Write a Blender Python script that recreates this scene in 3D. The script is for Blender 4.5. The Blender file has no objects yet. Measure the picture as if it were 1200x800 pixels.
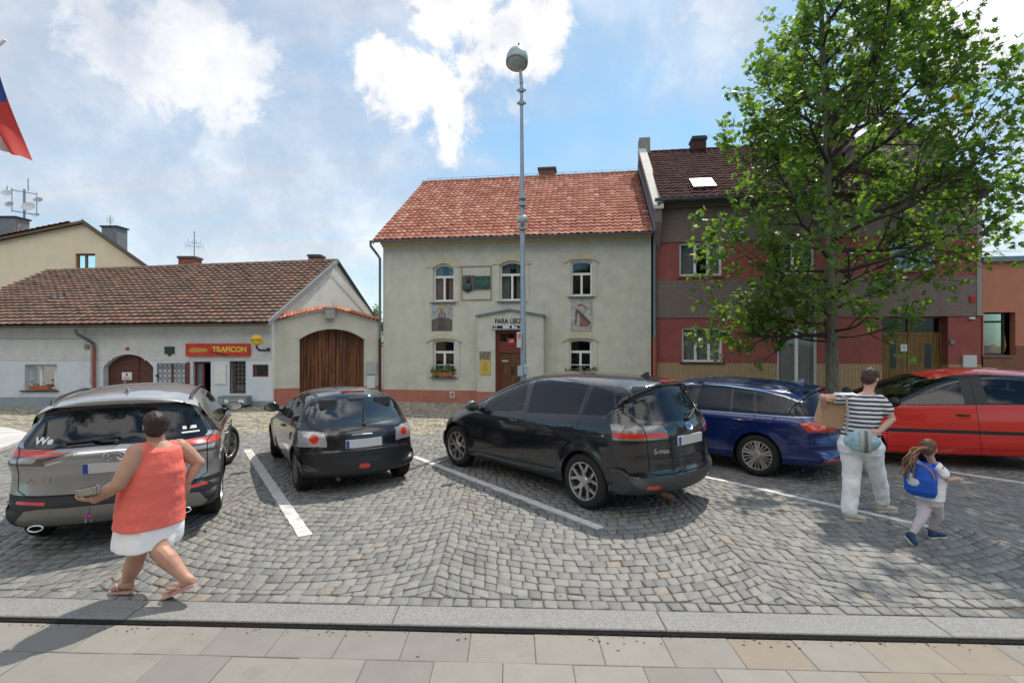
import bpy, bmesh, math, random
import numpy as np
from mathutils import Vector, Matrix, geometry
from mathutils.bvhtree import BVHTree
R = math.radians
rnd = random.Random(7)
scene = bpy.context.scene
COL = scene.collection
# ------------------------------------------------------------------ camera, sky, sun, exposure
CAMH = 2.1
cam_d = bpy.data.cameras.new('camera')
cam = bpy.data.objects.new('camera', cam_d)
COL.objects.link(cam)
cam.location = (0, 0, CAMH)
cam.rotation_euler = (R(90), 0, 0)
cam_d.lens = 18.0; cam_d.sensor_width = 36.0
cam_d.clip_start = 0.05; cam_d.clip_end = 2000
scene.camera = cam
SUN_EL, SUN_AZ = R(59), R(28)
sun_dir = Vector((math.sin(SUN_AZ) * math.cos(SUN_EL), math.cos(SUN_AZ) * math.cos(SUN_EL), math.sin(SUN_EL)))
sd = bpy.data.lights.new('sun', 'SUN')
sd.energy = 2.2; sd.angle = R(0.53); sd.color = (1.0, 0.95, 0.87)
sun = bpy.data.objects.new('sun', sd)
sun.rotation_euler = sun_dir.to_track_quat('Z', 'Y').to_euler()
sun.location = (10, 20, 30)
COL.objects.link(sun)
vs = scene.view_settings
vs.view_transform = 'Standard'; vs.look = 'None'; vs.gamma = 1.0; vs.exposure = 0.92
vs.use_curve_mapping = False
vs.use_white_balance = True; vs.white_balance_temperature = 6950; vs.white_balance_tint = 12
scene.cycles.max_bounces = 6
scene.cycles.transparent_max_bounces = 12
scene.cycles.use_denoising = True

def px_dir(px, py):
    return Vector(((px - 600) / 600.0, 1.0, (400 - py) / 600.0)).normalized()

world = bpy.data.worlds.new("World"); scene.world = world
world.use_nodes = True
def build_sky():
    nt = world.node_tree; N = nt.nodes; L = nt.links
    N.clear()
    out = N.new('ShaderNodeOutputWorld'); bg = N.new('ShaderNodeBackground')
    sky = N.new('ShaderNodeTexSky'); sky.sky_type = 'NISHITA'; sky.sun_disc = False
    sky.sun_elevation = SUN_EL; sky.sun_rotation = SUN_AZ
    sky.air_density = 1.0; sky.dust_density = 0.6; sky.ozone_density = 1.6
    tc = N.new('ShaderNodeTexCoord')
    def math_(op, a, b=None, clamp=False):
        n = N.new('ShaderNodeMath'); n.operation = op; n.use_clamp = clamp
        for i, v in enumerate((a, b)):
            if v is None: continue
            if isinstance(v, (int, float)): n.inputs[i].default_value = v
            else: L.new(v, n.inputs[i])
        return n.outputs[0]
    def noise(scale, detail, rough, vec, dist=0.0):
        n = N.new('ShaderNodeTexNoise'); n.inputs['Scale'].default_value = scale
        n.inputs['Detail'].default_value = detail; n.inputs['Roughness'].default_value = rough
        n.inputs['Distortion'].default_value = dist
        L.new(vec, n.inputs['Vector']); return n.outputs['Fac']
    def maprange(v, a, b, c=0.0, d=1.0, smooth=True):
        n = N.new('ShaderNodeMapRange'); n.clamp = True
        if smooth: n.interpolation_type = 'SMOOTHSTEP'
        L.new(v, n.inputs['Value'])
        for k, x in zip(('From Min', 'From Max', 'To Min', 'To Max'), (a, b, c, d)): n.inputs[k].default_value = x
        return n.outputs['Result']
    sep = N.new('ShaderNodeSeparateXYZ'); L.new(tc.outputs['Generated'], sep.inputs[0])
    zz = math_('ADD', math_('MAXIMUM', sep.outputs['Z'], 0.0), 0.16)
    cmb = N.new('ShaderNodeCombineXYZ')
    L.new(math_('DIVIDE', sep.outputs['X'], zz), cmb.inputs[0]); L.new(math_('DIVIDE', sep.outputs['Y'], zz), cmb.inputs[1])
    plane = cmb.outputs[0]
    # streaky high cloud, drawn out along one direction
    mp = N.new('ShaderNodeMapping'); mp.inputs['Rotation'].default_value = (0, 0, R(28)); mp.inputs['Scale'].default_value = (0.42, 1.25, 1)
    L.new(plane, mp.inputs['Vector'])
    st = noise(1.0, 10, 0.62, mp.outputs[0], 0.7)
    streak = maprange(st, 0.34, 0.70)
    left = maprange(sep.outputs['X'], 0.30, -0.30, 0.22, 1.0)
    low = maprange(sep.outputs['Z'], 0.50, 0.02, 0.0, 0.50)
    front = maprange(sep.outputs['Y'], -0.3, 0.35, 0.15, 1.0)
    veil = math_('MULTIPLY', math_('ADD', left, low, True), front)
    streak = math_('MULTIPLY', math_('ADD', math_('MULTIPLY', streak, 0.80), 0.20), veil)
    n1 = noise(3.4, 12, 0.64, tc.outputs['Generated'], 0.5); n2 = noise(8.5, 12, 0.62, tc.outputs['Generated'], 0.25)
    soft = [(60, 60, .34, .45), (150, 110, .34, .50), (260, 190, .26, .45), (360, 60, .22, .25), (860, 10, .20, .6), (930, 40, .24, .35), (1060, 10, .2, .5),
            (700, -140, .4, .45), (1190, 300, .3, .6), (300, 310, .5, .6), (140, 250, .45, .45), (20, 200, .34, .4), (430, 270, .26, .5), (660, 60, .16, .35), (500, 40, .22, .4)]
    crisp = [(185, 62, .15, .75), (250, 95, .12, .80), (215, 88, .12, .8), (262, 182, .09, .55), (445, 75, .085, .9), (478, 112, .105, 1.0), (520, 150, .075, 1.0), (545, -12, .145, 1.0), (610, 25, .10, 1.0), (560, -70, .22, .9),
             (1160, 0, .16, .9), (1100, -10, .16, .8), (1020, 172, .09, .8), (1080, 160, .07, .7), (860, -20, .13, .7)]
    acc = None
    for lst, nz, amp, lo, hi in ((soft, n1, 2.4, 1.2, 0.0), (crisp, n2, 2.9, 0.95, 0.35)):
        for (px, py, r, a) in lst:
            vm = N.new('ShaderNodeVectorMath'); vm.operation = 'DISTANCE'
            L.new(tc.outputs['Generated'], vm.inputs[0]); vm.inputs[1].default_value = px_dir(px, py)
            q = math_('ADD', math_('MULTIPLY', vm.outputs['Value'], 1.0 / r), math_('MULTIPLY', math_('SUBTRACT', nz, 0.5), amp))
            m = maprange(q, lo, hi, 0.0, a)
            acc = m if acc is None else math_('MAXIMUM', acc, m)
    inv = math_('MULTIPLY', math_('SUBTRACT', 1.0, streak), math_('SUBTRACT', 1.0, acc))
    tot = math_('MINIMUM', math_('SUBTRACT', 1.0, inv), 0.96)
    shade = noise(6.5, 7, 0.6, tc.outputs['Generated'])
    mixc = N.new('ShaderNodeMix'); mixc.data_type = 'RGBA'
    L.new(maprange(math_('ADD', math_('MULTIPLY', shade, 0.85), math_('MULTIPLY', acc, 0.30)), 0.42, 0.86), mixc.inputs['Factor'])
    mixc.inputs['A'].default_value = (2.3, 2.55, 3.0, 1); mixc.inputs['B'].default_value = (4.3, 4.4, 4.55, 1)
    tint = N.new('ShaderNodeMix'); tint.data_type = 'RGBA'; tint.blend_type = 'MULTIPLY'
    tint.inputs['Factor'].default_value = 1.0; tint.inputs['B'].default_value = (0.37, 0.60, 0.635, 1)
    L.new(sky.outputs[0], tint.inputs['A'])
    # unseen bright cloud added behind the camera as fill for the shaded facades
    back = math_('MULTIPLY', math_('MULTIPLY', maprange(sep.outputs['Y'], 0.05, -0.35), maprange(sep.outputs['Z'], 0.28, 0.50)), maprange(noise(2.6, 9, 0.6, tc.outputs['Generated'], 0.4), 0.36, 0.56))
    tot = math_('MAXIMUM', tot, math_('MULTIPLY', back, 0.9))
    mixb = N.new('ShaderNodeMix'); mixb.data_type = 'RGBA'; L.new(back, mixb.inputs['Factor'])
    L.new(mixc.outputs['Result'], mixb.inputs['A']); mixb.inputs['B'].default_value = (8.6, 8.5, 8.3, 1); mixc = mixb
    mix = N.new('ShaderNodeMix'); mix.data_type = 'RGBA'
    L.new(tot, mix.inputs['Factor']); L.new(tint.outputs['Result'], mix.inputs['A']); L.new(mixc.outputs['Result'], mix.inputs['B'])
    L.new(mix.outputs['Result'], bg.inputs['Color']); bg.inputs['Strength'].default_value = 0.145
    L.new(bg.outputs[0], out.inputs[0])
build_sky()

# ------------------------------------------------------------------ materials
MATS = {}
def mat(name, col, rough=0.6, metal=0.0, var=0.0, vscale=4.0, bump=0.0, bscale=40.0, coat=0.0, ior=1.45, col2=None,
        attr=None, dirt=None, spec=0.5, stretch=None, detail=6.0):
    if name in MATS: return MATS[name]
    m = bpy.data.materials.new(name); m.use_nodes = True
    N = m.node_tree.nodes; L = m.node_tree.links; b = N['Principled BSDF']
    b.inputs['Roughness'].default_value = rough; b.inputs['Metallic'].default_value = metal
    b.inputs['IOR'].default_value = ior; b.inputs['Coat Weight'].default_value = coat
    b.inputs['Coat Roughness'].default_value = 0.04
    b.inputs['Specular IOR Level'].default_value = spec
    c = (*col, 1); b.inputs['Base Color'].default_value = c
    tc = N.new('ShaderNodeTexCoord'); vec = tc.outputs['Object']
    if stretch:
        mp = N.new('ShaderNodeMapping'); mp.inputs['Scale'].default_value = stretch; L.new(vec, mp.inputs['Vector']); vec = mp.outputs[0]
    colout = None
    if var > 0 or col2:
        n = N.new('ShaderNodeTexNoise'); n.inputs['Scale'].default_value = vscale; n.inputs['Detail'].default_value = detail
        n.inputs['Roughness'].default_value = 0.62; L.new(vec, n.inputs['Vector'])
        r = N.new('ShaderNodeValToRGB'); L.new(n.outputs['Fac'], r.inputs['Fac'])
        r.color_ramp.elements[0].position = 0.33; r.color_ramp.elements[1].position = 0.68
        r.color_ramp.elements[0].color = tuple(x * (1 - var) for x in col) + (1,)
        e = col2 if col2 else tuple(min(1, x * (1 + var)) for x in col)
        r.color_ramp.elements[1].color = tuple(e) + (1,)
        colout = r.outputs['Color']
    if attr:   # one random value per stone or tile, kept in a colour attribute
        a = N.new('ShaderNodeAttribute'); a.attribute_name = 'rnd'
        r2 = N.new('ShaderNodeValToRGB'); L.new(a.outputs['Fac'], r2.inputs['Fac'])
        els = r2.color_ramp.elements
        while len(els) < len(attr): els.new(0.5)
        for e, (p, cc) in zip(els, attr): e.position = p; e.color = (*cc, 1)
        if colout is None: colout = r2.outputs['Color']
        else:
            mx = N.new('ShaderNodeMix'); mx.data_type = 'RGBA'; mx.blend_type = 'MULTIPLY'; mx.inputs['Factor'].default_value = 1
            L.new(colout, mx.inputs['A']); L.new(r2.outputs['Color'], mx.inputs['B']); colout = mx.outputs['Result']
    if dirt:   # (colour, scale, low, high): patches of weathering with an outline of their own
        n = N.new('ShaderNodeTexNoise'); n.inputs['Scale'].default_value = dirt[1]; n.inputs['Detail'].default_value = 8; n.inputs['Roughness'].default_value = 0.7
        n_v = tc.outputs['Object']
        if len(dirt) > 4:
            mp2 = N.new('ShaderNodeMapping'); mp2.inputs['Scale'].default_value = dirt[4]; L.new(n_v, mp2.inputs['Vector']); n_v = mp2.outputs[0]
        L.new(n_v, n.inputs['Vector'])
        mr = N.new('ShaderNodeMapRange'); L.new(n.outputs['Fac'], mr.inputs['Value']); mr.inputs['From Min'].default_value = dirt[2]; mr.inputs['From Max'].default_value = dirt[3]
        mx = N.new('ShaderNodeMix'); mx.data_type = 'RGBA'; L.new(mr.outputs[0], mx.inputs['Factor'])
        if colout is None: mx.inputs['A'].default_value = c
        else: L.new(colout, mx.inputs['A'])
        mx.inputs['B'].default_value = (*dirt[0], 1); colout = mx.outputs['Result']
    if colout is not None: L.new(colout, b.inputs['Base Color'])
    if bump > 0:
        n = N.new('ShaderNodeTexNoise'); n.inputs['Scale'].default_value = bscale; n.inputs['Detail'].default_value = 5
        L.new(vec, n.inputs['Vector'])
        bp = N.new('ShaderNodeBump'); bp.inputs['Strength'].default_value = bump; bp.inputs['Distance'].default_value = 0.02
        L.new(n.outputs['Fac'], bp.inputs['Height']); L.new(bp.outputs[0], b.inputs['Normal'])
    MATS[name] = m
    return m

def glass_mat(name, tint, refl_ior=1.5, opaque=0.0, body=(0.01, 0.012, 0.014)):
    """thin pane: tinted see-through plus mirror reflection; opaque mixes in a dark film"""
    if name in MATS: return MATS[name]
    m = bpy.data.materials.new(name); m.use_nodes = True
    N = m.node_tree.nodes; L = m.node_tree.links; N.clear()
    out = N.new('ShaderNodeOutputMaterial')
    tr = N.new('ShaderNodeBsdfTransparent'); tr.inputs['Color'].default_value = (*tint, 1)
    df = N.new('ShaderNodeBsdfDiffuse'); df.inputs['Color'].default_value = (*body, 1)
    mx0 = N.new('ShaderNodeMixShader'); mx0.inputs[0].default_value = opaque
    L.new(tr.outputs[0], mx0.inputs[1]); L.new(df.outputs[0], mx0.inputs[2])
    gl = N.new('ShaderNodeBsdfGlossy'); gl.inputs['Roughness'].default_value = 0.02; gl.inputs['Color'].default_value = (0.95, 0.97, 1, 1)
    fr = N.new('ShaderNodeFresnel'); fr.inputs['IOR'].default_value = refl_ior
    tc = N.new('ShaderNodeTexCoord'); n = N.new('ShaderNodeTexNoise'); n.inputs['Scale'].default_value = 1.3
    L.new(tc.outputs['Object'], n.inputs['Vector'])
    bp = N.new('ShaderNodeBump'); bp.inputs['Strength'].default_value = 0.05; bp.inputs['Distance'].default_value = 0.05
    L.new(n.outputs['Fac'], bp.inputs['Height']); L.new(bp.outputs[0], gl.inputs['Normal'])
    mx = N.new('ShaderNodeMixShader')
    L.new(fr.outputs[0], mx.inputs[0]); L.new(mx0.outputs[0], mx.inputs[1]); L.new(gl.outputs[0], mx.inputs[2])
    L.new(mx.outputs[0], out.inputs[0])
    MATS[name] = m
    return m

# ------------------------------------------------------------------ mesh builder
def frame_of(d):
    d = Vector(d).normalized()
    a = Vector((0, 0, 1)) if abs(d.z) < 0.9 else Vector((1, 0, 0))
    u = d.cross(a).normalized(); v = d.cross(u).normalized()
    return u, v
class MB:
    def __init__(self): self.v = []; self.f = []; self.m = []; self.cur = 0
    def add(self, vs_, fs):
        o = len(self.v); self.v += [tuple(p) for p in vs_]
        for f in fs: self.f.append(tuple(i + o for i in f)); self.m.append(self.cur)
        return self
    def box(self, x0, x1, y0, y1, z0, z1):
        vs_ = [(x, y, z) for z in (z0, z1) for y in (y0, y1) for x in (x0, x1)]
        return self.add(vs_, [(0, 2, 3, 1), (4, 5, 7, 6), (0, 1, 5, 4), (1, 3, 7, 5), (3, 2, 6, 7), (2, 0, 4, 6)])
    def tube(self, pts, r, n=10, cap=True):
        pts = [Vector(p) for p in pts]; rs = r if isinstance(r, (list, tuple)) else [r] * len(pts)
        vs_ = []; fs = []
        u = None
        for i, p in enumerate(pts):
            d = (pts[min(i + 1, len(pts) - 1)] - pts[max(i - 1, 0)])
            if d.length < 1e-9: d = Vector((0, 0, 1))
            d.normalize()
            if u is None: u, w = frame_of(d)
            else:
                u = (u - d * u.dot(d))
                if u.length < 1e-6: u, w = frame_of(d)
                u.normalize()
            w = d.cross(u)
            for k in range(n):
                a = 2 * math.pi * k / n
                vs_.append(p + (u * math.cos(a) + w * math.sin(a)) * rs[i])
        for i in range(len(pts) - 1):
            for k in range(n):
                k2 = (k + 1) % n
                fs.append((i * n + k, i * n + k2, (i + 1) * n + k2, (i + 1) * n + k))
        if cap:
            fs.append(tuple(range(n))[::-1]); fs.append(tuple((len(pts) - 1) * n + k for k in range(n)))
        return self.add(vs_, fs)
    def lathe(self, prof, axis='z', c=(0, 0, 0), n=32, closed=False):
        """prof: (radius, along)"""
        vs_ = []; fs = []
        for (r, h) in prof:
            for k in range(n):
                a = 2 * math.pi * k / n; p = (r * math.cos(a), r * math.sin(a), h)
                if axis == 'y': p = (p[0], p[2], p[1])
                elif axis == 'x': p = (p[2], p[0], p[1])
                vs_.append((p[0] + c[0], p[1] + c[1], p[2] + c[2]))
        for i in range(len(prof) - 1 + (1 if closed else 0)):
            i2 = (i + 1) % len(prof)
            for k in range(n):
                k2 = (k + 1) % n
                fs.append((i * n + k, i * n + k2, i2 * n + k2, i2 * n + k))
        return self.add(vs_, fs)
    def sphere(self, c, r, nu=16, nv=10, rot=None):
        if not isinstance(r, (tuple, list)): r = (r, r, r)
        vs_ = []; fs = []
        for j in range(nv + 1):
            th = math.pi * j / nv
            for i in range(nu):
                a = 2 * math.pi * i / nu
                p = Vector((r[0] * math.sin(th) * math.cos(a), r[1] * math.sin(th) * math.sin(a), r[2] * math.cos(th)))
                if rot is not None: p = rot @ p
                vs_.append(p + Vector(c))
        for j in range(nv):
            for i in range(nu):
                i2 = (i + 1) % nu
                fs.append((j * nu + i, (j + 1) * nu + i, (j + 1) * nu + i2, j * nu + i2))
        return self.add(vs_, fs)
    def prism(self, poly, y0, y1, plane='xz', holes=()):
        """polygon with holes in a plane, given thickness along the remaining axis; front face at y0"""
        def P(a, b, d):
            return (a, d, b) if plane == 'xz' else ((a, b, d) if plane == 'xy' else (d, a, b))
        loops = [list(poly)] + [list(h) for h in holes]
        tris = geometry.tessellate_polygon([[Vector((a, b, 0)) for a, b in lp] for lp in loops])
        flat = [p for lp in loops for p in lp]; n = len(flat)
        vs_ = [P(a, b, y0) for a, b in flat] + [P(a, b, y1) for a, b in flat]
        fs = []
        for t in tris:
            fs.append(tuple(t)); fs.append(tuple(i + n for i in reversed(t)))
        o = 0
        for lp in loops:
            k = len(lp)
            for i in range(k): fs.append((o + i, o + (i + 1) % k, n + o + (i + 1) % k, n + o + i))
            o += k
        return self.add(vs_, fs)
    def sheet(self, poly, y, holes=(), reveal=0.0, plane='xz'):
        """flat wall face with holes; the holes get reveals going back by `reveal`"""
        loops = [list(poly)] + [list(h) for h in holes]
        tris = geometry.tessellate_polygon([[Vector((a, b, 0)) for a, b in lp] for lp in loops])
        flat = [p for lp in loops for p in lp]
        self.add([(a, y, b) for a, b in flat], [tuple(t) for t in tris])
        if reveal:
            for h in holes:
                k = len(h)
                self.add([(a, y, b) for a, b in h] + [(a, y + reveal, b) for a, b in h], [(i, (i + 1) % k, k + (i + 1) % k, k + i) for i in range(k)])
        return self
    def build(self, name, mats, parent=None, smooth=False, bevel=0.0, recalc=True, angle=None, loc=None):
        me = bpy.data.meshes.new(name)
        me.from_pydata(self.v, [], self.f)
        if not isinstance(mats, (list, tuple)): mats = [mats]
        for m_ in mats: me.materials.append(m_)
        if len(mats) > 1: me.polygons.foreach_set('material_index', self.m)
        if recalc:
            bm = bmesh.new(); bm.from_mesh(me); bmesh.ops.recalc_face_normals(bm, faces=bm.faces); bm.to_mesh(me); bm.free()
        if smooth or angle:
            me.polygons.foreach_set('use_smooth', [True] * len(me.polygons))
            if angle: me.set_sharp_from_angle(angle=R(angle))
        me.update()
        o = bpy.data.objects.new(name, me); COL.objects.link(o)
        if parent: o.parent = parent
        if loc: o.location = loc
        if bevel:
            b = o.modifiers.new('bevel', 'BEVEL'); b.width = bevel; b.segments = 2; b.limit_method = 'ANGLE'; b.angle_limit = R(40)
        return o
def empty(name, loc=(0, 0, 0), rz=0.0, label=None, cat=None, group=None, parent=None):
    o = bpy.data.objects.new(name, None); COL.objects.link(o)
    o.location = loc; o.rotation_euler = (0, 0, rz); o.empty_display_size = 0.2
    if parent: o.parent = parent
    tag(o, label, cat, group)
    return o
def tag(o, label=None, cat=None, group=None, kind=None):
    if label: o['label'] = label
    if cat: o['category'] = cat
    if group: o['group'] = group
    if kind: o['kind'] = kind
    return o
def copy_tree(o, parent=None, deep=2):
    c = o.copy(); COL.objects.link(c)
    if parent: c.parent = parent
    for ch in list(o.children):
        copy_tree(ch, c)
    return c
def text_mb(s, size, center=True, extrude=0.004, bold=0.0, sx=1.0):
    cu = bpy.data.curves.new('t', 'FONT'); cu.body = s; cu.size = size; cu.extrude = extrude; cu.offset = bold
    cu.align_x = 'CENTER' if center else 'LEFT'; cu.align_y = 'CENTER'; cu.resolution_u = 3
    o = bpy.data.objects.new('t', cu); COL.objects.link(o)
    dg = bpy.context.evaluated_depsgraph_get(); dg.update()
    me = o.evaluated_get(dg).to_mesh()
    vs_ = [(v.co.x * sx, v.co.y, v.co.z) for v in me.vertices]; fs = [tuple(p.vertices) for p in me.polygons]
    o.evaluated_get(dg).to_mesh_clear()
    bpy.data.objects.remove(o); bpy.data.curves.remove(cu)
    return vs_, fs
def text_obj(s, size, m, name, parent, pos, bold=0.0, sx=1.0, rot=None, center=True, extrude=0.003):
    """text standing upright in the local xz plane, read from -y"""
    vs_, fs = text_mb(s, size, center, extrude, bold, sx)
    M = (rot if rot is not None else Matrix.Rotation(R(90), 4, 'X'))
    mb = MB(); mb.add([M @ Vector(p) + Vector(pos) for p in vs_], fs)
    return mb.build(name, m, parent, recalc=False)
def W(px, py, Y):
    """point seen at that place of the photograph at depth Y"""
    return Vector(((px - 600) / 600 * Y, Y, CAMH + (400 - py) / 600 * Y))
class Facade:
    def __init__(self, x0, y0, x1, y1):
        self.o = Vector((x0, y0)); t = Vector((x1 - x0, y1 - y0)); self.len = t.length; t.normalize(); self.t = t
        self.n = Vector((-t.y, t.x)); self.rz = math.atan2(t.y, t.x)
    def uv(self, px, py, d=0.0):
        a = (px - 600) / 600.0; o = self.o + self.n * d
        u = (a * o.y - o.x) / (self.t.x - a * self.t.y)
        Y = o.y + self.t.y * u
        return u, CAMH + (400 - py) / 600.0 * Y
    def u(self, px, d=0.0): return self.uv(px, 0, d)[0]
    def loc(self): return (self.o.x, self.o.y, 0)
def arch_poly(u0, u1, h0, h1, rise, n=10):
    pts = [(u0, h0), (u1, h0), (u1, h1 - rise)]
    if rise > 0:
        w = (u1 - u0) / 2; rad = (w * w + rise * rise) / (2 * rise); cx = (u0 + u1) / 2; cz = h1 - rad
        a0 = math.asin(min(1, w / rad))
        if rise > w: a0 = math.pi - a0
        for i in range(1, n): 
            a = a0 - 2 * a0 * i / n
            pts.append((cx + rad * math.sin(a), cz + rad * math.cos(a)))
    pts.append((u0, h1 - rise))
    return pts
# ------------------------------------------------------------------ colours of the place
M_base = mat('joint_sand', (0.115, 0.092, 0.072), 0.95, var=0.3, vscale=30)
M_stone = mat('granite_sett', (1, 1, 1), 0.62, var=0.22, vscale=34, bump=0.35, bscale=90, spec=0.45,
              attr=[(0.0, (0.178, 0.182, 0.178)), (0.3, (0.228, 0.23, 0.222)), (0.75, (0.270, 0.269, 0.256)), (0.965, (0.28, 0.27, 0.25)), (0.985, (0.29, 0.255, 0.22)), (1.0, (0.30, 0.255, 0.21))],
              dirt=((0.13, 0.12, 0.10), 1.4, 0.55, 0.8))
M_light_stone = mat('pale_sett', (1, 1, 1), 0.8, var=0.2, vscale=12, bump=0.3, bscale=50,
                    attr=[(0.0, (0.20, 0.18, 0.14)), (0.4, (0.34, 0.31, 0.245)), (0.8, (0.43, 0.385, 0.29)), (1.0, (0.50, 0.45, 0.34))])
M_kerb = mat('kerb_granite', (0.235, 0.235, 0.23), 0.75, var=0.3, vscale=55, bump=0.3, bscale=120, dirt=((0.17, 0.165, 0.15), 1.6, 0.55, 0.8))
M_slab = mat('pavement_slab', (1, 1, 1), 0.72, var=0.10, vscale=5, bump=0.15, bscale=140,
             attr=[(0.0, (0.215, 0.203, 0.186)), (0.5, (0.248, 0.235, 0.213)), (0.85, (0.268, 0.254, 0.228)), (0.9, (0.255, 0.222, 0.18)), (1.0, (0.245, 0.208, 0.165))],
             dirt=((0.17, 0.155, 0.13), 2.6, 0.55, 0.85))
M_paint = mat('road_paint', (0.62, 0.61, 0.58), 0.7, var=0.18, vscale=14, dirt=((0.24, 0.24, 0.235), 7.0, 0.52, 0.75))

def stones_mesh(name, cells, m, joint=0.0045, detail=True, dome=0.0022, kind_label=None):
    """cells: (k,4,2) corner points counter-clockwise, gap 4 mm wide around; one mesh of separate setts"""
    rs = np.random.RandomState(3)
    C = np.array(cells, dtype=np.float64); n = len(C)
    ctr = C.mean(axis=1, keepdims=True)
    C = C + rs.normal(0, 0.0058, C.shape)
    d = C - ctr; ln = np.linalg.norm(d, axis=2, keepdims=True)
    C = ctr + d * np.maximum(0.02, (ln - joint * 1.3)) / ln
    if detail:
        # chamfered corners: 8 points round
        P = np.empty((n, 8, 2))
        f = rs.uniform(0.03, 0.13, (n, 4, 1))
        for k in range(4):
            nx, pv = (k + 1) % 4, (k - 1) % 4
            P[:, 2 * k] = C[:, k] + (C[:, pv] - C[:, k]) * f[:, k]
            P[:, 2 * k + 1] = C[:, k] + (C[:, nx] - C[:, k]) * f[:, k]
        K = 8
    else:
        P = C; K = 4
    hgt = rs.normal(0, 0.0022, (n, 1)); tilt = rs.normal(0, 0.016, (n, 1, 2))
    def ring(P2, z): 
        zz = z + hgt + ((P2 - ctr) * tilt).sum(axis=2)
        return np.concatenate([P2, zz[:, :, None]], axis=2)
    low = ring(P, -0.030); mid = ring(ctr + (P - ctr) * 0.99, -0.0035); top = ring(ctr + (P - ctr) * 0.94, 0.0)
    rings = [low, mid, top] if detail else [low, top * 1.0]
    if not detail: rings = [low, ring(ctr + (P - ctr) * 0.93, 0.0)]
    V = np.concatenate(rings, axis=1); nr = len(rings)
    if detail:
        cen = np.concatenate([ctr[:, 0], (hgt + dome)], axis=1)[:, None, :]; V = np.concatenate([V, cen], axis=1)
    nv = V.shape[1]
    fc = []
    for r_ in range(nr - 1):
        for k in range(K): fc.append((r_ * K + k, r_ * K + (k + 1) % K, (r_ + 1) * K + (k + 1) % K, (r_ + 1) * K + k))
    quads = np.array(fc)
    off = (np.arange(n) * nv)[:, None, None]
    loops = [(quads[None] + off).reshape(-1)]; sizes = [np.full(n * len(fc), 4)]
    if detail:
        t = np.array([((nr - 1) * K + k, (nr - 1) * K + (k + 1) % K, nr * K) for k in range(K)])
        loops.append((t[None] + off).reshape(-1)); sizes.append(np.full(n * K, 3))
    else:
        t = np.array([[(nr - 1) * K + k for k in range(K)]])
        loops.append((t[None] + off).reshape(-1)); sizes.append(np.full(n, 4))
    loops = np.concatenate(loops); sizes = np.concatenate(sizes)
    me = bpy.data.meshes.new(name)
    me.vertices.add(n * nv); me.vertices.foreach_set('co', V.reshape(-1))
    me.loops.add(len(loops)); me.loops.foreach_set('vertex_index', loops)
    me.polygons.add(len(sizes)); st = np.concatenate([[0], np.cumsum(sizes)[:-1]])
    me.polygons.foreach_set('loop_start', st); me.polygons.foreach_set('loop_total', sizes)
    me.update(calc_edges=True); me.validate()
    a = me.color_attributes.new('rnd', 'FLOAT_COLOR', 'POINT')
    rv = rs.uniform(0, 1, n); col = np.repeat(rv, nv); a.data.foreach_set('color', np.stack([col, col, col, np.ones_like(col)], axis=1).reshape(-1))
    me.polygons.foreach_set('use_smooth', np.ones(len(sizes), dtype=bool)) if detail else None
    me.materials.append(m)
    o = bpy.data.objects.new(name, me); COL.objects.link(o)
    return o

def kerb_y(x): return 3.765 - 0.039 * x      # camera-side edge of the kerb
KW = 0.27                                      # kerb width
g = MB(); g.add([(-400, -400, -0.075), (400, -400, -0.075), (400, 600, -0.075), (-400, 600, -0.075)], [(0, 1, 2, 3)])
tag(g.build('ground', M_base), kind='structure')
g = MB(); x0, x1 = -40, 40
g.add([(x0, kerb_y(x0) + 0.02, -0.011), (x1, kerb_y(x1) + 0.02, -0.011), (x1, 60, -0.011), (x0, 60, -0.011), (x0, kerb_y(x0) + 0.02, -0.08), (x1, kerb_y(x1) + 0.02, -0.08)], [(0, 1, 2, 3), (4, 5, 1, 0)])
tag(g.build('square_bedding', M_base), kind='structure')

def cobbles():
    cells = []
    rr = random.Random(11)
    ca, sa = math.cos(-0.039), math.sin(-0.039)
    def T(x, y): return (x, y - 0.039 * x)
    y_row = 3.765 + KW + 0.012
    # one straight row along the kerb
    x = -16.0
    while x < 15.0:
        w = rr.uniform(0.10, 0.15)
        cells.append([T(x, y_row), T(x + w, y_row), T(x + w, y_row + 0.125), T(x, y_row + 0.125)]); x += w
    y_base = y_row + 0.13
    Wc = 2.9; PH = R(34); Rad = Wc / (2 * math.sin(PH)); s = 0.135
    YEND = 11.45
    k0 = -9
    for k in range(k0, 9):
        xc = k * Wc + 0.77
        vo = rr.uniform(0, s)
        if xc - Wc / 2 > 14 or xc + Wc / 2 < -15: continue
        for i in range(int((YEND + 4.6) / s)):
            v = -1.2 + i * s + vo
            # arcs open away from the camera (the bowl shape seen in the photo)
            phis = [-PH]
            while phis[-1] < PH:
                phis.append(phis[-1] + rr.uniform(0.105, 0.150) / Rad)
            sc_ = 2 * PH / (phis[-1] - phis[0])
            phis = [-PH + (p + PH) * sc_ for p in phis]
            def pt(ph, vv): return (xc + Rad * math.sin(ph), vv + Rad * (1 - math.cos(ph)) )
            for a, b in zip(phis[:-1], phis[1:]):
                q = [pt(a, v), pt(b, v), pt(b, v + s), pt(a, v + s)]
                my = min(p[1] for p in q); My = max(p[1] for p in q)
                if My < y_base + 0.05 or my > YEND: continue
                cx_ = (q[0][0] + q[2][0]) / 2; cy_ = (my + My) / 2
                if abs(cx_) > cy_ * 1.12 + 3.0: continue
                q = [(p[0], max(p[1], y_base)) for p in q]
                if My - y_base < 0.05: continue
                cells.append([T(*p) for p in q])
    return stones_mesh('cobblestone_paving', cells, M_stone)
tag(cobbles(), kind='structure')
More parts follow.
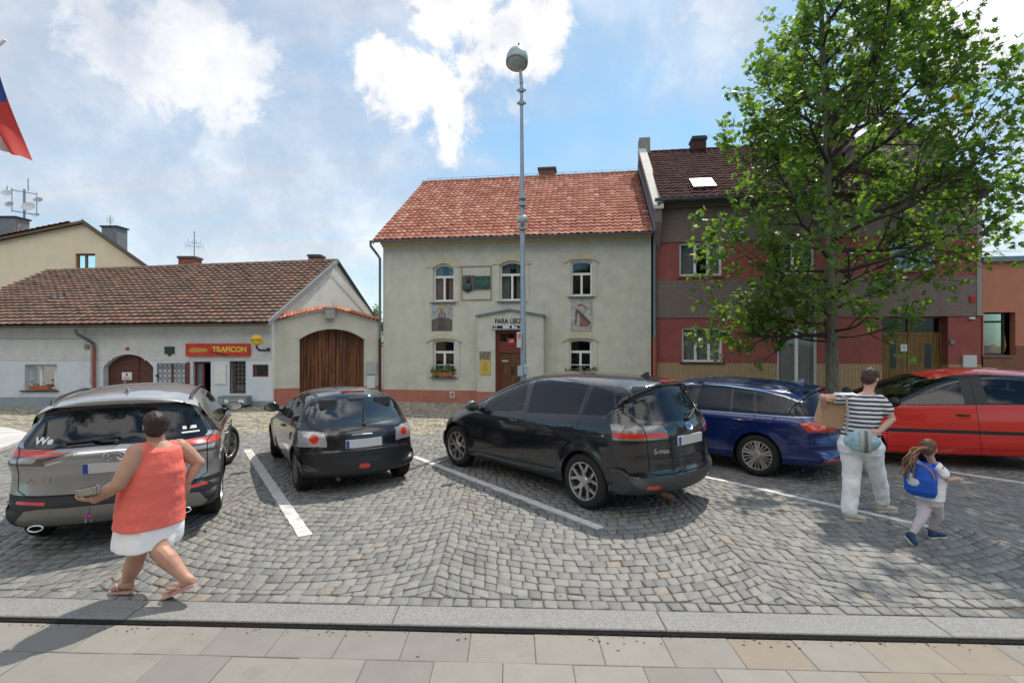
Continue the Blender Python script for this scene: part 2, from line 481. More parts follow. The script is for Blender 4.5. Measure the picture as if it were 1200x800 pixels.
def pale_setts():
    cells = []; rr = random.Random(5); y = 11.5; i = 0
    while y < 18.6:
        h = rr.uniform(0.10, 0.12); x = -21 + rr.uniform(0, .1)
        while x < 15.5:
            w = rr.uniform(0.09, 0.15)
            sk = 0.05 * math.sin(x * 2.1 + i)
            cells.append([(x, y + sk - 0.039 * x), (x + w, y + sk - 0.039 * x), (x + w, y + h + sk - 0.039 * x), (x, y + h + sk - 0.039 * x)]); x += w
        y += h; i += 1
    return stones_mesh('pale_sett_paving', cells, M_light_stone, detail=False, joint=0.005)
tag(pale_setts(), kind='structure')
def kerb():
    mb = MB(); rr = random.Random(2); x = -9.0
    while x < 8.5:
        L_ = rr.uniform(1.9, 2.1)
        a, b = x + 0.003, x + L_ - 0.003
        dz = rr.uniform(-0.002, 0.002); o = 0.006
        t = 0.004 + dz
        vs_ = [(a, kerb_y(a), -0.09), (b, kerb_y(b), -0.09), (b, kerb_y(b) + KW, -0.09), (a, kerb_y(a) + KW, -0.09),
               (a, kerb_y(a), t - o), (b, kerb_y(b), t - o), (b, kerb_y(b) + KW, t - o), (a, kerb_y(a) + KW, t - o),
               (a + o, kerb_y(a) + o, t), (b - o, kerb_y(b) + o, t), (b - o, kerb_y(b) + KW - o, t), (a + o, kerb_y(a) + KW - o, t)]
        mb.add(vs_, [(0, 1, 5, 4), (1, 2, 6, 5), (2, 3, 7, 6), (3, 0, 4, 7), (4, 5, 9, 8), (5, 6, 10, 9), (6, 7, 11, 10), (7, 4, 8, 11), (8, 9, 10, 11)])
        x += L_
    return tag(mb.build('kerb', M_kerb), kind='structure')
kerb()
def slabs():
    cells = []; rr = random.Random(4)
    rows = 14; d = 0.345; wl = 0.46
    ys = 3.765 - 0.018
    for r_ in range(rows):
        x = -8.0 + (0.11 if r_ % 2 else 0.34) + r_ * 0.01
        y1 = ys - r_ * d; y0 = y1 - d
        while x < 8:
            cells.append([(x, y0 - 0.039 * x), (x + wl, y0 - 0.039 * (x + wl)), (x + wl, y1 - 0.039 * (x + wl)), (x, y1 - 0.039 * x)]); x += wl
    rs = np.random.RandomState(6); n = len(cells)
    mb = MB(); vals = []
    for c in cells:
        cx_ = sum(p[0] for p in c) / 4; cy_ = sum(p[1] for p in c) / 4
        q = [(p[0] + (cx_ - p[0]) * 0.007, p[1] + (cy_ - p[1]) * 0.009) for p in c]
        z = -0.034 + rs.normal(0, 0.0012); tx, ty = rs.normal(0, 0.003, 2)
        f = lambda p: z + (p[0] - cx_) * tx + (p[1] - cy_) * ty
        e = 0.006
        q2 = [(p[0] + (e if p[0] < cx_ else -e), p[1] + (e if p[1] < cy_ else -e)) for p in q]
        mb.add([(p[0], p[1], -0.074) for p in q] + [(p[0], p[1], f(p) - 0.003) for p in q] + [(p[0], p[1], f(p)) for p in q2],
               [(0, 1, 5, 4), (1, 2, 6, 5), (2, 3, 7, 6), (3, 0, 4, 7), (4, 5, 9, 8), (5, 6, 10, 9), (6, 7, 11, 10), (7, 4, 8, 11), (8, 9, 10, 11)])
        rv = rs.uniform(0, 0.86)
        if 0.9 < cx_ < 4 and rs.uniform() < 0.40: rv = rs.uniform(0.88, 1)
        if cx_ < -2.1 and cy_ < 3.9 and rs.uniform() < 0.25: rv = rs.uniform(0.88, 1)
        vals += [rv] * 12
    o = mb.build('sidewalk', M_slab, recalc=False)
    a = o.data.color_attributes.new('rnd', 'FLOAT_COLOR', 'POINT')
    v = np.array(vals); a.data.foreach_set('color', np.stack([v, v, v, np.ones_like(v)], axis=1).reshape(-1))
    return tag(o, kind='structure')
slabs()
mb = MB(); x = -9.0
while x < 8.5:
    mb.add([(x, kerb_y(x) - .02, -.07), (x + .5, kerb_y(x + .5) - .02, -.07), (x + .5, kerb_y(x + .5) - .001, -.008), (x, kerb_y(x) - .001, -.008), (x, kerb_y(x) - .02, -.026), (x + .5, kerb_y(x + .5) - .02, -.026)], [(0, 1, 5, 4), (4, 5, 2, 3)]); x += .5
tag(mb.build('kerb_shade_strip', mat('kerb_shade_dirt', (.012, .011, .010), .9, bump=.5, bscale=60), recalc=False), kind='structure')  # near-black strip painting in the shade and dirt of the kerb's front face
def debris():
    mb = MB(); rr = random.Random(9)
    for i in range(260):
        x = rr.uniform(-5, 5); gut = rr.random() < .75
        y = kerb_y(x) - abs(rr.gauss(0, .05)) - .022 if gut else kerb_y(x) + rr.uniform(-1.2, 3.0)
        if kerb_y(x) - .02 < y < kerb_y(x) + KW: continue
        z = -.033 if y < kerb_y(x) else .003
        r_ = rr.uniform(.003, .010); a = rr.uniform(0, 6.28)
        mb.add([(x + r_ * math.cos(a + k * 1.5708) * (1.6 if k % 2 else 1), y + r_ * math.sin(a + k * 1.5708), z + rr.uniform(0, .004)) for k in range(4)], [(0, 1, 2, 3)])
    return tag(mb.build('gutter_litter', mat('dry_leaf_bits', (.12, .075, .04), .9, var=.6, vscale=20), recalc=False), kind='stuff')
debris()
def G(px, py):
    Y = CAMH * 600 / (py - 400); return Vector(((px - 600) / 600 * Y, Y))
def marking(p, q, w):
    a, b = G(*p), G(*q); d = (b - a).normalized(); nrm = Vector((-d.y, d.x)); L_ = (b - a).length
    mb = MB(); n = int(L_ / 0.14)
    rr = random.Random(int(p[0]))
    for i in range(n):
        s0, s1 = i / n * L_ + 0.002, (i + 1) / n * L_ - 0.002
        ww = w / 2 + rr.uniform(-0.004, 0.004); z = 0.0095 + rr.uniform(-0.0015, 0.0015)
        P = [a + d * s0 - nrm * ww, a + d * s1 - nrm * ww, a + d * s1 + nrm * ww, a + d * s0 + nrm * ww]
        mb.add([(v.x, v.y, z) for v in P] + [(v.x, v.y, -0.02) for v in P], [(0, 1, 2, 3), (0, 4, 5, 1), (1, 5, 6, 2), (2, 6, 7, 3), (3, 7, 4, 0)])
    return tag(mb.build('parking_line', M_paint), kind='structure')
marking((290, 527), (358, 628), 0.14)
marking((485, 535), (704, 619), 0.115)
marking((800, 553), (1092, 618), 0.10)
marking((1100, 551), (1240, 572), 0.10)
# low concrete ramp slab at the left edge of the pale paving
mb = MB()
P = [G(-90, 512), G(-20, 504), G(14, 506), G(34, 512), G(33, 518), G(0, 531), G(-90, 540)]
mb.prism([(p.x, p.y) for p in P], 0.0, 0.10, plane='xy')
tag(mb.build('concrete_apron', mat('apron_concrete', (0.50, 0.49, 0.47), 0.8, var=0.15, vscale=3, bump=0.2), bevel=0.02), kind='structure')

# ------------------------------------------------------------------ buildings
M_white = mat('white_plaster', (0.60, 0.625, 0.66), 0.9, var=0.07, vscale=1.5, bump=0.2, bscale=45, dirt=((0.44, 0.43, 0.40), 1.6, 0.56, 0.78, (1.5, 1.5, .5)))
M_offwhite = mat('aged_plaster', (0.58, 0.575, 0.55), 0.9, var=0.09, vscale=2.0, bump=0.25, bscale=45, dirt=((0.36, 0.34, 0.30), 1.7, 0.54, 0.76, (1.8, 1.8, .4)))
M_greyband = mat('grey_plinth_paint', (0.27, 0.30, 0.33), 0.85, var=0.08, vscale=3)
M_cream = mat('cream_plaster', (0.60, 0.575, 0.485), 0.9, var=0.10, vscale=2.2, bump=0.8, bscale=60, dirt=((0.45, 0.42, 0.34), 1.2, 0.54, 0.80, (1.6, 1.6, .45)))
M_cream2 = mat('yellow_trim_plaster', (0.56, 0.50, 0.36), 0.9, var=0.08, vscale=3, bump=0.2, bscale=60, dirt=((0.40, 0.36, 0.27), 2.5, 0.6, 0.8))
M_redplinth = mat('red_plinth_paint', (0.43, 0.155, 0.11), 0.8, var=0.12, vscale=3, bump=0.2, dirt=((0.28, 0.14, 0.11), 3, 0.58, 0.8))
M_yellow = mat('yellow_plaster', (0.80, 0.66, 0.47), 0.9, var=0.05, vscale=2, bump=0.2)
M_rough = mat('roughcast', (0.215, 0.165, 0.15), 0.95, dirt=((.14, .11, .10), 1.3, .52, .8, (1.5, 1.5, .4)), var=0.22, vscale=26, bump=1.0, bscale=38)
M_redwall = mat('red_plaster', (0.31, 0.085, 0.075), 0.85, dirt=((.20, .075, .07), 1.3, .52, .8, (1.5, 1.5, .4)), var=0.12, vscale=3, bump=0.5, bscale=40)
M_orange = mat('orange_plaster', (0.50, 0.20, 0.13), 0.85, var=0.08, vscale=2, bump=0.35, bscale=60)
M_wframe = mat('white_window_frame', (0.74, 0.74, 0.73), 0.45)
M_zinc = mat('zinc', (0.20, 0.235, 0.27), 0.45, 0.6, var=0.12, vscale=5)
M_pole = mat('galvanised', (0.27, 0.325, 0.38), 0.5, 0.5, var=0.10, vscale=4)
M_dkmetal = mat('dark_metal', (0.03, 0.03, 0.033), 0.5, 0.3)
M_pipered = mat('red_pipe', (0.30, 0.085, 0.06), 0.5, var=0.1)
M_maroon = mat('maroon_paint', (0.17, 0.035, 0.025), 0.5, var=0.15, vscale=6)
M_black = mat('deep_black', (0.008, 0.008, 0.009), 0.9)
M_curtain = mat('curtain', (0.42, 0.41, 0.40), 0.95, var=0.1, vscale=10)
M_pane = glass_mat('window_pane', (0.62, 0.66, 0.68), 1.75)
M_sill = mat('sill_sheet', (0.15, 0.15, 0.16), 0.5, 0.3)
M_coping = mat('stone_coping', (0.55, 0.54, 0.50), 0.85, var=0.12, vscale=6, bump=0.3)
def wood(name, c, st=(40, 1, 2)): return mat(name, c, 0.6, var=0.55, vscale=1.0, stretch=st, bump=0.3, bscale=2, detail=9)
M_gatewood = mat('gate_wood', (0.105, 0.034, 0.016), 0.55, var=0.6, vscale=1.0, stretch=(13, 1, .8), bump=.3, bscale=2, detail=7, col2=(.27, .095, .035))
M_doorwood = wood('door_wood', (0.13, 0.052, 0.022), (30, 1, 3))
M_garwood = wood('garage_wood', (0.21, 0.12, 0.04), (26, 1, 1.6))
M_tile_red = mat('tile_red', (1, 1, 1), 0.9, spec=.25, var=0.18, vscale=6, bump=0.2, bscale=40,
                 attr=[(0.0, (0.30, 0.10, 0.07)), (0.4, (0.39, 0.145, 0.10)), (0.88, (0.46, 0.20, 0.145)), (1.0, (0.50, 0.29, 0.22))])
M_tile_old = mat('tile_old', (1, 1, 1), 0.85, var=0.25, vscale=2.2, bump=0.2, bscale=40,
                 attr=[(0.0, (0.14, 0.095, 0.075)), (0.5, (0.20, 0.125, 0.095)), (0.9, (0.25, 0.145, 0.105)), (1.0, (0.29, 0.13, 0.09))],
                 dirt=((0.085, 0.062, 0.052), 0.6, 0.52, 0.85))
M_tile_dark = mat('tile_dark', (1, 1, 1), 0.95, spec=.12, var=0.25, vscale=7, bump=0.2, bscale=40,
                  attr=[(0.0, (0.035, 0.014, 0.014)), (0.5, (0.055, 0.022, 0.021)), (1.0, (0.085, 0.034, 0.031))])
M_tile_or = mat('tile_orange', (1, 1, 1), 0.75, var=0.15, vscale=7, attr=[(0.0, (0.38, 0.11, 0.05)), (1.0, (0.60, 0.21, 0.10))])

def tile_roof(name, m, parent, el, er, rl, rr_, row=0.30, tw=0.21, amp=0.022, lip=0.03, seed=1, wave=True, sharp=False):
    """el,er eave corners, rl,rr ridge corners (local). Rows of overlapping pantiles, each tile its own little sheet."""
    el, er, rl, rr_ = map(Vector, (el, er, rl, rr_))
    r0 = random.Random(seed)
    nrm = (er - el).cross(rl - el).normalized()
    if nrm.z < 0: nrm = -nrm
    nr = max(2, round(((rl - el).length) / row)); nc = max(2, round((er - el).length / tw))
    def P(u, v): return (el * (1 - u) + er * u) * (1 - v) + (rl * (1 - u) + rr_ * u) * v
    V = []; F = []; A = []
    prof = [(0, 0), (0.2, 0.75), (0.42, 1.0), (0.62, 0.55), (0.8, 0.05), (1.0, 0.0)] if wave else [(0, 0), (0.04, 0.6), (0.1, 1), (0.9, 1), (0.96, 0.6), (1, 0)]
    for i in range(nr):
        for j in range(nc):
            val = r0.random(); sl = r0.uniform(-0.006, 0.006); o = len(V)
            v0 = i / nr - 0.012 + r0.uniform(-0.003, 0.003); v1 = min(1.0, (i + 1) / nr + 0.02)
            for (a, h) in prof:
                u = (j + a) / nc
                hh = h * amp
                V.append(tuple(P(u, v0) + nrm * (hh + lip * .55))); V.append(tuple(P(u, v0) + nrm * (hh + lip + sl))); V.append(tuple(P(u, v1) + nrm * (hh + 0.003)))
                A += [val] * 3
            k = len(prof)
            for t in range(k - 1):
                b = o + t * 3
                F.append((b, b + 3, b + 4, b + 1)); F.append((b + 1, b + 4, b + 5, b + 2))
    # ridge caps
    L_ = (rr_ - rl).length; n = max(2, int(L_ / 0.36)); dr = (rr_ - rl).normalized()
    side = dr.cross(Vector((0, 0, 1))).normalized()
    for i in range(n):
        o = len(V); val = r0.random(); a = rl + dr * (L_ * i / n - 0.015); b = rl + dr * (L_ * (i + 1) / n + 0.02)
        for t in range(7):
            an = math.pi * t / 6; off = side * math.cos(an) * 0.12 + Vector((0, 0, 1)) * (math.sin(an) * 0.10 - 0.02)
            V.append(tuple(a + off * 1.1)); V.append(tuple(b + off * 0.95)); A += [val] * 2
        for t in range(6): F.append((o + 2 * t, o + 2 * t + 2, o + 2 * t + 3, o + 2 * t + 1))
    # underside board keeps the sun out
    o = len(V); g_ = 12
    for i in range(g_ + 1):
        for j in range(g_ + 1): V.append(tuple(P(j / g_, i / g_) - nrm * 0.03)); A.append(0.5)
    for i in range(g_):
        for j in range(g_): b = o + i * (g_ + 1) + j; F.append((b, b + 1, b + g_ + 2, b + g_ + 1))
    me = bpy.data.meshes.new(name); me.from_pydata(V, [], F)
    a_ = me.color_attributes.new('rnd', 'FLOAT_COLOR', 'POINT')
    v = np.array(A); a_.data.foreach_set('color', np.stack([v, v, v, np.ones_like(v)], axis=1).reshape(-1))
    me.materials.append(m); me.update()
    ob = bpy.data.objects.new(name, me); COL.objects.link(ob)
    if parent: ob.parent = parent
    return ob

def window(parent, u0, u1, h0, h1, rise=0.0, y=0.14, transom=0.68, mull=(0.5,), cross=None, fm=None, fw=0.055, curtains='both', sill=True, sill_out=0.06, backd=0.5, sill_m=None, name='window'):
    fm = fm or M_wframe
    outer = arch_poly(u0, u1, h0, h1, rise)
    holes = []; w = u1 - u0; h = h1 - h0
    edges = [u0 + fw] + [e for mm in mull for e in (u0 + mm * w - fw * .6, u0 + mm * w + fw * .6)] + [u1 - fw]
    ztop = h0 + transom * h if transom else h1 - fw
    cols = [(edges[i], edges[i + 1]) for i in range(0, len(edges), 2)]
    zs = [h0 + fw, ztop - (fw * .6 if transom else 0)]
    for a, b in cols:
        if cross:
            zc = zs[0] + cross * (zs[1] - zs[0])
            holes.append([(a, zs[0]), (b, zs[0]), (b, zc - 0.015), (a, zc - 0.015)])
            holes.append([(a, zc + 0.015), (b, zc + 0.015), (b, zs[1]), (a, zs[1])])
        else:
            if not transom and rise: holes.append(arch_poly(a, b, zs[0], h1 - fw, min(rise, (b-a)*.45)))
            else: holes.append([(a, zs[0]), (b, zs[0]), (b, zs[1]), (a, zs[1])])
    if transom:
        holes.append(arch_poly(u0 + fw, u1 - fw, ztop + fw * .7, h1 - fw, rise * 0.9 if rise else 0, 8))
    mb = MB(); mb.prism(outer, y, y + 0.06, holes=holes)
    mb.cur = 1
    mb.add([(u0 - .02, y + 0.055, h0 - .02), (u1 + .02, y + 0.055, h0 - .02), (u1 + .02, y + backd, h0 - .02), (u0 - .02, y + backd, h0 - .02),
            (u0 - .02, y + 0.055, h1 + .02), (u1 + .02, y + 0.055, h1 + .02), (u1 + .02, y + backd, h1 + .02), (u0 - .02, y + backd, h1 + .02)],
           [(0, 1, 2, 3), (4, 5, 6, 7), (0, 3, 7, 4), (1, 2, 6, 5), (3, 2, 6, 7)])
    f = mb.build(name, [fm, M_black], parent)
    pm = MB(); pm.sheet(outer, y + 0.035); pm.build('pane', M_pane, f)
    if curtains:
        cm = MB(); n = 40
        spans = {'both': [(0.02, 0.38), (0.66, 0.98)], 'left': [(0.02, 0.5)], 'full': [(0.02, 0.98)]}[curtains]
        for a, b in spans:
            vs_ = []; fs = []
            for i in range(n + 1):
                uu = u0 + w * (a + (b - a) * i / n); yy = y + 0.16 + 0.018 * math.sin(i * 1.9) + 0.01 * math.sin(i * 0.7)
                vs_ += [(uu, yy, h0 + 0.02), (uu, yy, h1 - 0.03)]
            for i in range(n): fs.append((2 * i, 2 * i + 2, 2 * i + 3, 2 * i + 1))
            cm.add(vs_, fs)
        cm.build('curtain', M_curtain, f, smooth=True, recalc=False)
    if sill:
        sm = MB(); sm.add([(u0 - .07, y, h0 - 0.005), (u1 + .07, y, h0 - 0.005), (u1 + .07, -sill_out, h0 - 0.03), (u0 - .07, -sill_out, h0 - 0.03),
                           (u0 - .07, y, h0 - 0.03), (u1 + .07, y, h0 - 0.03), (u1 + .07, -sill_out, h0 - 0.06), (u0 - .07, -sill_out, h0 - 0.06)],
                          [(0, 1, 2, 3), (4, 5, 6, 7), (3, 2, 6, 7), (0, 3, 7, 4), (1, 2, 6, 5)])
        sm.build('sill', sill_m or M_sill, f)
    return f

def gutter(parent, a, b, r=0.065, m=None, name='gutter'):
    a, b = Vector(a), Vector(b); mb = MB(); d = (b - a).normalized(); n = 8
    vs_ = []; fs = []
    side = d.cross(Vector((0, 0, 1))).normalized()
    for p in (a, b):
        for k in range(n + 1):
            an = math.pi + math.pi * k / n
            vs_.append(p + side * math.cos(an) * r + Vector((0, 0, math.sin(an) * r)))
        for k in range(n + 1):
            an = 2 * math.pi - math.pi * k / n
            vs_.append(p + side * math.cos(an) * (r - .006) + Vector((0, 0, math.sin(an) * (r - .006))))
    k2 = 2 * (n + 1)
    for k in range(k2): fs.append((k, (k + 1) % k2, k2 + (k + 1) % k2, k2 + k))
    mb.add(vs_, fs)
    L_ = (b - a).length
    for i in range(int(L_ / 0.9) + 1):
        p = a + d * min(L_ - .02, i * 0.9 + .05)
        mb.tube([p + side * -(r + .004) , p + Vector((0, 0, -r - .006)), p + side * (r + .004)], 0.008, 6)
    return mb.build(name, m or M_zinc, parent, recalc=False, angle=40)
def antenna_yagi(mb, base, h, arms, rot=0.0):
    x, y, z = base
    mb.tube([(x, y, z), (x, y, z + h)], 0.018, 6)
    for (dz, L_, n) in arms:
        c, s = math.cos(rot), math.sin(rot)
        mb.tube([(x - L_ / 2 * c, y - L_ / 2 * s, z + dz), (x + L_ / 2 * c, y + L_ / 2 * s, z + dz)], 0.009, 5)
        for i in range(n):
            t = -L_ / 2 + L_ * i / (n - 1)
            mb.tube([(x + t * c, y + t * s, z + dz - 0.13), (x + t * c, y + t * s, z + dz + 0.13)], 0.006, 4)

# ---- central house (the parsonage)
FC = Facade(-4.53, 18.0, 4.49, 16.65)
def central_house():
    root = empty('rendered_house', FC.loc(), FC.rz, 'cream rendered two storey house with orange tiled roof, arched windows and a gabled porch', 'house')
    uR = FC.u(763); H = 5.76; D = 10.2
    wins = []
    def hole(px0, px1, pt, pb, rise):
        u0, h1 = FC.uv(px0, pt); u1, h0 = FC.uv(px1, pb); _, h1b = FC.uv(px1, pt); _, h0b = FC.uv(px0, pb)
        return (u0, u1, (h0 + h0b) / 2, (h1 + h1b) / 2, rise)
    up1 = hole(507.5, 532.5, 309.5, 353, .12); up2 = hole(585.5, 614, 306, 352, .12); up3 = hole(669, 694, 305, 346.5, .05)
    lo1 = hole(507.5, 533, 398, 441, .04); lo3 = hole(667, 693.5, 397.5, 441, .04)
    holes = [arch_poly(a[0], a[1], a[2], a[3], a[4]) for a in (up1, up2, up3, lo1, lo3)]
    mb = MB(); pl = 0.42
    mb.sheet([(0, pl), (uR, pl), (uR, H), (0, H)], 0, holes, 0.16)
    mb.add([(0, 0, 0), (0, D, 0), (0, D, H), (0, D / 2, H + 3.4), (0, 0, H)], [(0, 1, 2, 3, 4)])
    mb.add([(uR, 0, 0), (uR, D, 0), (uR, D, H), (uR, D / 2, H + 3.4), (uR, 0, H)], [(0, 1, 2, 3, 4)])
    mb.add([(0, D, 0), (uR, D, 0), (uR, D, H), (0, D, H)], [(0, 1, 2, 3)])
    mb.build('wall', M_cream, root, recalc=False)
    mb = MB(); mb.box(-0.035, uR, -0.035, 0.3, 0.0, pl); mb.build('plinth', M_redplinth, root)
    u, h = FC.uv(530.5, 462); mb = MB(); mb.prism([(u - .09, h - .11), (u + .09, h - .11), (u + .09, h + .11), (u - .09, h + .11)], -0.055, -0.03, holes=[[(u - .045, h - .06), (u + .045, h - .06), (u + .045, h + .06), (u - .045, h + .06)]]); mb.build('vent_grille', M_coping, root)
    # cornice in steps
    mb = MB(); mb.box(-0.03, uR, -0.05, 0.2, H - 0.36, H - 0.28); mb.box(-0.06, uR, -0.12, 0.2, H - 0.28, H - 0.14); mb.box(-0.09, uR, -0.2, 0.2, H - 0.14, H)
    mb.build('cornice', M_cream2, root, bevel=0.012)
    ev = H + 0.02; rz_ = 9.25
    tile_roof('roof', M_tile_red, root, (-0.22, -0.34, ev - .18), (uR + .02, -0.34, ev - .18), (-0.22, D / 2, rz_), (uR + .02, D / 2, rz_), row=0.285, tw=0.205, amp=0.03, lip=0.055, seed=3)
    tile_roof('rear_roof', M_tile_red, root, (-0.22, D + .34, ev - .18), (uR + .02, D + .34, ev - .18), (-0.22, D / 2, rz_ - .01), (uR + .02, D / 2, rz_ - .01), row=0.5, tw=0.5, seed=4)
    mb = MB(); mb.add([(-.23, -.34, ev - .2), (-.23, D / 2, rz_), (-.23, D + .34, ev - .2), (-.23, D + .34, ev - .34), (-.23, D / 2, rz_ - .14), (-.23, -.34, ev - .34)], [(0, 1, 4, 5), (1, 2, 3, 4)])
    mb.build('barge_board', M_cream2, root)
    # snow guards: little dark hooks in two rows
    mb = MB()
    sl = Vector((0, D / 2 + .34, rz_ - ev + .18)); sl_n = Vector((0, -sl.z, sl.y)).normalized()
    for rrow, off in ((0.10, 0), (0.155, .31)):
        for i in range(15):
            p = Vector((0.2 + off + i * 0.62, -0.34, ev - .18)) + sl * rrow + sl_n * 0.055
            mb.box(p.x - .012, p.x + .012, p.y - .02, p.y + .03, p.z - .02, p.z + .06)
    for i in range(17): # lightning conductor pins along the ridge
        mb.tube([(i * 0.55, D / 2 - .02, rz_ + .06), (i * 0.55, D / 2 - .02, rz_ + .17)], 0.007, 4)
    mb.tube([(0, D / 2 - .02, rz_ + .15), (uR, D / 2 - .02, rz_ + .15)], 0.006, 4)
    mb.build('snow_guard', M_dkmetal, root)
    gutter(root, (-0.30, -0.42, ev - .22), (uR + 0.0, -0.42, ev - .22))
    mb = MB(); mb.tube([(-0.28, -0.42, ev - .28), (-.28, -.40, ev - .40), (-.16, -.2, ev - .62), (-.085, -.08, ev - .78), (-.085, -.08, 2.2)], 0.045, 12)
    dp = mb.build('downpipe', M_zinc, root, angle=50); mb = MB(); mb.tube([(-.085, -.08, 2.2), (-.085, -.08, 0.03)], 0.052, 12); mb.build('lower_pipe', mat('old_brown_pipe', (0.07, 0.03, 0.025), .6), dp, angle=50)
    # chimney
    u, h = FC.uv(641, 205, D / 2); mb = MB(); mb.box(u - .34, u + .34, D / 2 - .1, D / 2 + .5, rz_ - .6, h + .22)
    ch = mb.build('chimney', mat('old_brick', (0.17, 0.085, 0.06), .9, var=.4, vscale=9, bump=.8, bscale=18), root); mb = MB(); mb.box(u - .40, u + .40, D / 2 - .15, D / 2 + .55, h + .22, h + .30); mb.build('chimney_cap', mat('sooty_concrete', (.10, .09, .085), .9), ch)
    # windows with raised surrounds
    specs = [(up1, .66, None, 'both', 1), (up2, .66, None, 'both', 1), (up3, .62, None, None, 1), (lo1, .66, .45, None, 0), (lo3, .66, .45, None, 0)]
    for i, (a, tr, cr, cu, upper) in enumerate(specs):
        u0, u1, h0, h1, rise = a
        window(root, u0, u1, h0, h1, rise, y=0.10, transom=tr, cross=cr, curtains=cu, fw=0.06, sill=True, sill_out=.09)
        # flat plaster surround, then the arched brow
        e = .17; mb = MB(); out = [(u0 - e, h0 - .03), (u1 + e, h0 - .03), (u1 + e, h1 + .02), (u1 + e * .4, h1 + .11), (u0 - e * .4, h1 + .11), (u0 - e, h1 + .02)]
        ins = arch_poly(u0 - .004, u1 + .004, h0 - .025, h1 + .004, rise if rise else .01)
        for xa, xb in ((u0 - e, u0 - .004), (u1 + .004, u1 + e)): mb = MB(); mb.box(xa, xb, -.022, 0.001, h0 - .03, h1 - .1); mb.build('window_surround', M_cream, root)
        w = u1 - u0; mb = MB()
        o1 = []; o2 = []
        for k in range(13):
            t = k / 12; x = u0 - .24 + (w + .48) * t; b = math.sin(math.pi * t) ** .7
            o1.append((x, h1 - .10 + .34 * b)); 
            xi = u0 + .0 + (w) * t
            o2.append((xi, h1 - rise - .0 + (rise + .03) * math.sin(math.pi * t) if rise > .08 else h1 + .02 + .02 * b))
        mb.prism(o1 + o2[::-1], -0.045, 0.001)
        mb.build('window_brow', M_cream2, root)
    # porch: shallow projecting front with low gable
    q0, hE = FC.uv(559, 371); q1, hE2 = FC.uv(637, 369); qa, hA = FC.uv(597, 362); PD = -0.32
    q0, hE = FC.uv(559, 371, PD); q1, hE2 = FC.uv(637, 369, PD); qa, hA = FC.uv(597, 363.5, PD)
    d0, dT = FC.uv(579.5, 386, PD); d1, _ = FC.uv(616, 386, PD); d0 += .02
    mb = MB(); mb.sheet([(q0, 0), (q1, 0), (q1, hE), (qa, hA), (q0, hE)], PD, [[(d0, 0.001), (d1, 0.001), (d1, dT), (d0, dT)]], 0.3)
    mb.add([(q0, PD, 0), (q0, 0, 0), (q0, 0, hE), (q0, PD, hE)], [(0, 1, 2, 3)]); mb.add([(q1, PD, 0), (q1, 0, 0), (q1, 0, hE), (q1, PD, hE)], [(0, 1, 2, 3)])
    po = mb.build('porch', M_cream, root, recalc=False)
    mb = MB(); mb.prism([(q0 - .05, hE - .01), (qa, hA - .01), (q1 + .05, hE - .01), (q1 + .05, hE + .05), (qa, hA + .05), (q0 - .05, hE + .05)], PD - .08, 0.0)
    mb.build('porch_roof', M_zinc, po)
    mb = MB(); mb.box(q0 - .02, d0, PD - .03, PD + .01, 0, pl); mb.box(d1, q1 + .02, PD - .03, PD + .01, 0, pl); mb.build('porch_plinth', M_redplinth, po)
    y = PD + .16
    # door: frame, transom light, two leaves
    ft = dT - .02; mb = MB(); tl0 = dT - .40; tl1 = dT - .14
    lb = dT - .78
    mb.prism([(d0, 0), (d1, 0), (d1, dT), (d0, dT)], y, y + .07, holes=[[(d0 + .13, 0.02), (d1 - .13, 0.02), (d1 - .13, lb), (d0 + .13, lb)]] + [[(d0 + .13 + k * (d1 - d0 - .26) / 3 + .012, tl0), (d0 + .13 + (k + 1) * (d1 - d0 - .26) / 3 - .012, tl0), (d0 + .13 + (k + 1) * (d1 - d0 - .26) / 3 - .012, tl1), (d0 + .13 + k * (d1 - d0 - .26) / 3 + .012, tl1)] for k in range(3)])
    mb.box(d0, d1, y - .03, y + .001, dT - .1, dT - .02)
    fr = mb.build('door_frame', M_maroon, root)
    mb = MB(); mb.box(d0 + .12, d1 - .12, y + .05, y + .06, tl0 - .02, tl1 + .02); mb.build('transom_pane', mat('dark_pane', (.01, .012, .012), .08), fr)
    mb = MB(); mid = (d0 + d1) / 2
    for a, b in ((d0 + .13, mid - .004), (mid + .004, d1 - .13)):
        mb.box(a, b, y + .035, y + .06, 0.02, lb)
        for z0, z1 in ((.25, .9), (1.0, lb - .12)):
            mb.prism([(a + .08, z0), (b - .08, z0), (b - .08, z1), (a + .08, z1)], y + .018, y + .036, holes=[[(a + .12, z0 + .04), (b - .12, z0 + .04), (b - .12, z1 - .04), (a + .12, z1 - .04)]])
    dr = mb.build('door', M_doorwood, root, bevel=.004)
    mb = MB(); mb.box(mid + .03, mid + .07, y, y + .03, 1.0, 1.25); mb.tube([(mid + .05, y - .02, 1.12), (mid + .15, y - .02, 1.12)], .012, 8); mb.build('door_handle', M_dkmetal, dr)
    mb = MB(); mb.box(d0 + .2, d0 + .42, y + .01, y + .035, 1.42, 1.47); mb.build('letter_slot', M_coping, dr)
    u, h = FC.uv(598.5, 399.5, PD); mb = MB(); mb.box(u - .13, u + .13, y - .012, y + .0, h - .11, h + .09); nb = mb.build('number_plate', mat('plate_red', (.45, .03, .03), .4), root)
    text_obj('28', .14, M_wframe, 'number', nb, (u, y - .018, h))
    # name over the door
    u, h = FC.uv(598, 376.5, PD)
    text_obj('FARA ÚJEZD', .235, M_dkmetal, 'porch_lettering', root, (u, PD - .012, h), bold=.004, sx=.80)
    # framed sign board
    a, h1 = FC.uv(576.5, 380.5, PD); b, h0 = FC.uv(610.5, 386, PD)
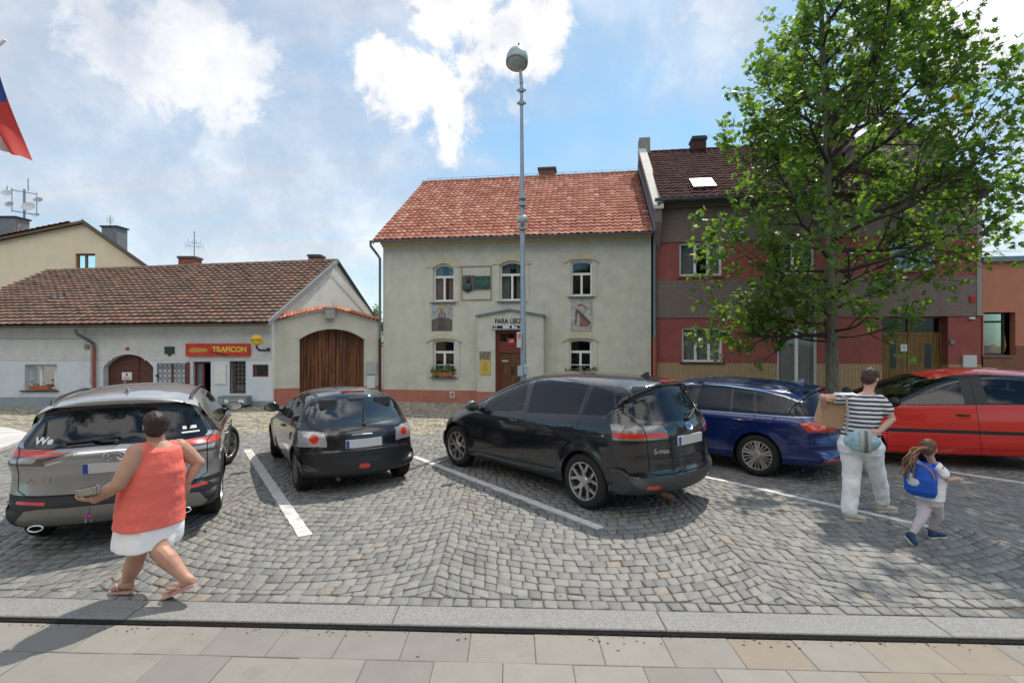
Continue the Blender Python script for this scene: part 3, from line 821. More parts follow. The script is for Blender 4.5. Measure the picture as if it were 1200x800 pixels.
    mb = MB(); mb.box(a, b, PD - .05, PD - .002, h0, h1); sb = mb.build('sign_board', mat('board_white', (.6, .6, .62), .5), root)
    mb = MB(); mb.box(a + .03, b - .03, PD - .056, PD - .05, h0 + .03, h1 - .03); mb.build('sign_panel', mat('board_dark', (.02, .018, .03), .4), sb)
    mb = MB()
    for x0_, x1_, z0_, z1_ in ((.38, .62, .3, .75), (.70, .78, .25, .8), (.80, .88, .25, .6)): mb.box(a + (b - a) * x0_, a + (b - a) * x1_, PD - .06, PD - .056, h0 + (h1 - h0) * z0_, h0 + (h1 - h0) * z1_)
    mb.lathe([(.05, 0), (.032, 0)], 'y', (a + .13, PD - .058, (h0 + h1) / 2), 16); mb.build('sign_mark', M_wframe, sb)
    # notice: old picture above a yellow sheet
    a, h1 = FC.uv(562, 411.5, PD); b, hm = FC.uv(575, 421, PD); _, h0 = FC.uv(575, 439, PD)
    mb = MB(); mb.box(a, b, PD - .02, PD - .002, h0, hm - .01); no = mb.build('yellow_notice', mat('notice_yellow', (.60, .40, .09), .5), root)
    mb = MB(); rr = random.Random(3)
    for k in range(6): z = hm - .12 - k * .065; q = rr.uniform(.04, .1); mb.box((a + b) / 2 - q, (a + b) / 2 + q, PD - .022, PD - .02, z, z + .014)
    mb.build('notice_print', mat('ink', (.1, .06, .02), .6), no)
    mb = MB(); mb.box(a, b, PD - .02, PD - .002, hm, h1); mb.build('notice_picture', mat('sepia', (.12, .09, .06), .5, var=.7, vscale=14, col2=(.4, .33, .24)), root)
    # bronze plaque group in its shallow frame
    a, h1 = FC.uv(540.5, 312); b, h0 = FC.uv(576, 351.5)
    mb = MB(); mb.prism([(a, h0), (b, h0), (b, h1), (a, h1)], -.03, .001, holes=[[(a + .03, h0 + .03), (b - .03, h0 + .03), (b - .03, h1 - .03), (a + .03, h1 - .03)]]); fr = mb.build('plaque_surround', mat('rusty_edge', (.33, .25, .16), .8, var=.2), root)
    a2, z1 = FC.uv(541, 323); b2, z0 = FC.uv(575.5, 340); m2 = FC.u(556)
    mb = MB(); mb.box(a2 + .04, m2, -.05, .001, z0, z1); bz = mb.build('memorial_relief', mat('plaque_ground', (.13, .10, .09), .6, var=.3, vscale=12), root)
    bronze = mat('bronze', (.035, .085, .075), .5, .4, var=.4, vscale=12, bump=.6, bscale=40)
    mb = MB(); cx_ = (a2 + m2) / 2; mb.sphere((cx_ + .02, -.08, z0 + .36), (.075, .06, .105)); mb.sphere((cx_, -.06, z0 + .1), (.16, .06, .16)); mb.sphere((cx_ + .02, -.08, z0 + .43), (.085, .06, .05)); mb.build('bust', bronze, bz, smooth=True)
    mb = MB(); mb.box(m2 + .01, b2 - .03, -.05, .001, z0 + .04, z1 - .03)
    pq = mb.build('memorial_plaque', bronze, root); mb = MB(); rr = random.Random(1)
    for k in range(6):
        x = m2 + .06
        while x < b2 - .1: w = rr.uniform(.03, .09); mb.box(x, min(x + w, b2 - .08), -.055, -.05, z1 - .10 - k * .055, z1 - .075 - k * .055); x += w + .02
    mb.build('raised_lettering', mat('bronze_light', (.08, .17, .15), .5, .3), pq)
    # painted tile pictures (plain stand-ins)
    for (x0p, x1p, y0p, y1p, kind) in ((506, 530, 356.5, 387.5, 0), (669, 694, 350.5, 388, 1)):
        a, h1 = FC.uv(x0p, y0p); b, h0 = FC.uv(x1p, y1p); w, h = b - a, h1 - h0
        mb = MB(); mb.box(a, b, -.02, .001, h0, h1)
        pc = mb.build('tile_picture', mat('glazed_ground_%d' % kind, (.40, .39, .36) if kind else (.34, .33, .33), .4, var=.35, vscale=6, col2=(.55, .54, .52)), root)
        P = lambda x, z: (a + w * x, h0 + h * z)
        def shp(nm, pts, c, yy): m_ = MB(); m_.prism([P(*q) for q in pts], -.02 - yy, -.019); m_.build(nm, mat('glaze_' + nm + str(kind), c, .4, var=.35, vscale=16), pc)
        if kind == 0:
            shp('landscape', [(0, 0), (1, 0), (1, .42), (.75, .5), (.6, .42), (.3, .5), (0, .4)], (.13, .11, .085), .003)
            shp('halo', [(.5 + .17 * math.cos(t), .85 + .11 * math.sin(t)) for t in [i * .524 for i in range(12)]], (.5, .36, .13), .005)
            shp('robe', [(.3, .05), (.72, .05), (.66, .35), (.7, .6), (.58, .74), (.42, .74), (.3, .62), (.36, .4)], (.10, .07, .075), .007)
            shp('cloak', [(.36, .5), (.64, .48), (.66, .68), (.56, .76), (.44, .76), (.34, .66)], (.22, .21, .2), .009)
            shp('face', [(.45, .77), (.55, .77), (.56, .87), (.44, .87)], (.3, .2, .14), .011)
        else:
            shp('figure', [(.42, .15), (.85, .15), (.88, .3), (.7, .42), (.55, .58), (.4, .5)], (.30, .15, .11), .004)
            shp('dark_sweep', [(.25, .62), (.35, .66), (.9, .3), (.95, .2), (.8, .25), (.4, .52)], (.09, .09, .085), .007)
            shp('stroke', [(.2, .2), (.26, .2), (.3, .68), (.22, .7)], (.14, .1, .09), .009)
            shp('wreath', [(.3, .82), (.5, .86), (.8, .72), (.78, .68), (.5, .8), (.3, .77)], (.30, .12, .08), .009)
    return root
central_house()
def flower_box(FF, px, py, w, label, dd, n, red, trough):
    u, h = FF.uv(px, py)
    p = FF.o + FF.t * u + FF.n * (-0.06)
    root = empty('flower_box', (p.x, p.y, h), FF.rz, label, 'flower box')
    mb = MB(); mb.add([(-w / 2 + .02, -.07, 0), (w / 2 - .02, -.07, 0), (w / 2 - .02, .05, 0), (-w / 2 + .02, .05, 0), (-w / 2, -.09, .13), (w / 2, -.09, .13), (w / 2, .07, .13), (-w / 2, .07, .13)],
                      [(0, 1, 2, 3), (0, 1, 5, 4), (1, 2, 6, 5), (2, 3, 7, 6), (3, 0, 4, 7)])
    mb.build('trough', mat('terracotta', (.42, .13, .06), .8, var=.1), root, bevel=.006) if trough else None
    rr = random.Random(int(px)); mb = MB(); fl = MB()
    for i in range(n):
        x = rr.uniform(-w * .62, w * .62); y = rr.uniform(-.12, .03); z = .12 + abs(rr.gauss(0, .10)) - (.28 * max(0, rr.random() - .55) * 2 if abs(x) > w * .2 else 0)
        s = rr.uniform(.03, .06); a = rr.uniform(0, 6.28); t = rr.uniform(-.8, .8)
        c, s_ = math.cos(a) * s, math.sin(a) * s
        mb.add([(x - c, y - s_, z), (x, y - .01, z - s * .6 + t * .02), (x + c, y + s_, z + t * .03), (x, y + .01, z + s * .9)], [(0, 1, 2, 3)])
    for i in range(int(n * red)):
        x = rr.uniform(-w * .6, w * .6); fl.sphere((x, rr.uniform(-.15, -.04), rr.uniform(.0, .26) - (.15 if rr.random() < .3 else 0)), rr.uniform(.018, .032), 6, 4)
    mb.build('leaves', mat('box_leaf', (.06, .13, .035), .6, var=.4, vscale=20), root, recalc=False)
    fl.build('blossom', mat('geranium', (.55, .05, .03), .6), root)
flower_box(FC, 520, 440, .70, 'terracotta trough of trailing green plants on the lower left window sill of the cream house', 0, 160, .07, True)
flower_box(FC, 681, 441, .85, 'row of red geraniums on the lower right window sill of the cream house', 0, 130, .30, True)

# ---- gateway between the two left houses
FG = Facade(-7.78, 16.75, -4.66, 17.98)
def gateway():
    root = empty('gateway_wall', FG.loc(), FG.rz, 'cream gateway wall with curved tile coping and arched wooden double gate', 'gateway')
    L_ = FG.len; pl = FG.uv(330, 455)[1]; D = 0.45
    tops = [FG.uv(px, py) for px, py in ((321, 374), (335, 371), (352, 367), (368, 363.5), (381, 361.5), (394, 361.5), (408, 365), (425, 370), (444, 375))]
    top = [(max(0, min(L_, u)), h - .05) for u, h in tops]; top[0] = (0, top[0][1]); top[-1] = (L_, top[-1][1])
    a0, _ = FG.uv(351, 400); a1, hb = FG.uv(427, 400); _, ht = FG.uv(392, 385.5)
    hole = arch_poly(a0, a1, 0.001, ht, .36, 14)
    mb = MB(); mb.sheet([(0, 0), (L_, 0)] + top[::-1], 0, [hole], D)
    n = len(top); mb.add([(u, 0, h) for u, h in top] + [(u, D, h) for u, h in top], [(i, i + 1, n + i + 1, n + i) for i in range(n - 1)])
    mb.add([(0, D, 0), (L_, D, 0), (L_, D, top[0][1]), (0, D, top[0][1])], []) 
    mb.build('wall', M_cream, root, recalc=False)
    # raised rim round the arch
    mb = MB()
    o_ = arch_poly(a0 - .09, a1 + .07, 0, ht + .09, .40, 14)[2:]; i_ = arch_poly(a0 - .005, a1 + .005, 0, ht + .005, .36, 14)[2:]
    mb.prism(o_ + i_[::-1], -.025, .001); mb.build('arch_moulding', M_cream, root)
    mb = MB(); mb.box(-.02, a0, -.03, .001, 0, pl); mb.box(a1, L_, -.03, .001, 0, pl); mb.box(a0 - .03, a0 + .012, -.028, D - .1, 0, pl - .003); mb.build('plinth', M_redplinth, root)
    # gate leaves of boards
    mb = MB(); y = D - .12; mid = (a0 + a1) / 2; nb = 18
    arch = lambda x: ht - .36 + math.sqrt(max(0, ((( (a1 - a0) / 2) ** 2 + .36 ** 2) / (2 * .36)) ** 2 - (x - mid) ** 2)) - (((( (a1 - a0) / 2) ** 2 + .36 ** 2) / (2 * .36)) - .36)
    for side in (0, 1):
        mb = MB()
        for k in range(nb // 2):
            x0_ = (a0 if side == 0 else mid) + k * (a1 - a0) / nb + .007; x1_ = x0_ + (a1 - a0) / nb - .014
            mb.prism([(x0_, .05), (x1_, .05), (x1_, arch(x1_) + .02), (x0_, arch(x0_) + .02)], y - rnd.uniform(0, .003), y + .04)
        lf = mb.build('gate_leaf', M_gatewood, root)
        if side == 1: mb = MB(); mb.box(mid - .04, mid, y - .02, y, 1.0, 1.2); mb.tube([(mid - .02, y - .05, 1.1), (mid + .08, y - .05, 1.1)], .012, 6); mb.build('gate_handle', M_dkmetal, lf)
    mb = MB(); mb.box(a0 - .02, a1 + .02, D + .04, D + .06, 0, ht + .1); mb.build('gate_backing', M_black, root)
    # clay tile coping, tile by tile
    mb = MB(); d_tot = 0; pts = [Vector((u, 0, h)) for u, h in top]
    vals = []
    for i in range(n - 1):
        a, b = pts[i], pts[i + 1]; seg = max(1, round((b - a).length / .13)); 
        for k in range(seg):
            p = a.lerp(b, k / seg); q = a.lerp(b, (k + 1) / seg); m_ = (p + q) / 2; dd = (q - p)
            c0 = len(mb.v)
            for (yy, zz) in ((-.16, .0), (D / 2, .13), (D + .1, .0)):
                for t in range(5):
                    an = math.pi * t / 4; mb.v.append(tuple(m_ + dd * (-.56 * math.cos(an)) + Vector((0, yy, zz + .045 * math.sin(an) + .01))))
            for r_ in range(2):
                for t in range(4): mb.f.append((c0 + r_ * 5 + t, c0 + r_ * 5 + t + 1, c0 + (r_ + 1) * 5 + t + 1, c0 + (r_ + 1) * 5 + t)); mb.m.append(0)
            v = rnd.random(); vals += [v] * 15
    c = mb.build('tile_coping', M_tile_or, root, recalc=False)
    at = c.data.color_attributes.new('rnd', 'FLOAT_COLOR', 'POINT'); v = np.array(vals); at.data.foreach_set('color', np.stack([v, v, v, v * 0 + 1], 1).reshape(-1))
    u, h = FG.uv(386.5, 366); mb = MB(); mb.prism([(u - .15, h - .22), (u + .15, h - .22), (u + .17, h + .12), (u - .17, h + .12)], -.2, .1); mb.box(u - .21, u + .21, -.23, .13, h + .12, h + .18)
    mb.build('keystone', mat('weathered_stone', (.36, .355, .32), .9, var=.25, vscale=14, bump=.4), root, bevel=.01)
    for nm, c_, (x0p, x1p, y0p, y1p) in (('meter_box', (.42, .44, .42), (429.5, 441.5, 423, 438.5)), ('junction_box', (.66, .67, .68), (430, 439.5, 440, 454.5))):
        a, h1 = FG.uv(x0p, y0p); b, h0 = FG.uv(x1p, y1p); mb = MB(); mb.box(a, b, -.05, .001, h0, h1); bx = mb.build(nm, mat(nm, c_, .6), root, bevel=.006)
        mb = MB(); mb.box(a + .02, b - .02, -.056, -.05, h0 + .02, h1 - .02); mb.build('box_lid', mat(nm, c_, .6), bx, bevel=.003)
gateway()

# ---- low white house with the kiosk
FW = Facade(-16.5, 16.5, -7.8, 16.62)
def white_house():
    root = empty('low_white_house', FW.loc(), FW.rz, 'low white single storey house with brown tiled roof and a small shop', 'house')
    uL, uR = -2.6, FW.len; HL, HR = 2.60, 2.72
    hE = lambda u: HL + (HR - HL) * (u - uL) / (uR - uL)
    hB = FW.uv(200, 422)[1]; pg = FW.uv(50, 465)[1]
    def rect(x0p, x1p, y0p, y1p): a, h1 = FW.uv(x0p, y0p); b, h0 = FW.uv(x1p, y1p); return a, b, max(h0, 0.001), h1
    wn = rect(29, 66.5, 427, 457); dr = rect(121, 179.5, 415, 480); sd_ = rect(226, 247, 423.5, 480); gd = rect(269, 288, 423, 461); sw = rect(296, 314.5, 427, 441.5)
    wl = rect(-90, -40, 427, 458)
    holes = [arch_poly(*wn, 0), arch_poly(dr[0], dr[1], dr[2], dr[3], .42, 14), arch_poly(*sd_, 0), arch_poly(*gd, 0), arch_poly(*sw, 0)]
    # the band line between the new paint below and the old plaster above is set back 12 mm; the arched door crosses it
    mb = MB(); mb.sheet([(uL, 0), (uR, 0), (uR, hE(uR)), (uL, hE(uL))], 0, holes, 0.28)
    mb.build('wall', M_white, root, recalc=False)
    adoor = holes[1]; above = [(u, h) for u, h in adoor if h > hB]
    up = MB(); xs = [uL, *[p[0] for p in above[::-1]], uR]
    poly = [(uL, hB)] + [(above[-1][0], hB)] + above[::-1] + [(above[0][0], hB)] + [(uR, hB), (uR, hE(uR) - .3), (uL, hE(uL) - .3)]
    up.prism(poly, -.014, .001); up.build('upper_wall_band', M_offwhite, root)
    mb = MB(); mb.prism([(uL, hE(uL) - .3), (uR, hE(uR) - .3), (uR, hE(uR) - .1), (uL, hE(uL) - .1)], -.05, .001); mb.prism([(uL, hE(uL) - .1), (uR, hE(uR) - .1), (uR, hE(uR)), (uL, hE(uL))], -.12, .001)
    mb.build('cornice', M_offwhite, root)
    mb = MB(); mb.box(uL, dr[0], -.02, .001, 0, pg)
    for a, b in ((dr[1], sd_[0]), (sd_[1], uR - .02)): mb.box(a, b, -.02, .001, 0, .17)
    mb.build('plinth', M_greyband, root)
    # gable end on the right, skewed, and the volume
    gx, gy = 0.26, 0.97
    e0 = Vector((uR, 0, 0)); ap = Vector((uR + gx * 3.6, gy * 3.6, 5.27)); e1 = Vector((uR + gx * 7.2, gy * 7.2, 0)); 
    mb = MB(); mb.add([e0, e1, e1 + Vector((0, 0, HR)), ap, e0 + Vector((0, 0, HR))], [(0, 1, 2, 3, 4)]); mb.build('gable_wall', mat('sunlit_plaster', (.86, .85, .83), .9, var=.06, vscale=3, dirt=((.6, .58, .55), 1.4, .56, .8)), root, recalc=False)  # gable plaster made lighter to stand for sun on this side
    mb = MB(); mb.add([(uL, 0, 0), (uL, 9, 0), (uL, 9, HL), (uL, 4.6, 4.95), (uL, 0, HL)], [(0, 1, 2, 3, 4)]); mb.add([(uL, 9, 0), tuple(e1), tuple(e1 + Vector((0, 0, HR))), (uL, 9, HL)], [(0, 1, 2, 3)]); mb.build('rear_wall', M_offwhite, root, recalc=False)
    rl = Vector((-2.45, 4.5, 4.97)); rr_ = ap + Vector((0.04, 0, 0.0))
    el = Vector((-2.45, -.36, HL - .02)); er = Vector((uR + .02, -.36, HR - .02))
    rf = tile_roof('roof', M_tile_old, root, el, er, rl, rr_, row=0.262, tw=0.235, amp=0.022, lip=0.085, seed=9)
    b1 = e1 + Vector((.05, .3, HR - .15)); b0 = Vector((-2.45, 9.3, HL - .15))
    tile_roof('rear_roof', M_tile_old, root, b0, b1, rl - Vector((0, 0, .01)), rr_ - Vector((0, 0, .01)), row=.5, tw=.6, seed=10)
    mb = MB(); off = Vector((.05, -.01, .05)); nn = Vector((0, 0, -.16))
    mb.add([er + off, rr_ + off, rr_ + off + nn, er + off + nn, er + off - Vector((.13, 0, 0)), rr_ + off - Vector((.13, 0, 0))], [(0, 1, 2, 3), (0, 1, 5, 4)]); mb.build('verge_flashing', mat('pale_zinc', (.36, .38, .41), .5, .3), root, recalc=False)
    mb = MB(); mb.add([rr_ + off, b1 + off, b1 + off + nn, rr_ + off + nn], [(0, 1, 2, 3)]); mb.build('verge_board', M_dkmetal, root, recalc=False)
    gutter(root, (-2.5, -.43, HL - .06), (uR - .02, -.43, HR - .06), .06, mat('grey_gutter', (.12, .13, .14), .5, .3))
    # downpipe with a dog-leg
    u, _ = FW.uv(102, 385); u2, _ = FW.uv(112.5, 400); h = FW.uv(102, 385)[1]; mb = MB()
    mb.tube([(u, -.43, h - .02), (u, -.43, h - .12), (u + .05, -.38, h - .22)], .05, 10); mb.tube([(u + .03, -.40, h - .18), (u2, -.10, h - .48), (u2, -.09, h - .62)], .048, 10)
    dp = mb.build('downpipe', mat('grey_gutter', (.12, .13, .14), .5, .3), root, angle=50)
    mb = MB(); mb.tube([(u2, -.09, h - .58), (u2, -.09, .45)], .05, 12); mb.build('red_pipe', M_pipered, dp, angle=50)
    mb = MB(); mb.tube([(u2, -.09, .62), (u2, -.09, .55)], .06, 12); mb.tube([(u2, -.09, .5), (u2, -.09, .05)], .06, 12); mb.build('pipe_foot', mat('clay_foot', (.35, .2, .15), .8), dp, angle=50)
    # skylights on the roof plane
    S = rl - el
    def roofpt(px, py):
        # intersect the sight line with the roof plane in world space
        O = Vector((0, 0, CAMH)); d = Vector(((px - 600) / 600, 1, (400 - py) / 600)); M_ = Matrix.Translation(Vector(FW.loc())) @ Matrix.Rotation(FW.rz, 4, 'Z')
        a = M_ @ el; n_ = (M_ @ er - a).cross(M_ @ rl - a).normalized(); t = (a - O).dot(n_) / d.dot(n_); return M_.inverted() @ (O + d * t)
    for (cx_, cy_) in ((75, 349), (215.5, 346.5)):
        c = roofpt(cx_, cy_); sd2 = S.normalized(); nn = Vector((0, -sd2.z, sd2.y)); ux = Vector((1, 0, 0)); mb = MB()
        def Q(a, b, h_): return c + ux * a + sd2 * b + nn * h_
        w_, l_ = .26, .36
        mb.add([Q(-w_, -l_, .02), Q(w_, -l_, .02), Q(w_, l_, .02), Q(-w_, l_, .02), Q(-w_, -l_, .14), Q(w_, -l_, .14), Q(w_, l_, .12), Q(-w_, l_, .12)], [(0, 1, 5, 4), (1, 2, 6, 5), (2, 3, 7, 6), (3, 0, 4, 7), (4, 5, 6, 7)])
        s_ = mb.build('skylight', M_dkmetal, root); mb = MB(); mb.add([Q(-w_ + .05, -l_ + .05, .146), Q(w_ - .05, -l_ + .05, .146), Q(w_ - .05, l_ - .05, .126), Q(-w_ + .05, l_ - .05, .126)], [(0, 1, 2, 3)]); mb.build('skylight_pane', M_pane, s_)
    # chimneys
    brick = mat('chimney_brick', (.30, .10, .06), .9, var=.3, vscale=9, bump=.7, bscale=20)
    for (px, hw, top_, m_, ant) in ((222, .33, 302.5, brick, True), (370.5, .25, 300.5, mat('old_brick', (.17, .085, .06), .9), False)):
        u, h = FW.uv(px, top_, 4.5); h += .06; zb = 5.0
        mb = MB(); mb.box(u - hw, u + hw, 4.3, 4.8, zb - .3, h); c = mb.build('chimney', m_, root)
        mb = MB(); mb.box(u - hw - .04, u + hw + .04, 4.26, 4.84, h - .1, h - .02); mb.build('chimney_cap', mat('sooty_concrete', (.10, .09, .085), .9), c)
        if ant: mb = MB(); antenna_yagi(mb, (u + .2, 4.5, h - .3), 1.35, [(.72, .62, 5), (.88, .45, 4)], .6); mb.build('aerial', M_pole, c)
    # window of the flat
    window(root, FW.u(35, .22), wn[1], wn[2] + .02, wn[3] - .02, 0, y=.2, transom=None, mull=(.36, .80), curtains='both', sill=True, sill_out=.07, sill_m=mat('dark_sill', (.05, .02, .02), .5), fw=.06)
    # arched door
    y = .2; u0, u1 = dr[0], dr[1]; a_ = arch_poly(u0, u1, .03, dr[3], .42, 14); mb = MB(); mb.prism(a_, y + .02, y + .06); mid = u0 + (u1 - u0) * .62
    k = .12; z = .1
    while z < dr[3] - .45:
        mb.box(u0 + .02, mid - .03, y + .005, y + .021, z, z + .10); mb.box(mid + .03, u1 - .02, y + .005, y + .021, z, z + .10); z += .115
    mb.box(mid - .025, mid + .01, y - .01, y + .021, .05, dr[3] - .04)
    dd = mb.build('arched_door', mat('door_maroon', (.115, .036, .024), .55, var=.2, vscale=3, stretch=(1, 1, 12)), root)
    u, h1 = FW.uv(143, 436, y); ub, h0 = FW.uv(154.5, 445, y); mb = MB(); mb.box(u, ub, y - .006, y + .004, h0, h1); nt_ = mb.build('door_notice', M_wframe, dd)
    mb = MB(); c_ = (u + ub) / 2; mb.box(c_ - .03, c_ + .03, y - .009, y - .006, (h0 + h1) / 2 + .0, h1 - .03); mb.build('notice_crest', mat('crest_red', (.5, .03, .03), .5), nt_)
    mb = MB(); mb.box(u + .03, ub - .03, y - .009, y - .006, h0 + .07, h0 + .085); mb.box(u + .05, ub - .05, y - .009, y - .006, h0 + .03, h0 + .045); mb.build('notice_print', mat('ink2', (.15, .05, .05), .6), nt_)
    mb = MB(); u, h = FW.uv(146, 447.5, y); mb.box(u - .04, u + .05, y - .004, y + .004, h - .012, h + .012); mb.build('letter_slot', M_wframe, dd)
    # open shop door: maroon jambs, dim interior with shelves
    u0, u1, h0, h1 = sd_
    mb = MB(); mb.prism([(u0, 0), (u1, 0), (u1, h1), (u0, h1)], .1, .18, holes=[[(u0 + .05, .03), (u1 - .05, .03), (u1 - .05, h1 - .05), (u0 + .05, h1 - .05)]])
    so = mb.build('shop_doorway', M_maroon, root)
    mb = MB(); mb.box(u0 - .05, u1 + .05, 1.0, 1.05, 0, h1 + .1); mb.box(u0 - .05, u0 + .0, .28, 1.0, 0, h1 + .1); mb.box(u1, u1 + .05, .28, 1.0, 0, h1 + .1); mb.box(u0 - .05, u1 + .05, .28, 1.0, h1, h1 + .05); mb.build('shop_interior', mat('shop_dark', (.03, .022, .02), .9), so)
    mb = MB(); mb.box(u0 + .05, u0 + .22, .16, .19, .05, h1 - .07); mb.build('door_glass', mat('greyblue_glass', (.14, .17, .19), .15), so)
    mb = MB(); mb.box(u0 + .22, u0 + .28, .14, .2, .03, h1 - .05); mb.build('door_stile', M_maroon, so)
    rr = random.Random(8); mb = MB(); 
    for k in range(4):
        z = .35 + k * .38; mb.cur = 0; mb.box(u0 + .3, u1, .7, .95, z, z + .02); x = u0 + .32
        while x < u1 - .05: mb.cur = rr.choice((1, 2, 3)); w = rr.uniform(.03, .07); mb.box(x, x + w, .72, .85, z + .02, z + .02 + rr.uniform(.1, .24)); x += w + .012
    mb.build('stocked_shelf', [M_doorwood, mat('goods_ochre', (.4, .25, .08), .6), mat('goods_red', (.3, .05, .04), .6), mat('goods_grey', (.3, .3, .32), .6)], so)
    # folding lattice grilles
    def lattice(nm, x0_, x1_, z0_, z1_, y_, pitch, m_, frame_m, back=None):
        mb = MB(); r_ = .008
        nx = max(2, round((x1_ - x0_) / pitch)); dx = (x1_ - x0_) / nx; dz = dx * 1.15; nz = max(2, round((z1_ - z0_) / dz)); dz = (z1_ - z0_) / nz
        for i in range(nx):
            for j in range(nz):
                cx_ = x0_ + (i + .5) * dx; cz = z0_ + (j + .5) * dz
                pts = [(cx_ + dx * .5 * math.cos(t) , y_, cz + dz * .5 * math.sin(t)) for t in [k * math.pi / 4 for k in range(9)]]
                mb.tube(pts, r_, 4, cap=False)
        g_ = mb.build(nm, m_, root, recalc=False)
        mb = MB(); t = .018
        for a, b in ((x0_ - t, x0_), (x1_, x1_ + t)): mb.box(a, b, y_ - .012, y_ + .012, z0_, z1_)
        for z in (z0_, z1_ - t, z1_ - .1): mb.box(x0_, x1_, y_ - .010, y_ + .010, z, z + t * .8)
        mb.build('grille_frame', frame_m, g_)
        return g_
    gr = rect(186.5, 218.5, 425.5, 462); m3 = FW.u(203)
    lattice('window_grille', gr[0], m3 - .02, gr[2] - .1, gr[3], -.05, .14, M_dkmetal, M_dkmetal); lattice('window_grille', m3 + .02, gr[1], gr[2] - .1, gr[3], -.05, .14, M_dkmetal, M_dkmetal)
    mb = MB(); mb.box(m3 - .018, m3 + .018, -.065, -.03, gr[2] - .1, gr[3]); mb.box(FW.u(219.5), FW.u(222.5), -.06, -.015, .1, FW.uv(220, 424)[1]); mb.build('grille_post', M_maroon, root)
    window(root, gd[0], gd[1], gd[2], gd[3], 0, y=.18, transom=None, mull=(), curtains=None, sill=False, fm=M_maroon, fw=.03)
    lattice('door_grille', gd[0] + .02, gd[1] - .02, gd[2], gd[3], .05, .13, mat('grille_grey', (.16, .16, .15), .5), M_dkmetal)
    window(root, sw[0], sw[1], sw[2], sw[3], 0, y=.03, transom=None, mull=(), curtains=None, sill=False, fm=M_maroon, fw=.035)
    # notices and small fittings
    p = rect(251.5, 265.5, 427, 450); mb = MB(); mb.prism([(p[0], p[2]), (p[1], p[2]), (p[1], p[3]), (p[0], p[3])], -.03, .001); pb = mb.build('poster_case', mat('case_white', (.62, .63, .65), .4), root)
    mb = MB(); mb.box(p[0] + .03, p[1] - .03, -.033, -.03, p[2] + .03, p[3] - .03); mb.build('poster', mat('poster_paper', (.70, .68, .66), .5, var=.08, vscale=5), pb)
    p = rect(193.5, 205, 406, 414.5); mb = MB(); mb.box(p[0], p[1], -.04, -.01, p[2], p[3]); c_ = (p[0] + p[1]) / 2; mb.box(c_ - .05, c_ + .05, -.04, -.01, p[2] - .06, p[2]); mb.build('green_plaque', mat('plaque_green', (.02, .04, .035), .5), root)
    for (px, py, w, h, c, nm) in ((150, 408.5, .05, .045, (.35, .06, .04), 'number_plate'), (102.5, 406.5, .07, .07, (.22, .19, .15), 'cable_box'), (108, 444, .05, .09, (.45, .40, .30), 'bell_box'), (184.8, 440, .035, .035, (.15, .02, .02), 'bell_box')):
        u, hh = FW.uv(px, py); mb = MB(); mb.box(u - w, u + w, -.05, -.01, hh - h, hh + h); mb.build(nm, mat(nm + str(px), c, .6), root, bevel=.004)
    p = rect(92, 99, 452, 466); mb = MB(); mb.box(p[0], p[1], -.03, .001, p[2], p[3]); mb.build('meter_door', mat('meter_grey', (.55, .56, .57), .5), root)
    mb = MB(); a, h = FW.uv(40, 392); b, _ = FW.uv(107, 392); mb.tube([(uL, -.025, h - .13), (b, -.025, h - .13), (b, -.025, .7)], .007, 5); mb.build('wall_cable', mat('cable_grey', (.2, .2, .2), .6), root)
white_house()
def shop_sign():
    a, h1 = FW.uv(219.5, 402.5); b, h0 = FW.uv(294, 417)
    p = FW.o + FW.t * a
    root = empty('shop_sign', (p.x, p.y, h0), FW.rz, 'long red shop sign with yellow lettering above the kiosk door', 'sign')
    w, h = b - a, h1 - h0
    mb = MB(); mb.box(0, w, -.10, -.016, 0, h); mb.build('sign_case', mat('sign_red', (.52, .035, .02), .4, var=.12, vscale=3), root, bevel=.005)
    mb = MB(); mb.prism([(.38 * w, .32 * h), (.44 * w, .42 * h), (.56 * w, .22 * h), (.70 * w, .05 * h), (.6 * w, .03 * h), (.45 * w, .2 * h)], -.102, -.1); mb.build('swoosh', mat('sign_darkred', (.14, .01, .01), .4), root)
    text_obj('TRAFICON', .235, mat('sign_yellow', (.68, .50, .07), .5), 'lettering', root, (w * .69, -.106, h * .52), bold=.009, sx=.95)
    # the left word is unreadable in the photo: a soft yellow bar
    mb = MB(); mb.prism([(.04 * w, .38 * h), (.09 * w, .30 * h), (.30 * w, .32 * h), (.35 * w, .42 * h), (.33 * w, .62 * h), (.1 * w, .68 * h)], -.104, -.1); mb.build('faded_word', mat('sign_ochre', (.50, .26, .05), .6), root)
shop_sign()
def ball_sign():
    u, h = FW.uv(300, 398.5, -.5); p = FW.o + FW.t * u + FW.n * -.0
    root = empty('bracket_lamp', (p.x, p.y, h), FW.rz, 'yellow disc sign on a dark curved bracket beside the red shop sign', 'sign')
    mb = MB(); mb.sphere((0, -.45, 0), (.20, .07, .17), 24, 14); mb.build('yellow_disc', mat('lamp_yellow', (.65, .40, .03), .35), root, smooth=True)
    mb = MB(); mb.box(-.16, -.02, -.524, -.50, -.005, .02); mb.lathe([(.035, 0), (.022, 0)], 'y', (.05, -.522, .008), 12); mb.box(.10, .16, -.522, -.5, -.005, .018); mb.build('disc_mark', mat('mark_brown', (.12, .06, .02), .6), root)
    mb = MB(); mb.tube([(0, -.45, -.15), (0.0, -.45, -.24), (.05, -.38, -.32), (.14, -.2, -.33), (.18, -.02, -.30)], .035, 10); mb.sphere((.18, -.05, -.30), .06, 12, 8); mb.build('bracket', mat('bracket_blue', (.02, .03, .06), .4), root, smooth=True)
ball_sign()
flower_box(FW, 50, 456.5, .62, 'small terracotta trough on the window sill of the low white house', 0, 8, .0, True)
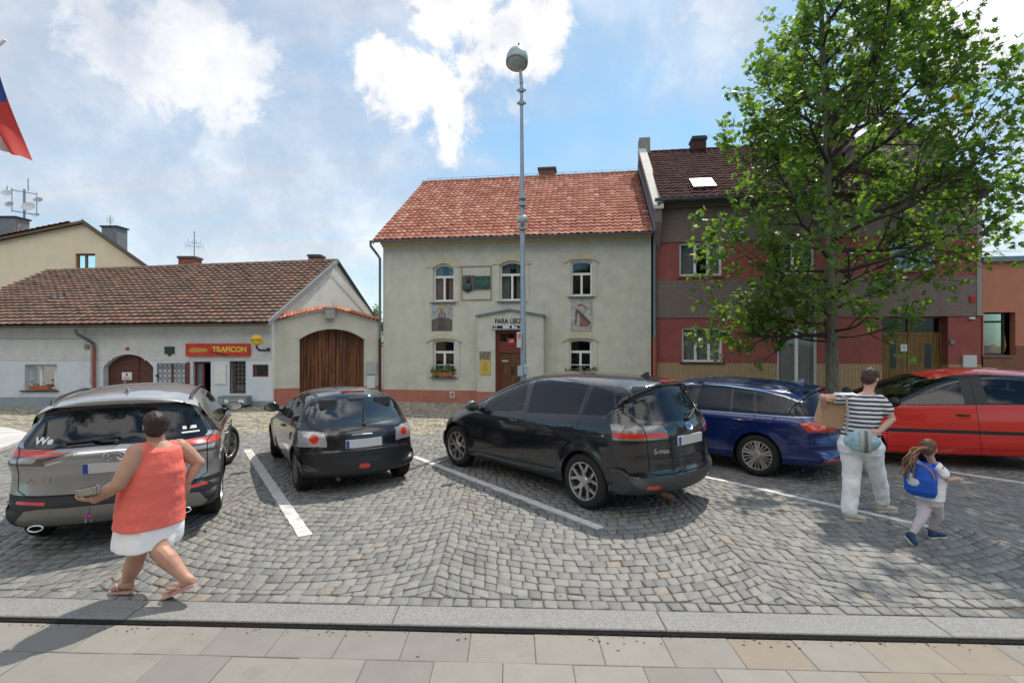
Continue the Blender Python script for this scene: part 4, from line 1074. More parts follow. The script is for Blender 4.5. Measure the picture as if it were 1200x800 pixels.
def utility_boxes():
    for i, (x0p, x1p, lab) in enumerate(((262, 273, 'left of the two grey utility boxes under the kiosk grille'), (273.5, 292, 'wider grey utility box at the right under the kiosk grille'))):
        a, h1 = FW.uv(x0p, 463); b, h0 = FW.uv(x1p, 474, -.2); p = FW.o + FW.t * a + FW.n * -.02
        r = empty('utility_box', (p.x, p.y, 0), FW.rz, lab, 'utility box', 'grey boxes below the kiosk window')
        w = b - a; mb = MB(); mb.box(0, w, -.33, -.03, .08, h1); mb.build('cabinet', mat('box_grey', (.20, .22, .23), .6, var=.1), r, bevel=.008)
        mb = MB(); mb.box(.03, w * .45, -.345, -.33, .14, h1 - .07); mb.box(w * .5, w - .03, -.345, -.33, .14, h1 - .07); mb.build('cabinet_door', mat('box_grey2', (.27, .285, .29), .6), r)
        mb = MB(); mb.box(w * .55, w * .85, -.35, -.345, h1 - .2, h1 - .1); mb.build('sticker', M_wframe, r)
        [MB().box(q, q + .06, -.3, -.06, 0, .08).build('foot', M_dkmetal, r) for q in (.04, w - .1)]
utility_boxes()

# ---- yellow gabled house behind on the left
def yellow_house():
    Y = 22.6; o = W(100, 400, Y)
    root = empty('yellow_gabled_house', (o.x, Y, 0), 0, 'tall pale yellow gabled house rising behind the low white house', 'house')
    def L(px, py): p = W(px, py, Y); return (p.x - o.x, p.z)
    ap = L(101, 262); lf = L(-110, 305); rt = L(172, 312); sl = (rt[1] - ap[1]) / (rt[0] - ap[0]); re = (ap[0] + 5.2, ap[1] + sl * 5.2)
    wx0, wz1 = L(88, 297); wx1, wz0 = L(111.5, 316)
    mb = MB(); mb.sheet([(lf[0], 0), (re[0], 0), re, ap, lf], 0, [[(wx0, wz0), (wx1, wz0), (wx1, wz1), (wx0, wz1)]], .2)
    mb.add([(re[0], 0, 0), (re[0] - 8.1, 9, 0), (re[0] - 8.1, 9, re[1]), (re[0], 0, re[1])], [(0, 1, 2, 3)]); mb.add([(lf[0], 0, 0), (lf[0] - 8.1, 9, 0), (lf[0] - 8.1, 9, lf[1]), (lf[0], 0, lf[1])], [(0, 1, 2, 3)])
    mb.build('wall', M_yellow, root, recalc=False)
    f = window(root, wx0, wx1, wz0, wz1, 0, y=.1, transom=None, mull=(.45,), curtains=None, sill=False, fm=mat('brown_frame', (.22, .09, .03), .5), fw=.08)
    mb = MB(); e = -.22
    def slab(a, b, th, y0, y1):
        return [(a[0], y0, a[1]), (b[0], y0, b[1]), (b[0], y0, b[1] + th), (a[0], y0, a[1] + th), (a[0] - .9 * y1, y1, a[1]), (b[0] - .9 * y1, y1, b[1]), (b[0] - .9 * y1, y1, b[1] + th), (a[0] - .9 * y1, y1, a[1] + th)]
    F = [(0, 1, 2, 3), (3, 2, 6, 7), (0, 1, 5, 4), (4, 5, 6, 7), (1, 2, 6, 5), (0, 3, 7, 4)]
    mb.add(slab(ap, (re[0] + .2, re[1] + sl * .2), .10, e, 9), F); mb.add(slab(lf, ap, .10, e, 9), F); mb.build('roof_soffit', mat('brown_verge', (.15, .13, .09), .7), root)
    tile_roof('roof', M_tile_or, root, (lf[0], e - .03, lf[1] + .12), (ap[0] - .5, e - .03, ap[1] + .03), (lf[0] - 2.2, 2.4, lf[1] + .62), (ap[0] - 2.4, 2.4, ap[1] + .16), row=.33, tw=.25, seed=5)
    mb = MB(); mb.add(slab((ap[0], ap[1] + .1), (re[0] + .2, re[1] + sl * .2 + .1), .06, e - .02, 9), F); mb.build('right_roof', mat('verge_dark', (.17, .12, .10), .8), root)
    ch_m = mat('chimney_grey', (.16, .19, .21), .8, var=.15, vscale=8)
    for (x0p, x1p, y0p, dy, ant) in ((-8, 18, 255, 1.2, False), (119, 137, 266, 3.0, True)):
        z = Y + dy; a = W(x0p, y0p, z); b = W(x1p, y0p + 22, z); mb = MB(); mb.box(a.x - o.x, b.x - o.x, dy, dy + .7, b.z - 1.6, a.z); c = mb.build('chimney', ch_m, root)
        mb = MB(); mb.box(a.x - o.x - .06, b.x - o.x + .06, dy - .06, dy + .76, a.z, a.z + .07); mb.build('chimney_cap', M_dkmetal, c)
        if ant: mb = MB(); antenna_yagi(mb, (a.x - o.x + .2, dy + .3, a.z), .65, [(.35, .3, 4), (.5, .22, 3)], .3); mb.build('aerial', M_pole, c)
yellow_house()
def dish_mast():
    Y = 24.5; b = W(28.5, 268, Y)
    root = empty('antenna_mast', (b.x, Y, b.z - .6), 0, 'steel mast with six white satellite dishes on the yellow house roof', 'antenna mast')
    z0 = b.z - .6; L = lambda px, py: (W(px, py, Y).x - b.x, 0, W(px, py, Y).z - z0)
    mb = MB(); mb.tube([(0, 0, 0), L(28.5, 222)], .05, 8)
    mb.tube([L(13, 222.5), L(43, 227.5)], .022, 6); mb.tube([L(14, 247), L(45, 252)], .025, 6); mb.tube([L(14, 223), L(14, 248)], .018, 6); mb.tube([L(43, 226), L(43, 252)], .018, 6); mb.tube([L(33, 209), L(33, 224)], .022, 6); mb.tube([L(8.5, 218), L(8.5, 224)], .02, 6)
    mb.build('mast', M_pole, root)
    for (px, py, rx, rz_, tilt, c) in ((10, 227, .26, .17, .4, 0), (13.5, 240, .20, .14, .3, 1), (35.5, 242.5, .34, .22, .3, 0), (47, 235, .22, .14, .2, 2), (45, 252.5, .14, .10, .2, 1), (15, 222.5, .09, .09, 0, 0)):
        x, _, z = L(px, py); mb = MB(); prof = [(0, .07), (.45, .05), (.8, .02), (1.0, 0)]
        mb.lathe(prof, 'y', (0, 0, 0), 18); mb.v = [(v[0] * rx + x, v[1] * 1.2 - .12 + (v[2] * .1), v[2] * rz_ - v[0] * tilt * .15 + z) for v in mb.v]
        mb.tube([(x, -.12, z - rz_), (x, -.4, z - rz_ * .3)], .01, 5)
        mb.build('dish', mat('dish_white' if c == 0 else 'dish_grey', (.62, .63, .64) if c == 0 else (.36, .36, .38), .5), root, smooth=True)
dish_mast()

# ---- red and grey roughcast house on the right
FR = Facade(4.60, 16.63, 13.96, 15.23)
def red_house():
    root = empty('red_roughcast_house', FR.loc(), FR.rz, 'two storey house with red and grey roughcast bands, dark roof and brown garage door', 'house')
    L_ = FR.len; H = 6.55; D = 9.6
    def rect(x0p, x1p, y0p, y1p): a, h1 = FR.uv(x0p, y0p); b, h0 = FR.uv(x1p, y1p); h1b = FR.uv(x1p, y0p)[1]; h0b = FR.uv(x0p, y1p)[1]; return a, b, max((h0 + h0b) / 2, .001), (h1 + h1b) / 2
    bands = [(0, 1.44), (1.44, 2.86), (2.86, 4.06), (4.06, 5.3), (5.3, H)]
    bands[0] = (0, FR.uv(780, 425)[1]); bands[1] = (bands[0][1], 2.87)
    up = [rect(796, 846, 284, 323), rect(905, 955, 283, 321), rect(1043, 1098, 278, 317)]
    lo = rect(799, 846.5, 384, 424); fd = rect(911, 958.5, 381, 476); ga = rect(1033, 1111, 371.5, 480)
    ms = [mat('plinth_tile', (.40, .27, .15), .7, var=.12, vscale=3), M_redwall, M_rough, M_redwall, M_rough]
    nm = ['tiled_plinth', 'red_wall', 'roughcast_wall', 'red_wall', 'roughcast_wall']
    ga = (ga[0], ga[1], ga[2], 2.865); fdt = fd[3]
    for i, (z0, z1) in enumerate(bands):
        holes = []; mb = MB()
        rects = []
        for r in up + [lo, fd, ga]:
            a, b, h0, h1 = r
            lo_, hi_ = max(h0, z0), min(h1, z1)
            if hi_ > lo_ + .01: rects.append((a, b, lo_, hi_))
        # wall strips cut round the openings
        xs = sorted(set([0, L_] + [v for r in rects for v in r[:2]])); yf = -.03 if i in (2, 4) else (0 if i else -.02)
        for xa, xb in zip(xs[:-1], xs[1:]):
            segs = [(z0, z1)]
            for (a, b, l_, h_) in rects:
                if a <= xa + 1e-6 and b >= xb - 1e-6:
                    ns = []
                    for s0, s1 in segs:
                        if l_ > s0 + 1e-4: ns.append((s0, l_))
                        if h_ < s1 - 1e-4: ns.append((h_, s1))
                    segs = ns
            for s0, s1 in segs: mb.box(xa, xb, yf, .35, s0, s1)
        if i == 0:
            x = 0
            while x < L_:   # vertical tile joints
                if not (fd[0] - .02 < x < fd[1] + .02 or ga[0] - .02 < x < ga[1] + .02): mb.cur = 1; mb.box(x, x + .008, yf - .003, yf + .01, .02, z1 - .02)
                x += .1
            for z in (.38, .76, 1.1): pass
            mb.build(nm[i], [ms[i], mat('joint_brown', (.15, .09, .05), .9)], root)
        else: mb.build(nm[i], ms[i], root, recalc=True)
    mb = MB(); mb.add([(0, .3, 0), (0, D, 0), (0, D, H), (0, D / 2, H + 3.3), (0, .3, H)], [(0, 1, 2, 3, 4)]); mb.add([(L_, .3, 0), (L_, D, 0), (L_, D, H), (L_, D / 2, H + 3.3), (L_, .3, H)], [(0, 1, 2, 3, 4)]); mb.add([(0, D, 0), (L_, D, 0), (L_, D, H), (0, D, H)], [(0, 1, 2, 3)]); mb.build('side_wall', M_rough, root, recalc=False)
    mb = MB(); mb.box(0, L_ + .1, -.16, .3, H - .18, H - .04); mb.box(0, L_ + .1, -.28, .3, H - .04, H + .04); mb.build('cornice', mat('brown_cornice', (.13, .10, .085), .8), root)
    rz_ = 9.95; ev = H + .1
    tile_roof('roof', M_tile_dark, root, (.2, -.34, ev), (L_ + .1, -.34, ev), (.2, D / 2, rz_), (L_ + .1, D / 2, rz_), row=.30, tw=.235, amp=.028, lip=.05, seed=6)
    tile_roof('rear_roof', M_tile_dark, root, (.2, D + .3, ev), (L_ + .1, D + .3, ev), (.2, D / 2, rz_ - .01), (L_ + .1, D / 2, rz_ - .01), row=.5, tw=.6, seed=6)
    # firewall with pale coping
    mb = MB(); fz = .33; mb.prism([(-.45, ev - .35), (D / 2, rz_ + .15), (D + .4, ev - .35), (D + .4, 5), (.0, 5), (-.45, 5.85)], .0, .20, plane='yz'); mb.build('fire_wall', M_rough, root)
    mb = MB(); mb.prism([(-.5, ev - .37), (D / 2, rz_ + .17), (D / 2, rz_ + .27), (-.5, ev - .25)], -.05, .25, plane='yz'); mb.build('wall_coping', M_coping, root)
    mb = MB(); mb.prism([(-.40, 5.62), (D / 2, 9.30), (D / 2, 9.38), (-.40, 5.72)], -.04, .002, plane='yz'); mb.build('flashing', mat('blue_flashing', (.16, .24, .33), .5, .3), root)
    mb = MB(); mb.box(-.02, .42, D / 2 - .25, D / 2 + .35, 9.6, FR.uv(733, 165, D / 2)[1]); mb.build('chimney', mat('grey_chimney', (.25, .25, .24), .9, var=.2, vscale=8), root)
    u, h = FR.uv(819, 160, D / 2); mb = MB(); mb.box(u - .27, u + .27, D / 2 - .1, D / 2 + .5, rz_ - .7, h); c = mb.build('chimney', mat('dark_brick', (.06, .03, .028), .9, var=.4, vscale=9, bump=.7, bscale=20), root); mb = MB(); mb.box(u - .31, u + .31, D / 2 - .14, D / 2 + .54, h - .16, h - .06); mb.build('chimney_cap', M_dkmetal, c)
    gutter(root, (-.02, -.46, ev - .04), (L_ + .1, -.46, ev - .04), .085, M_zinc)
    u = FR.u(768); mb = MB(); mb.tube([(u + .05, -.46, ev - .1), (u + .05, -.46, ev - .25), (u, -.2, ev - .55), (u - .03, -.10, ev - .75), (u - .03, -.10, 2.2)], .055, 12); dp = mb.build('downpipe', M_zinc, root, angle=50); mb = MB(); mb.tube([(u - .03, -.10, 2.2), (u - .03, -.10, .03)], .065, 12); mb.build('lower_pipe', mat('orange_pipe', (.36, .10, .06), .6), dp, angle=50)
    # skylights
    el = Vector((.2, -.34, ev)); S = (Vector((.2, D / 2, rz_)) - el).normalized(); nn = Vector((0, -S.z, S.y))
    for (px, py) in ((823, 217.5),):
        M_ = Matrix.Translation(Vector(FR.loc())) @ Matrix.Rotation(FR.rz, 4, 'Z'); O = Vector((0, 0, CAMH)); d = Vector(((px - 600) / 600, 1, (400 - py) / 600)); a = M_ @ el; nw = M_.to_3x3() @ nn; t = (a - O).dot(nw) / d.dot(nw); c = M_.inverted() @ (O + d * t)
        Q = lambda a_, b_, h_: c + Vector((1, 0, 0)) * a_ + S * b_ + nn * h_
        w_, l_ = .36, .46; mb = MB(); mb.add([Q(-w_, -l_, .02), Q(w_, -l_, .02), Q(w_, l_, .02), Q(-w_, l_, .02), Q(-w_, -l_, .12), Q(w_, -l_, .12), Q(w_, l_, .12), Q(-w_, l_, .12)], [(0, 1, 5, 4), (1, 2, 6, 5), (2, 3, 7, 6), (3, 0, 4, 7), (4, 5, 6, 7)])
        s_ = mb.build('skylight', mat('maroon_frame', (.15, .04, .05), .4), root); mb = MB(); mb.add([Q(-w_ + .05, -l_ + .05, .125), Q(w_ - .05, -l_ + .05, .125), Q(w_ - .05, l_ - .05, .125), Q(-w_ + .05, l_ - .05, .125)], [(0, 1, 2, 3)]); mb.build('skylight_pane', mat('sky_reflection_white', (.7, .7, .72), .25), s_)  # pane painted white to stand for the sky it reflects
    for i, r in enumerate(up): window(root, *r, 0, y=.08, transom=None, mull=(.38, .69) if i == 0 else (.5,), curtains='both', sill=True, fw=.065, sill_m=M_redwall)
    window(root, *lo, 0, y=.08, transom=None, mull=(.35, .68), curtains='full', sill=True, fw=.065, sill_m=M_dkmetal)
    window(root, *fd, 0, y=.08, transom=None, mull=(.5,), curtains='full', sill=False, fw=.07, name='french_door')
    # garage door with four leaves of upright boards
    a, b, _, h1 = ga; y = .30; mb = MB(); ht = FR.uv(1070, 392)[1]
    n = 26
    for k in range(n): x = a + (b - a) * k / n; mb.box(x + .004, x + (b - a) / n - .004, y + rnd.uniform(0, .003), y + .04, .03, ht)
    gd = mb.build('garage_door', M_garwood, root)
    mb = MB(); mb.box(a, b, y - .02, y + .05, ht, ht + .07); mb.box(a, a + .06, y - .02, y + .05, 0, h1); mb.box(b - .06, b, y - .02, y + .05, 0, h1); m5 = (a + b) / 2; mb.box(m5 - .03, m5 + .03, y - .02, y + .05, 0, h1); mb.box(a + .06, b - .06, y - .02, y + .05, h1 - .05, h1); mb.build('door_frame', M_garwood, gd)
    mb = MB(); mb.box(a, b, y + .03, y + .04, ht + .07, h1 - .04); mb.build('transom_pane', mat('dark_pane', (.01, .012, .012), .08), gd)
    for px in (1046.5, 1087.5):
        u = FR.u(px, y); z1 = FR.uv(px, 402, y)[1]; z0 = FR.uv(px, 431, y)[1]; mb = MB(); mb.box(u - .085, u + .085, y - .008, y + .01, z0, z1); mb.build('slit_pane', mat('slit_glass', (.03, .05, .06), .1), gd)
    u, z = FR.uv(1059, 407.5, y); mb = MB(); mb.box(u - .09, u + .09, y - .012, y - .004, z - .11, z + .11); nt_ = mb.build('door_notice', M_wframe, gd); mb = MB(); mb.lathe([(.05, 0), (.03, 0)], 'y', (u, y - .014, z + .02), 16); mb.build('notice_emblem', mat('teal', (.03, .2, .25), .5), nt_)
    mb = MB(); u, z = FR.uv(1070, 422, y); mb.box(u - .02, u + .02, y - .02, y, z - .08, z + .08); mb.tube([(u, y - .05, z), (u + .1, y - .05, z)], .01, 6); mb.build('door_handle', M_zinc, gd)
    # small fittings at the right
    for nm, (x0p, x1p, y0p, y1p), c in (('meter_box', (1127, 1143, 416, 430), (.55, .58, .57)), ('red_plate', (1135, 1141.5, 347, 354), (.4, .02, .015)), ('number_plate', (1134.5, 1141, 371.5, 374), (.7, .7, .7))):
        r = rect(x0p, x1p, y0p, y1p); mb = MB(); mb.box(r[0], r[1], -.07, .001, r[2], r[3]); mb.build(nm, mat('fit_' + nm, c, .5), root, bevel=.005)
    mb = MB(); u, z = FR.uv(1115, 401); mb.box(u - .06, u + .06, -.05, .001, z - .05, z + .08); mb.build('intercom', M_zinc, root)
    mb = MB(); mb.box(L_ - .14, L_, -.045, -.0, 2.87, H - .2); mb.build('corner_strip', mat('grey_strip', (.32, .29, .26), .9), root)
    # gabled dormer end seen through the tree
    mb = MB(); a, z1 = FR.uv(1008, 163, 3.2); u0 = FR.u(965, 3.2); u1 = FR.u(1075, 3.2); z0 = FR.uv(1000, 196, 3.2)[1]
    mb.prism([(u0, z0 - .9), (u1, z0 - .9), (u1, z0), (a, z1), (u0, z0)], 1.6, 4.6); dm = mb.build('dormer', M_rough, root); mb = MB(); mb.prism([(u0 - .15, z0 - .08), (a, z1 - .03), (u1 + .15, z0 - .08), (u1 + .15, z0 + .06), (a, z1 + .12), (u0 - .15, z0 + .06)], 1.4, 4.7); mb.build('dormer_roof', mat('purple_tile', (.10, .03, .05), .6, var=.2, vscale=10), dm)
red_house()
def orange_house():
    FO = Facade(13.99, 15.22, 19.0, 14.4)
    root = empty('orange_house', FO.loc(), FO.rz, 'salmon orange house at the right edge of the square', 'house')
    L_ = FO.len; a, h1 = FO.uv(1150.5, 366); b, h0 = FO.uv(1182, 416); b2 = FO.u(1190); H = 4.5
    a = .03
    mb = MB(); pl = FO.uv(1170, 405)[1]
    mb.sheet([(0, 0), (L_, 0), (L_, H), (0, H)], 0, [[(a, h0), (b2, h0), (b2, h1), (a, h1)]], .22); mb.add([(0, 0, H), (L_, 0, H), (L_, 8, H), (0, 8, H)], [(0, 1, 2, 3)]); mb.add([(L_, 0, 0), (L_, 8, 0), (L_, 8, H), (L_, 0, H)], [(0, 1, 2, 3)]); mb.add([(0, 8, 0), (L_, 8, 0), (L_, 8, H), (0, 8, H)], [(0, 1, 2, 3)]); mb.build('wall', M_orange, root, recalc=False)
    mb = MB(); mb.prism([(0, 0), (L_, 0), (L_, pl), (b2, pl), (b2, h0), (0, h0)], -.025, .001); mb.build('plinth', mat('brown_brick', (.23, .10, .065), .85, var=.25, vscale=7, stretch=(1, 1, 5)), root)
    f = window(root, a, b, h0, h1, 0, y=.16, transom=.78, mull=(), curtains=None, sill=True, fm=M_dkmetal, fw=.045)
    mb = MB(); mb.prism([(a + .35, h0 + .1), (a + .75, h0 + .1), (a + .8, h0 + .3), (a + .7, h0 + .9), (a + .55, h0 + .95), (a + .5, h0 + .4)], .3, .34); mb.build('yellow_display', mat('display_yellow', (.5, .36, .06), .6), f)
    mb = MB(); mb.box(-.05, L_, -.12, .1, H - .05, H + .1); mb.build('cornice', M_zinc, root)
orange_house()
# ------------------------------------------------------------------ cars
M_rubber = mat('rubber', (0.018, 0.018, 0.019), 0.85, bump=0.2, bscale=60)
M_trim = mat('black_plastic', (0.022, 0.022, 0.024), 0.55, bump=0.1, bscale=200)
M_gap = mat('panel_gap', (0.004, 0.004, 0.004), 0.9)
M_chrome = mat('chrome', (0.75, 0.76, 0.78), 0.12, 1.0)
M_alloy = mat('alloy', (0.50, 0.49, 0.48), 0.32, 0.85)
M_under = mat('underbody', (0.012, 0.012, 0.012), 0.95)
M_tail = mat('tail_red', (0.42, 0.012, 0.008), 0.18, coat=1.0)
M_tailbright = mat('reflector_red', (0.60, 0.028, 0.008), 0.25, coat=1.0)
M_tailclear = mat('tail_clear', (0.42, 0.42, 0.43), 0.2, 0.3, coat=1.0)
M_tailsmoke = mat('tail_smoke', (0.10, 0.07, 0.07), 0.15, coat=1.0)
M_plate = mat('plate_white', (0.55, 0.55, 0.55), 0.4)
M_plateblue = mat('plate_blue', (0.03, 0.06, 0.35), 0.4)
G_dark = glass_mat('dark_car_glass', (0.10, 0.11, 0.12), 1.5, 1.0, (0.006, 0.008, 0.012))
G_clear = glass_mat('car_glass', (0.52, 0.58, 0.60), 1.6, 0.05)
G_mid = glass_mat('half_tinted_glass', (0.25, 0.29, 0.31), 1.85, 0.35)
def paint(name, c, metal=0.35, rough=0.32): return mat(name, c, rough, metal, coat=1.0, var=0.03, vscale=60, ior=1.5)

def smooth_profile(pts, sig=0.028):
    z = np.arange(0.0, 2.0, 0.01); v = np.interp(z, [p[0] for p in pts], [p[1] for p in pts])
    k = np.exp(-0.5 * (np.arange(-12, 13) * 0.01 / sig) ** 2); k /= k.sum()
    vp = np.pad(v, 12, mode='edge'); return z, np.convolve(vp, k, 'valid')
def resample(pts, n, it=3):
    P = [Vector((a, b)) for a, b in pts]
    for _ in range(it):
        Q = [P[0]]
        for a, b in zip(P[:-1], P[1:]): Q += [a * .75 + b * .25, a * .25 + b * .75]
        Q.append(P[-1]); P = Q
    A = np.array([[p.x, p.y] for p in P]); d = np.concatenate([[0], np.cumsum(np.linalg.norm(np.diff(A, axis=0), axis=1))])
    s = np.linspace(0, d[-1], n)
    return np.stack([np.interp(s, d, A[:, 0]), np.interp(s, d, A[:, 1])], 1)
def pip(x, y, poly):
    c = False; n = len(poly); j = n - 1
    for i in range(n):
        xi, yi = poly[i]; xj, yj = poly[j]
        if (yi > y) != (yj > y) and x < (xj - xi) * (y - yi) / (yj - yi) + xi: c = not c
        j = i
    return c
def strip_poly(a, b, w):
    a, b = Vector(a), Vector(b); d = (b - a).normalized(); n = Vector((-d.y, d.x)) * w / 2
    return [tuple(a - n), tuple(b - n), tuple(b + n), tuple(a + n)]
def circle(cx_, cz, r, n=28): return [(cx_ + r * math.cos(2 * math.pi * k / n), cz + r * math.sin(2 * math.pi * k / n)) for k in range(n)]

class Car:
    def __init__(self, sp):
        self.sp = sp; self.wz, self.wv = smooth_profile(sp['prof'], sp.get('sig', 0.028)); self.hw = sp['hw']
        N = 170
        self.top = resample(sp['top'], N); self.bot = resample(sp['bot'], N)
    def W(self, x, z):
        sp = self.sp
        zz = z - sp.get('belt_slope', 0) * (x - 1.0)
        v = float(np.interp(zz, self.wz, self.wv)) * self.hw
        x0, x1 = sp['ends']   # gentle plan taper
        t = max(0, (x1 - 1.2 - x) * -1) if x > x1 - 1.2 else 0
        v *= 1 - sp.get('taper_f', .05) * (t / 1.2) ** 2
        t = max(0, (x0 + 1.2) - x); v *= 1 - sp.get('taper_r', .03) * (t / 1.2) ** 2
        for wx in (0, sp['wb']):
            d = math.hypot(x - wx, z - sp['rw']) - sp['ra']
            if -0.05 < d < .3 and z < 1.0: v += sp.get('flare', .014) * math.exp(-(max(0, d) / .07) ** 2)
        for (cx_, cz, sx_, sz_, a) in sp.get('dents', ()):
            v += a * math.exp(-((x - cx_) / sx_) ** 2 - ((z - cz) / sz_) ** 2)
        return v
    def build(self, body_m, regions):
        sp = self.sp; N = len(self.top); p = sp.get('pexp', 2.7)
        NS = 14; NI = 14
        th = [math.pi / 2 * i / NS for i in range(NS + 1)]
        yy = [math.sin(t) ** (2 / p) for t in th]; dd = [1 - max(0, math.cos(t)) ** (2 / p) for t in th]
        bm = bmesh.new(); ls = bm.verts.layers.float.new('s')
        xc0, xc1 = sp['ends'][0] + .55, sp['ends'][1] - .55; zc = sp.get('zcore', .62)
        grids = []
        for path, sgn in ((self.top, 1), (self.bot, -1)):
            g_ = []
            tn = np.array([path[min(N - 1, i + 2)] - path[max(0, i - 2)] for i in range(N)]); tn /= np.linalg.norm(tn, axis=1, keepdims=True) + 1e-9
            kk = np.exp(-.5 * (np.arange(-12, 13) / 5.0) ** 2); kk /= kk.sum(); tn = np.stack([np.convolve(np.pad(tn[:, c_], 12, mode='edge'), kk, 'valid') for c_ in (0, 1)], 1)
            for i in range(N):
                t = tn[i] / (np.linalg.norm(tn[i]) + 1e-9)
                n = np.array([t[1], -t[0]]) * sgn      # inward for clockwise path
                if i in (0, N - 1): n = np.array([1.0 if i == 0 else -1.0, 0.0])
                nx = abs(n[0])
                rr_ = sp['rt'] + (sp['re'] - sp['rt']) * min(1, nx ** 1.4) if sgn > 0 else .06 + (sp['re'] - .06) * min(1, nx ** 1.2)
                cr = sp.get('crown', .03) * (1 - nx) + sp.get('crown_e', .07) * nx
                if sgn < 0: cr *= nx
                row = []
                for y_, d_ in zip(yy, dd):
                    q = path[i] + n * (d_ * rr_ + cr * y_ * y_); row.append((q[0], q[1], y_))
                u = i / (N - 1); K = np.array([xc0 + (xc1 - xc0) * u, zc]); q0 = np.array(row[-1][:2])
                for k in range(1, NI + 1):
                    f = k / NI; q = q0 + (K - q0) * f; row.append((q[0], q[1], 1.0))
                g_.append(row)
            grids.append(g_)
        for gi, g_ in enumerate(grids):
            vv = []
            for row in g_:
                r_ = []
                for (x, z, s) in row:
                    v = bm.verts.new((x, 0, z)); v[ls] = s; r_.append(v)
                vv.append(r_)
            for i in range(N - 1):
                for k in range(len(vv[0]) - 1):
                    f = (vv[i][k], vv[i + 1][k], vv[i + 1][k + 1], vv[i][k + 1])
                    bm.faces.new(f if gi == 0 else f[::-1])
        # temporary y so that welding by distance keeps the layers apart
        for v in bm.verts: v.co.y = v[ls]
        bmesh.ops.remove_doubles(bm, verts=bm.verts, dist=0.0004)
        bm.verts.ensure_lookup_table()
        # ---- cut the outlines of all side regions, then set the true half widths
        def cut(poly, ia, ib, axis, keep):
            n = len(poly)
            for i in range(n):
                a, b = poly[i], poly[(i + 1) % n]
                if math.hypot(a[0] - b[0], a[1] - b[1]) < 1e-5: continue
                lo = (min(a[0], b[0]) - .004, min(a[1], b[1]) - .004); hi = (max(a[0], b[0]) + .004, max(a[1], b[1]) + .004)
                fs = []
                for f in bm.faces:
                    xs = [v.co[ia] for v in f.verts]; zs = [v.co[ib] for v in f.verts]
                    if max(xs) < lo[0] or min(xs) > hi[0] or max(zs) < lo[1] or min(zs) > hi[1]: continue
                    if not keep(f): continue
                    fs.append(f)
                if not fs: continue
                no = [0, 0, 0]; no[ia] = b[1] - a[1]; no[ib] = -(b[0] - a[0]); co = [0, 0, 0]; co[ia], co[ib] = a
                geom = list(fs) + list({e for f in fs for e in f.edges}) + list({v for f in fs for v in f.verts})
                bmesh.ops.bisect_plane(bm, geom=geom, dist=1e-5, plane_co=co, plane_no=no)
        side = [r for r in regions if r['view'] == 'side']; rear = [r for r in regions if r['view'] != 'side']
        arches = [circle(0, sp['rw'], sp['ra']), circle(sp['wb'], sp['rw'], sp['ra'])]
        for a in arches: cut(a, 0, 2, 1, lambda f: sum(v[ls] for v in f.verts) / len(f.verts) > .5)
        for r in side:
            smin = r.get('smin', 0)
            cut(r['poly'], 0, 2, 1, lambda f: max(v[ls] for v in f.verts) >= smin)
        for v in bm.verts: v.co.y = self.W(v.co.x, v.co.z) * v[ls]
        bm.normal_update()
        xr = sp['ends'][0] + .9
        for r in rear:
            fx = r.get('front')
            cut(r['poly'], 1, 2, 0, (lambda f: f.calc_center_median().x > sp['ends'][1] - 1.9 and f.normal.x > .2) if fx else (lambda f: f.calc_center_median().x < xr and f.normal.x < -.12))
        bm.normal_update()
        # ---- classify
        dead = []
        for f in bm.faces:
            c = f.calc_center_median(); s = sum(v[ls] for v in f.verts) / len(f.verts); f.material_index = 0
            if s > .5 and any(math.hypot(c.x - wx, c.z - sp['rw']) < sp['ra'] * .9985 for wx in (0, sp['wb'])): dead.append(f); continue
            for k, r in enumerate(regions):
                if r['view'] == 'side':
                    if s >= r.get('smin', 0) and s <= r.get('smax', 2) and pip(c.x, c.z, r['poly']): f.material_index = k + 1
                else:
                    ok = (c.x > sp['ends'][1] - 1.9 and f.normal.x > .2) if r.get('front') else (c.x < xr and f.normal.x < -.12)
                    if ok and abs(c.y) <= self.hw * 1.1 and pip(c.y, c.z, r['poly']): f.material_index = k + 1
        bmesh.ops.delete(bm, geom=dead, context='FACES')
        self.bm = bm
        self.bvh = BVHTree.FromBMesh(bm)
        return bm
    def extract(self, idxs, name, m, parent, sides, off=0.0, keep_layers=None):
        """copy faces whose material index is in idxs into a new object; sides: 'L','R' or 'B' both, welded"""
        vmap = {}; V = []; F = []
        for f in self.bm.faces:
            if f.material_index in idxs:
                t = []
                for v in f.verts:
                    if v.index not in vmap:
                        vmap[v.index] = len(V); n = v.normal; V.append((v.co.x + n.x * off, v.co.y + n.y * off, v.co.z + n.z * off))
                    t.append(vmap[v.index])
                F.append(tuple(t))
        if not F: return None
        bm = bmesh.new()
        def put(sg):
            vs_ = [bm.verts.new((x, y * sg, z)) for x, y, z in V]
            for f in F:
                q = [vs_[i] for i in f]
                try: bm.faces.new(q if sg > 0 else q[::-1])
                except ValueError: pass
        if sides in ('L', 'B'): put(1)
        if sides in ('R', 'B'): put(-1)
        bmesh.ops.remove_doubles(bm, verts=bm.verts, dist=0.0005)
        me = bpy.data.meshes.new(name); bm.to_mesh(me); bm.free()
        me.materials.append(m); me.polygons.foreach_set('use_smooth', [True] * len(me.polygons)); me.update()
        o = bpy.data.objects.new(name, me); COL.objects.link(o); o.parent = parent
        return o
    def hit(self, o, d):
        y = o[1]; r = self.bvh.ray_cast(Vector((o[0], abs(y), o[2])), Vector(d))
        if r[0] is None: return None
        l, n = Vector(r[0]), Vector(r[1])
        if y < 0: l.y = -l.y; n.y = -n.y
        return l, n
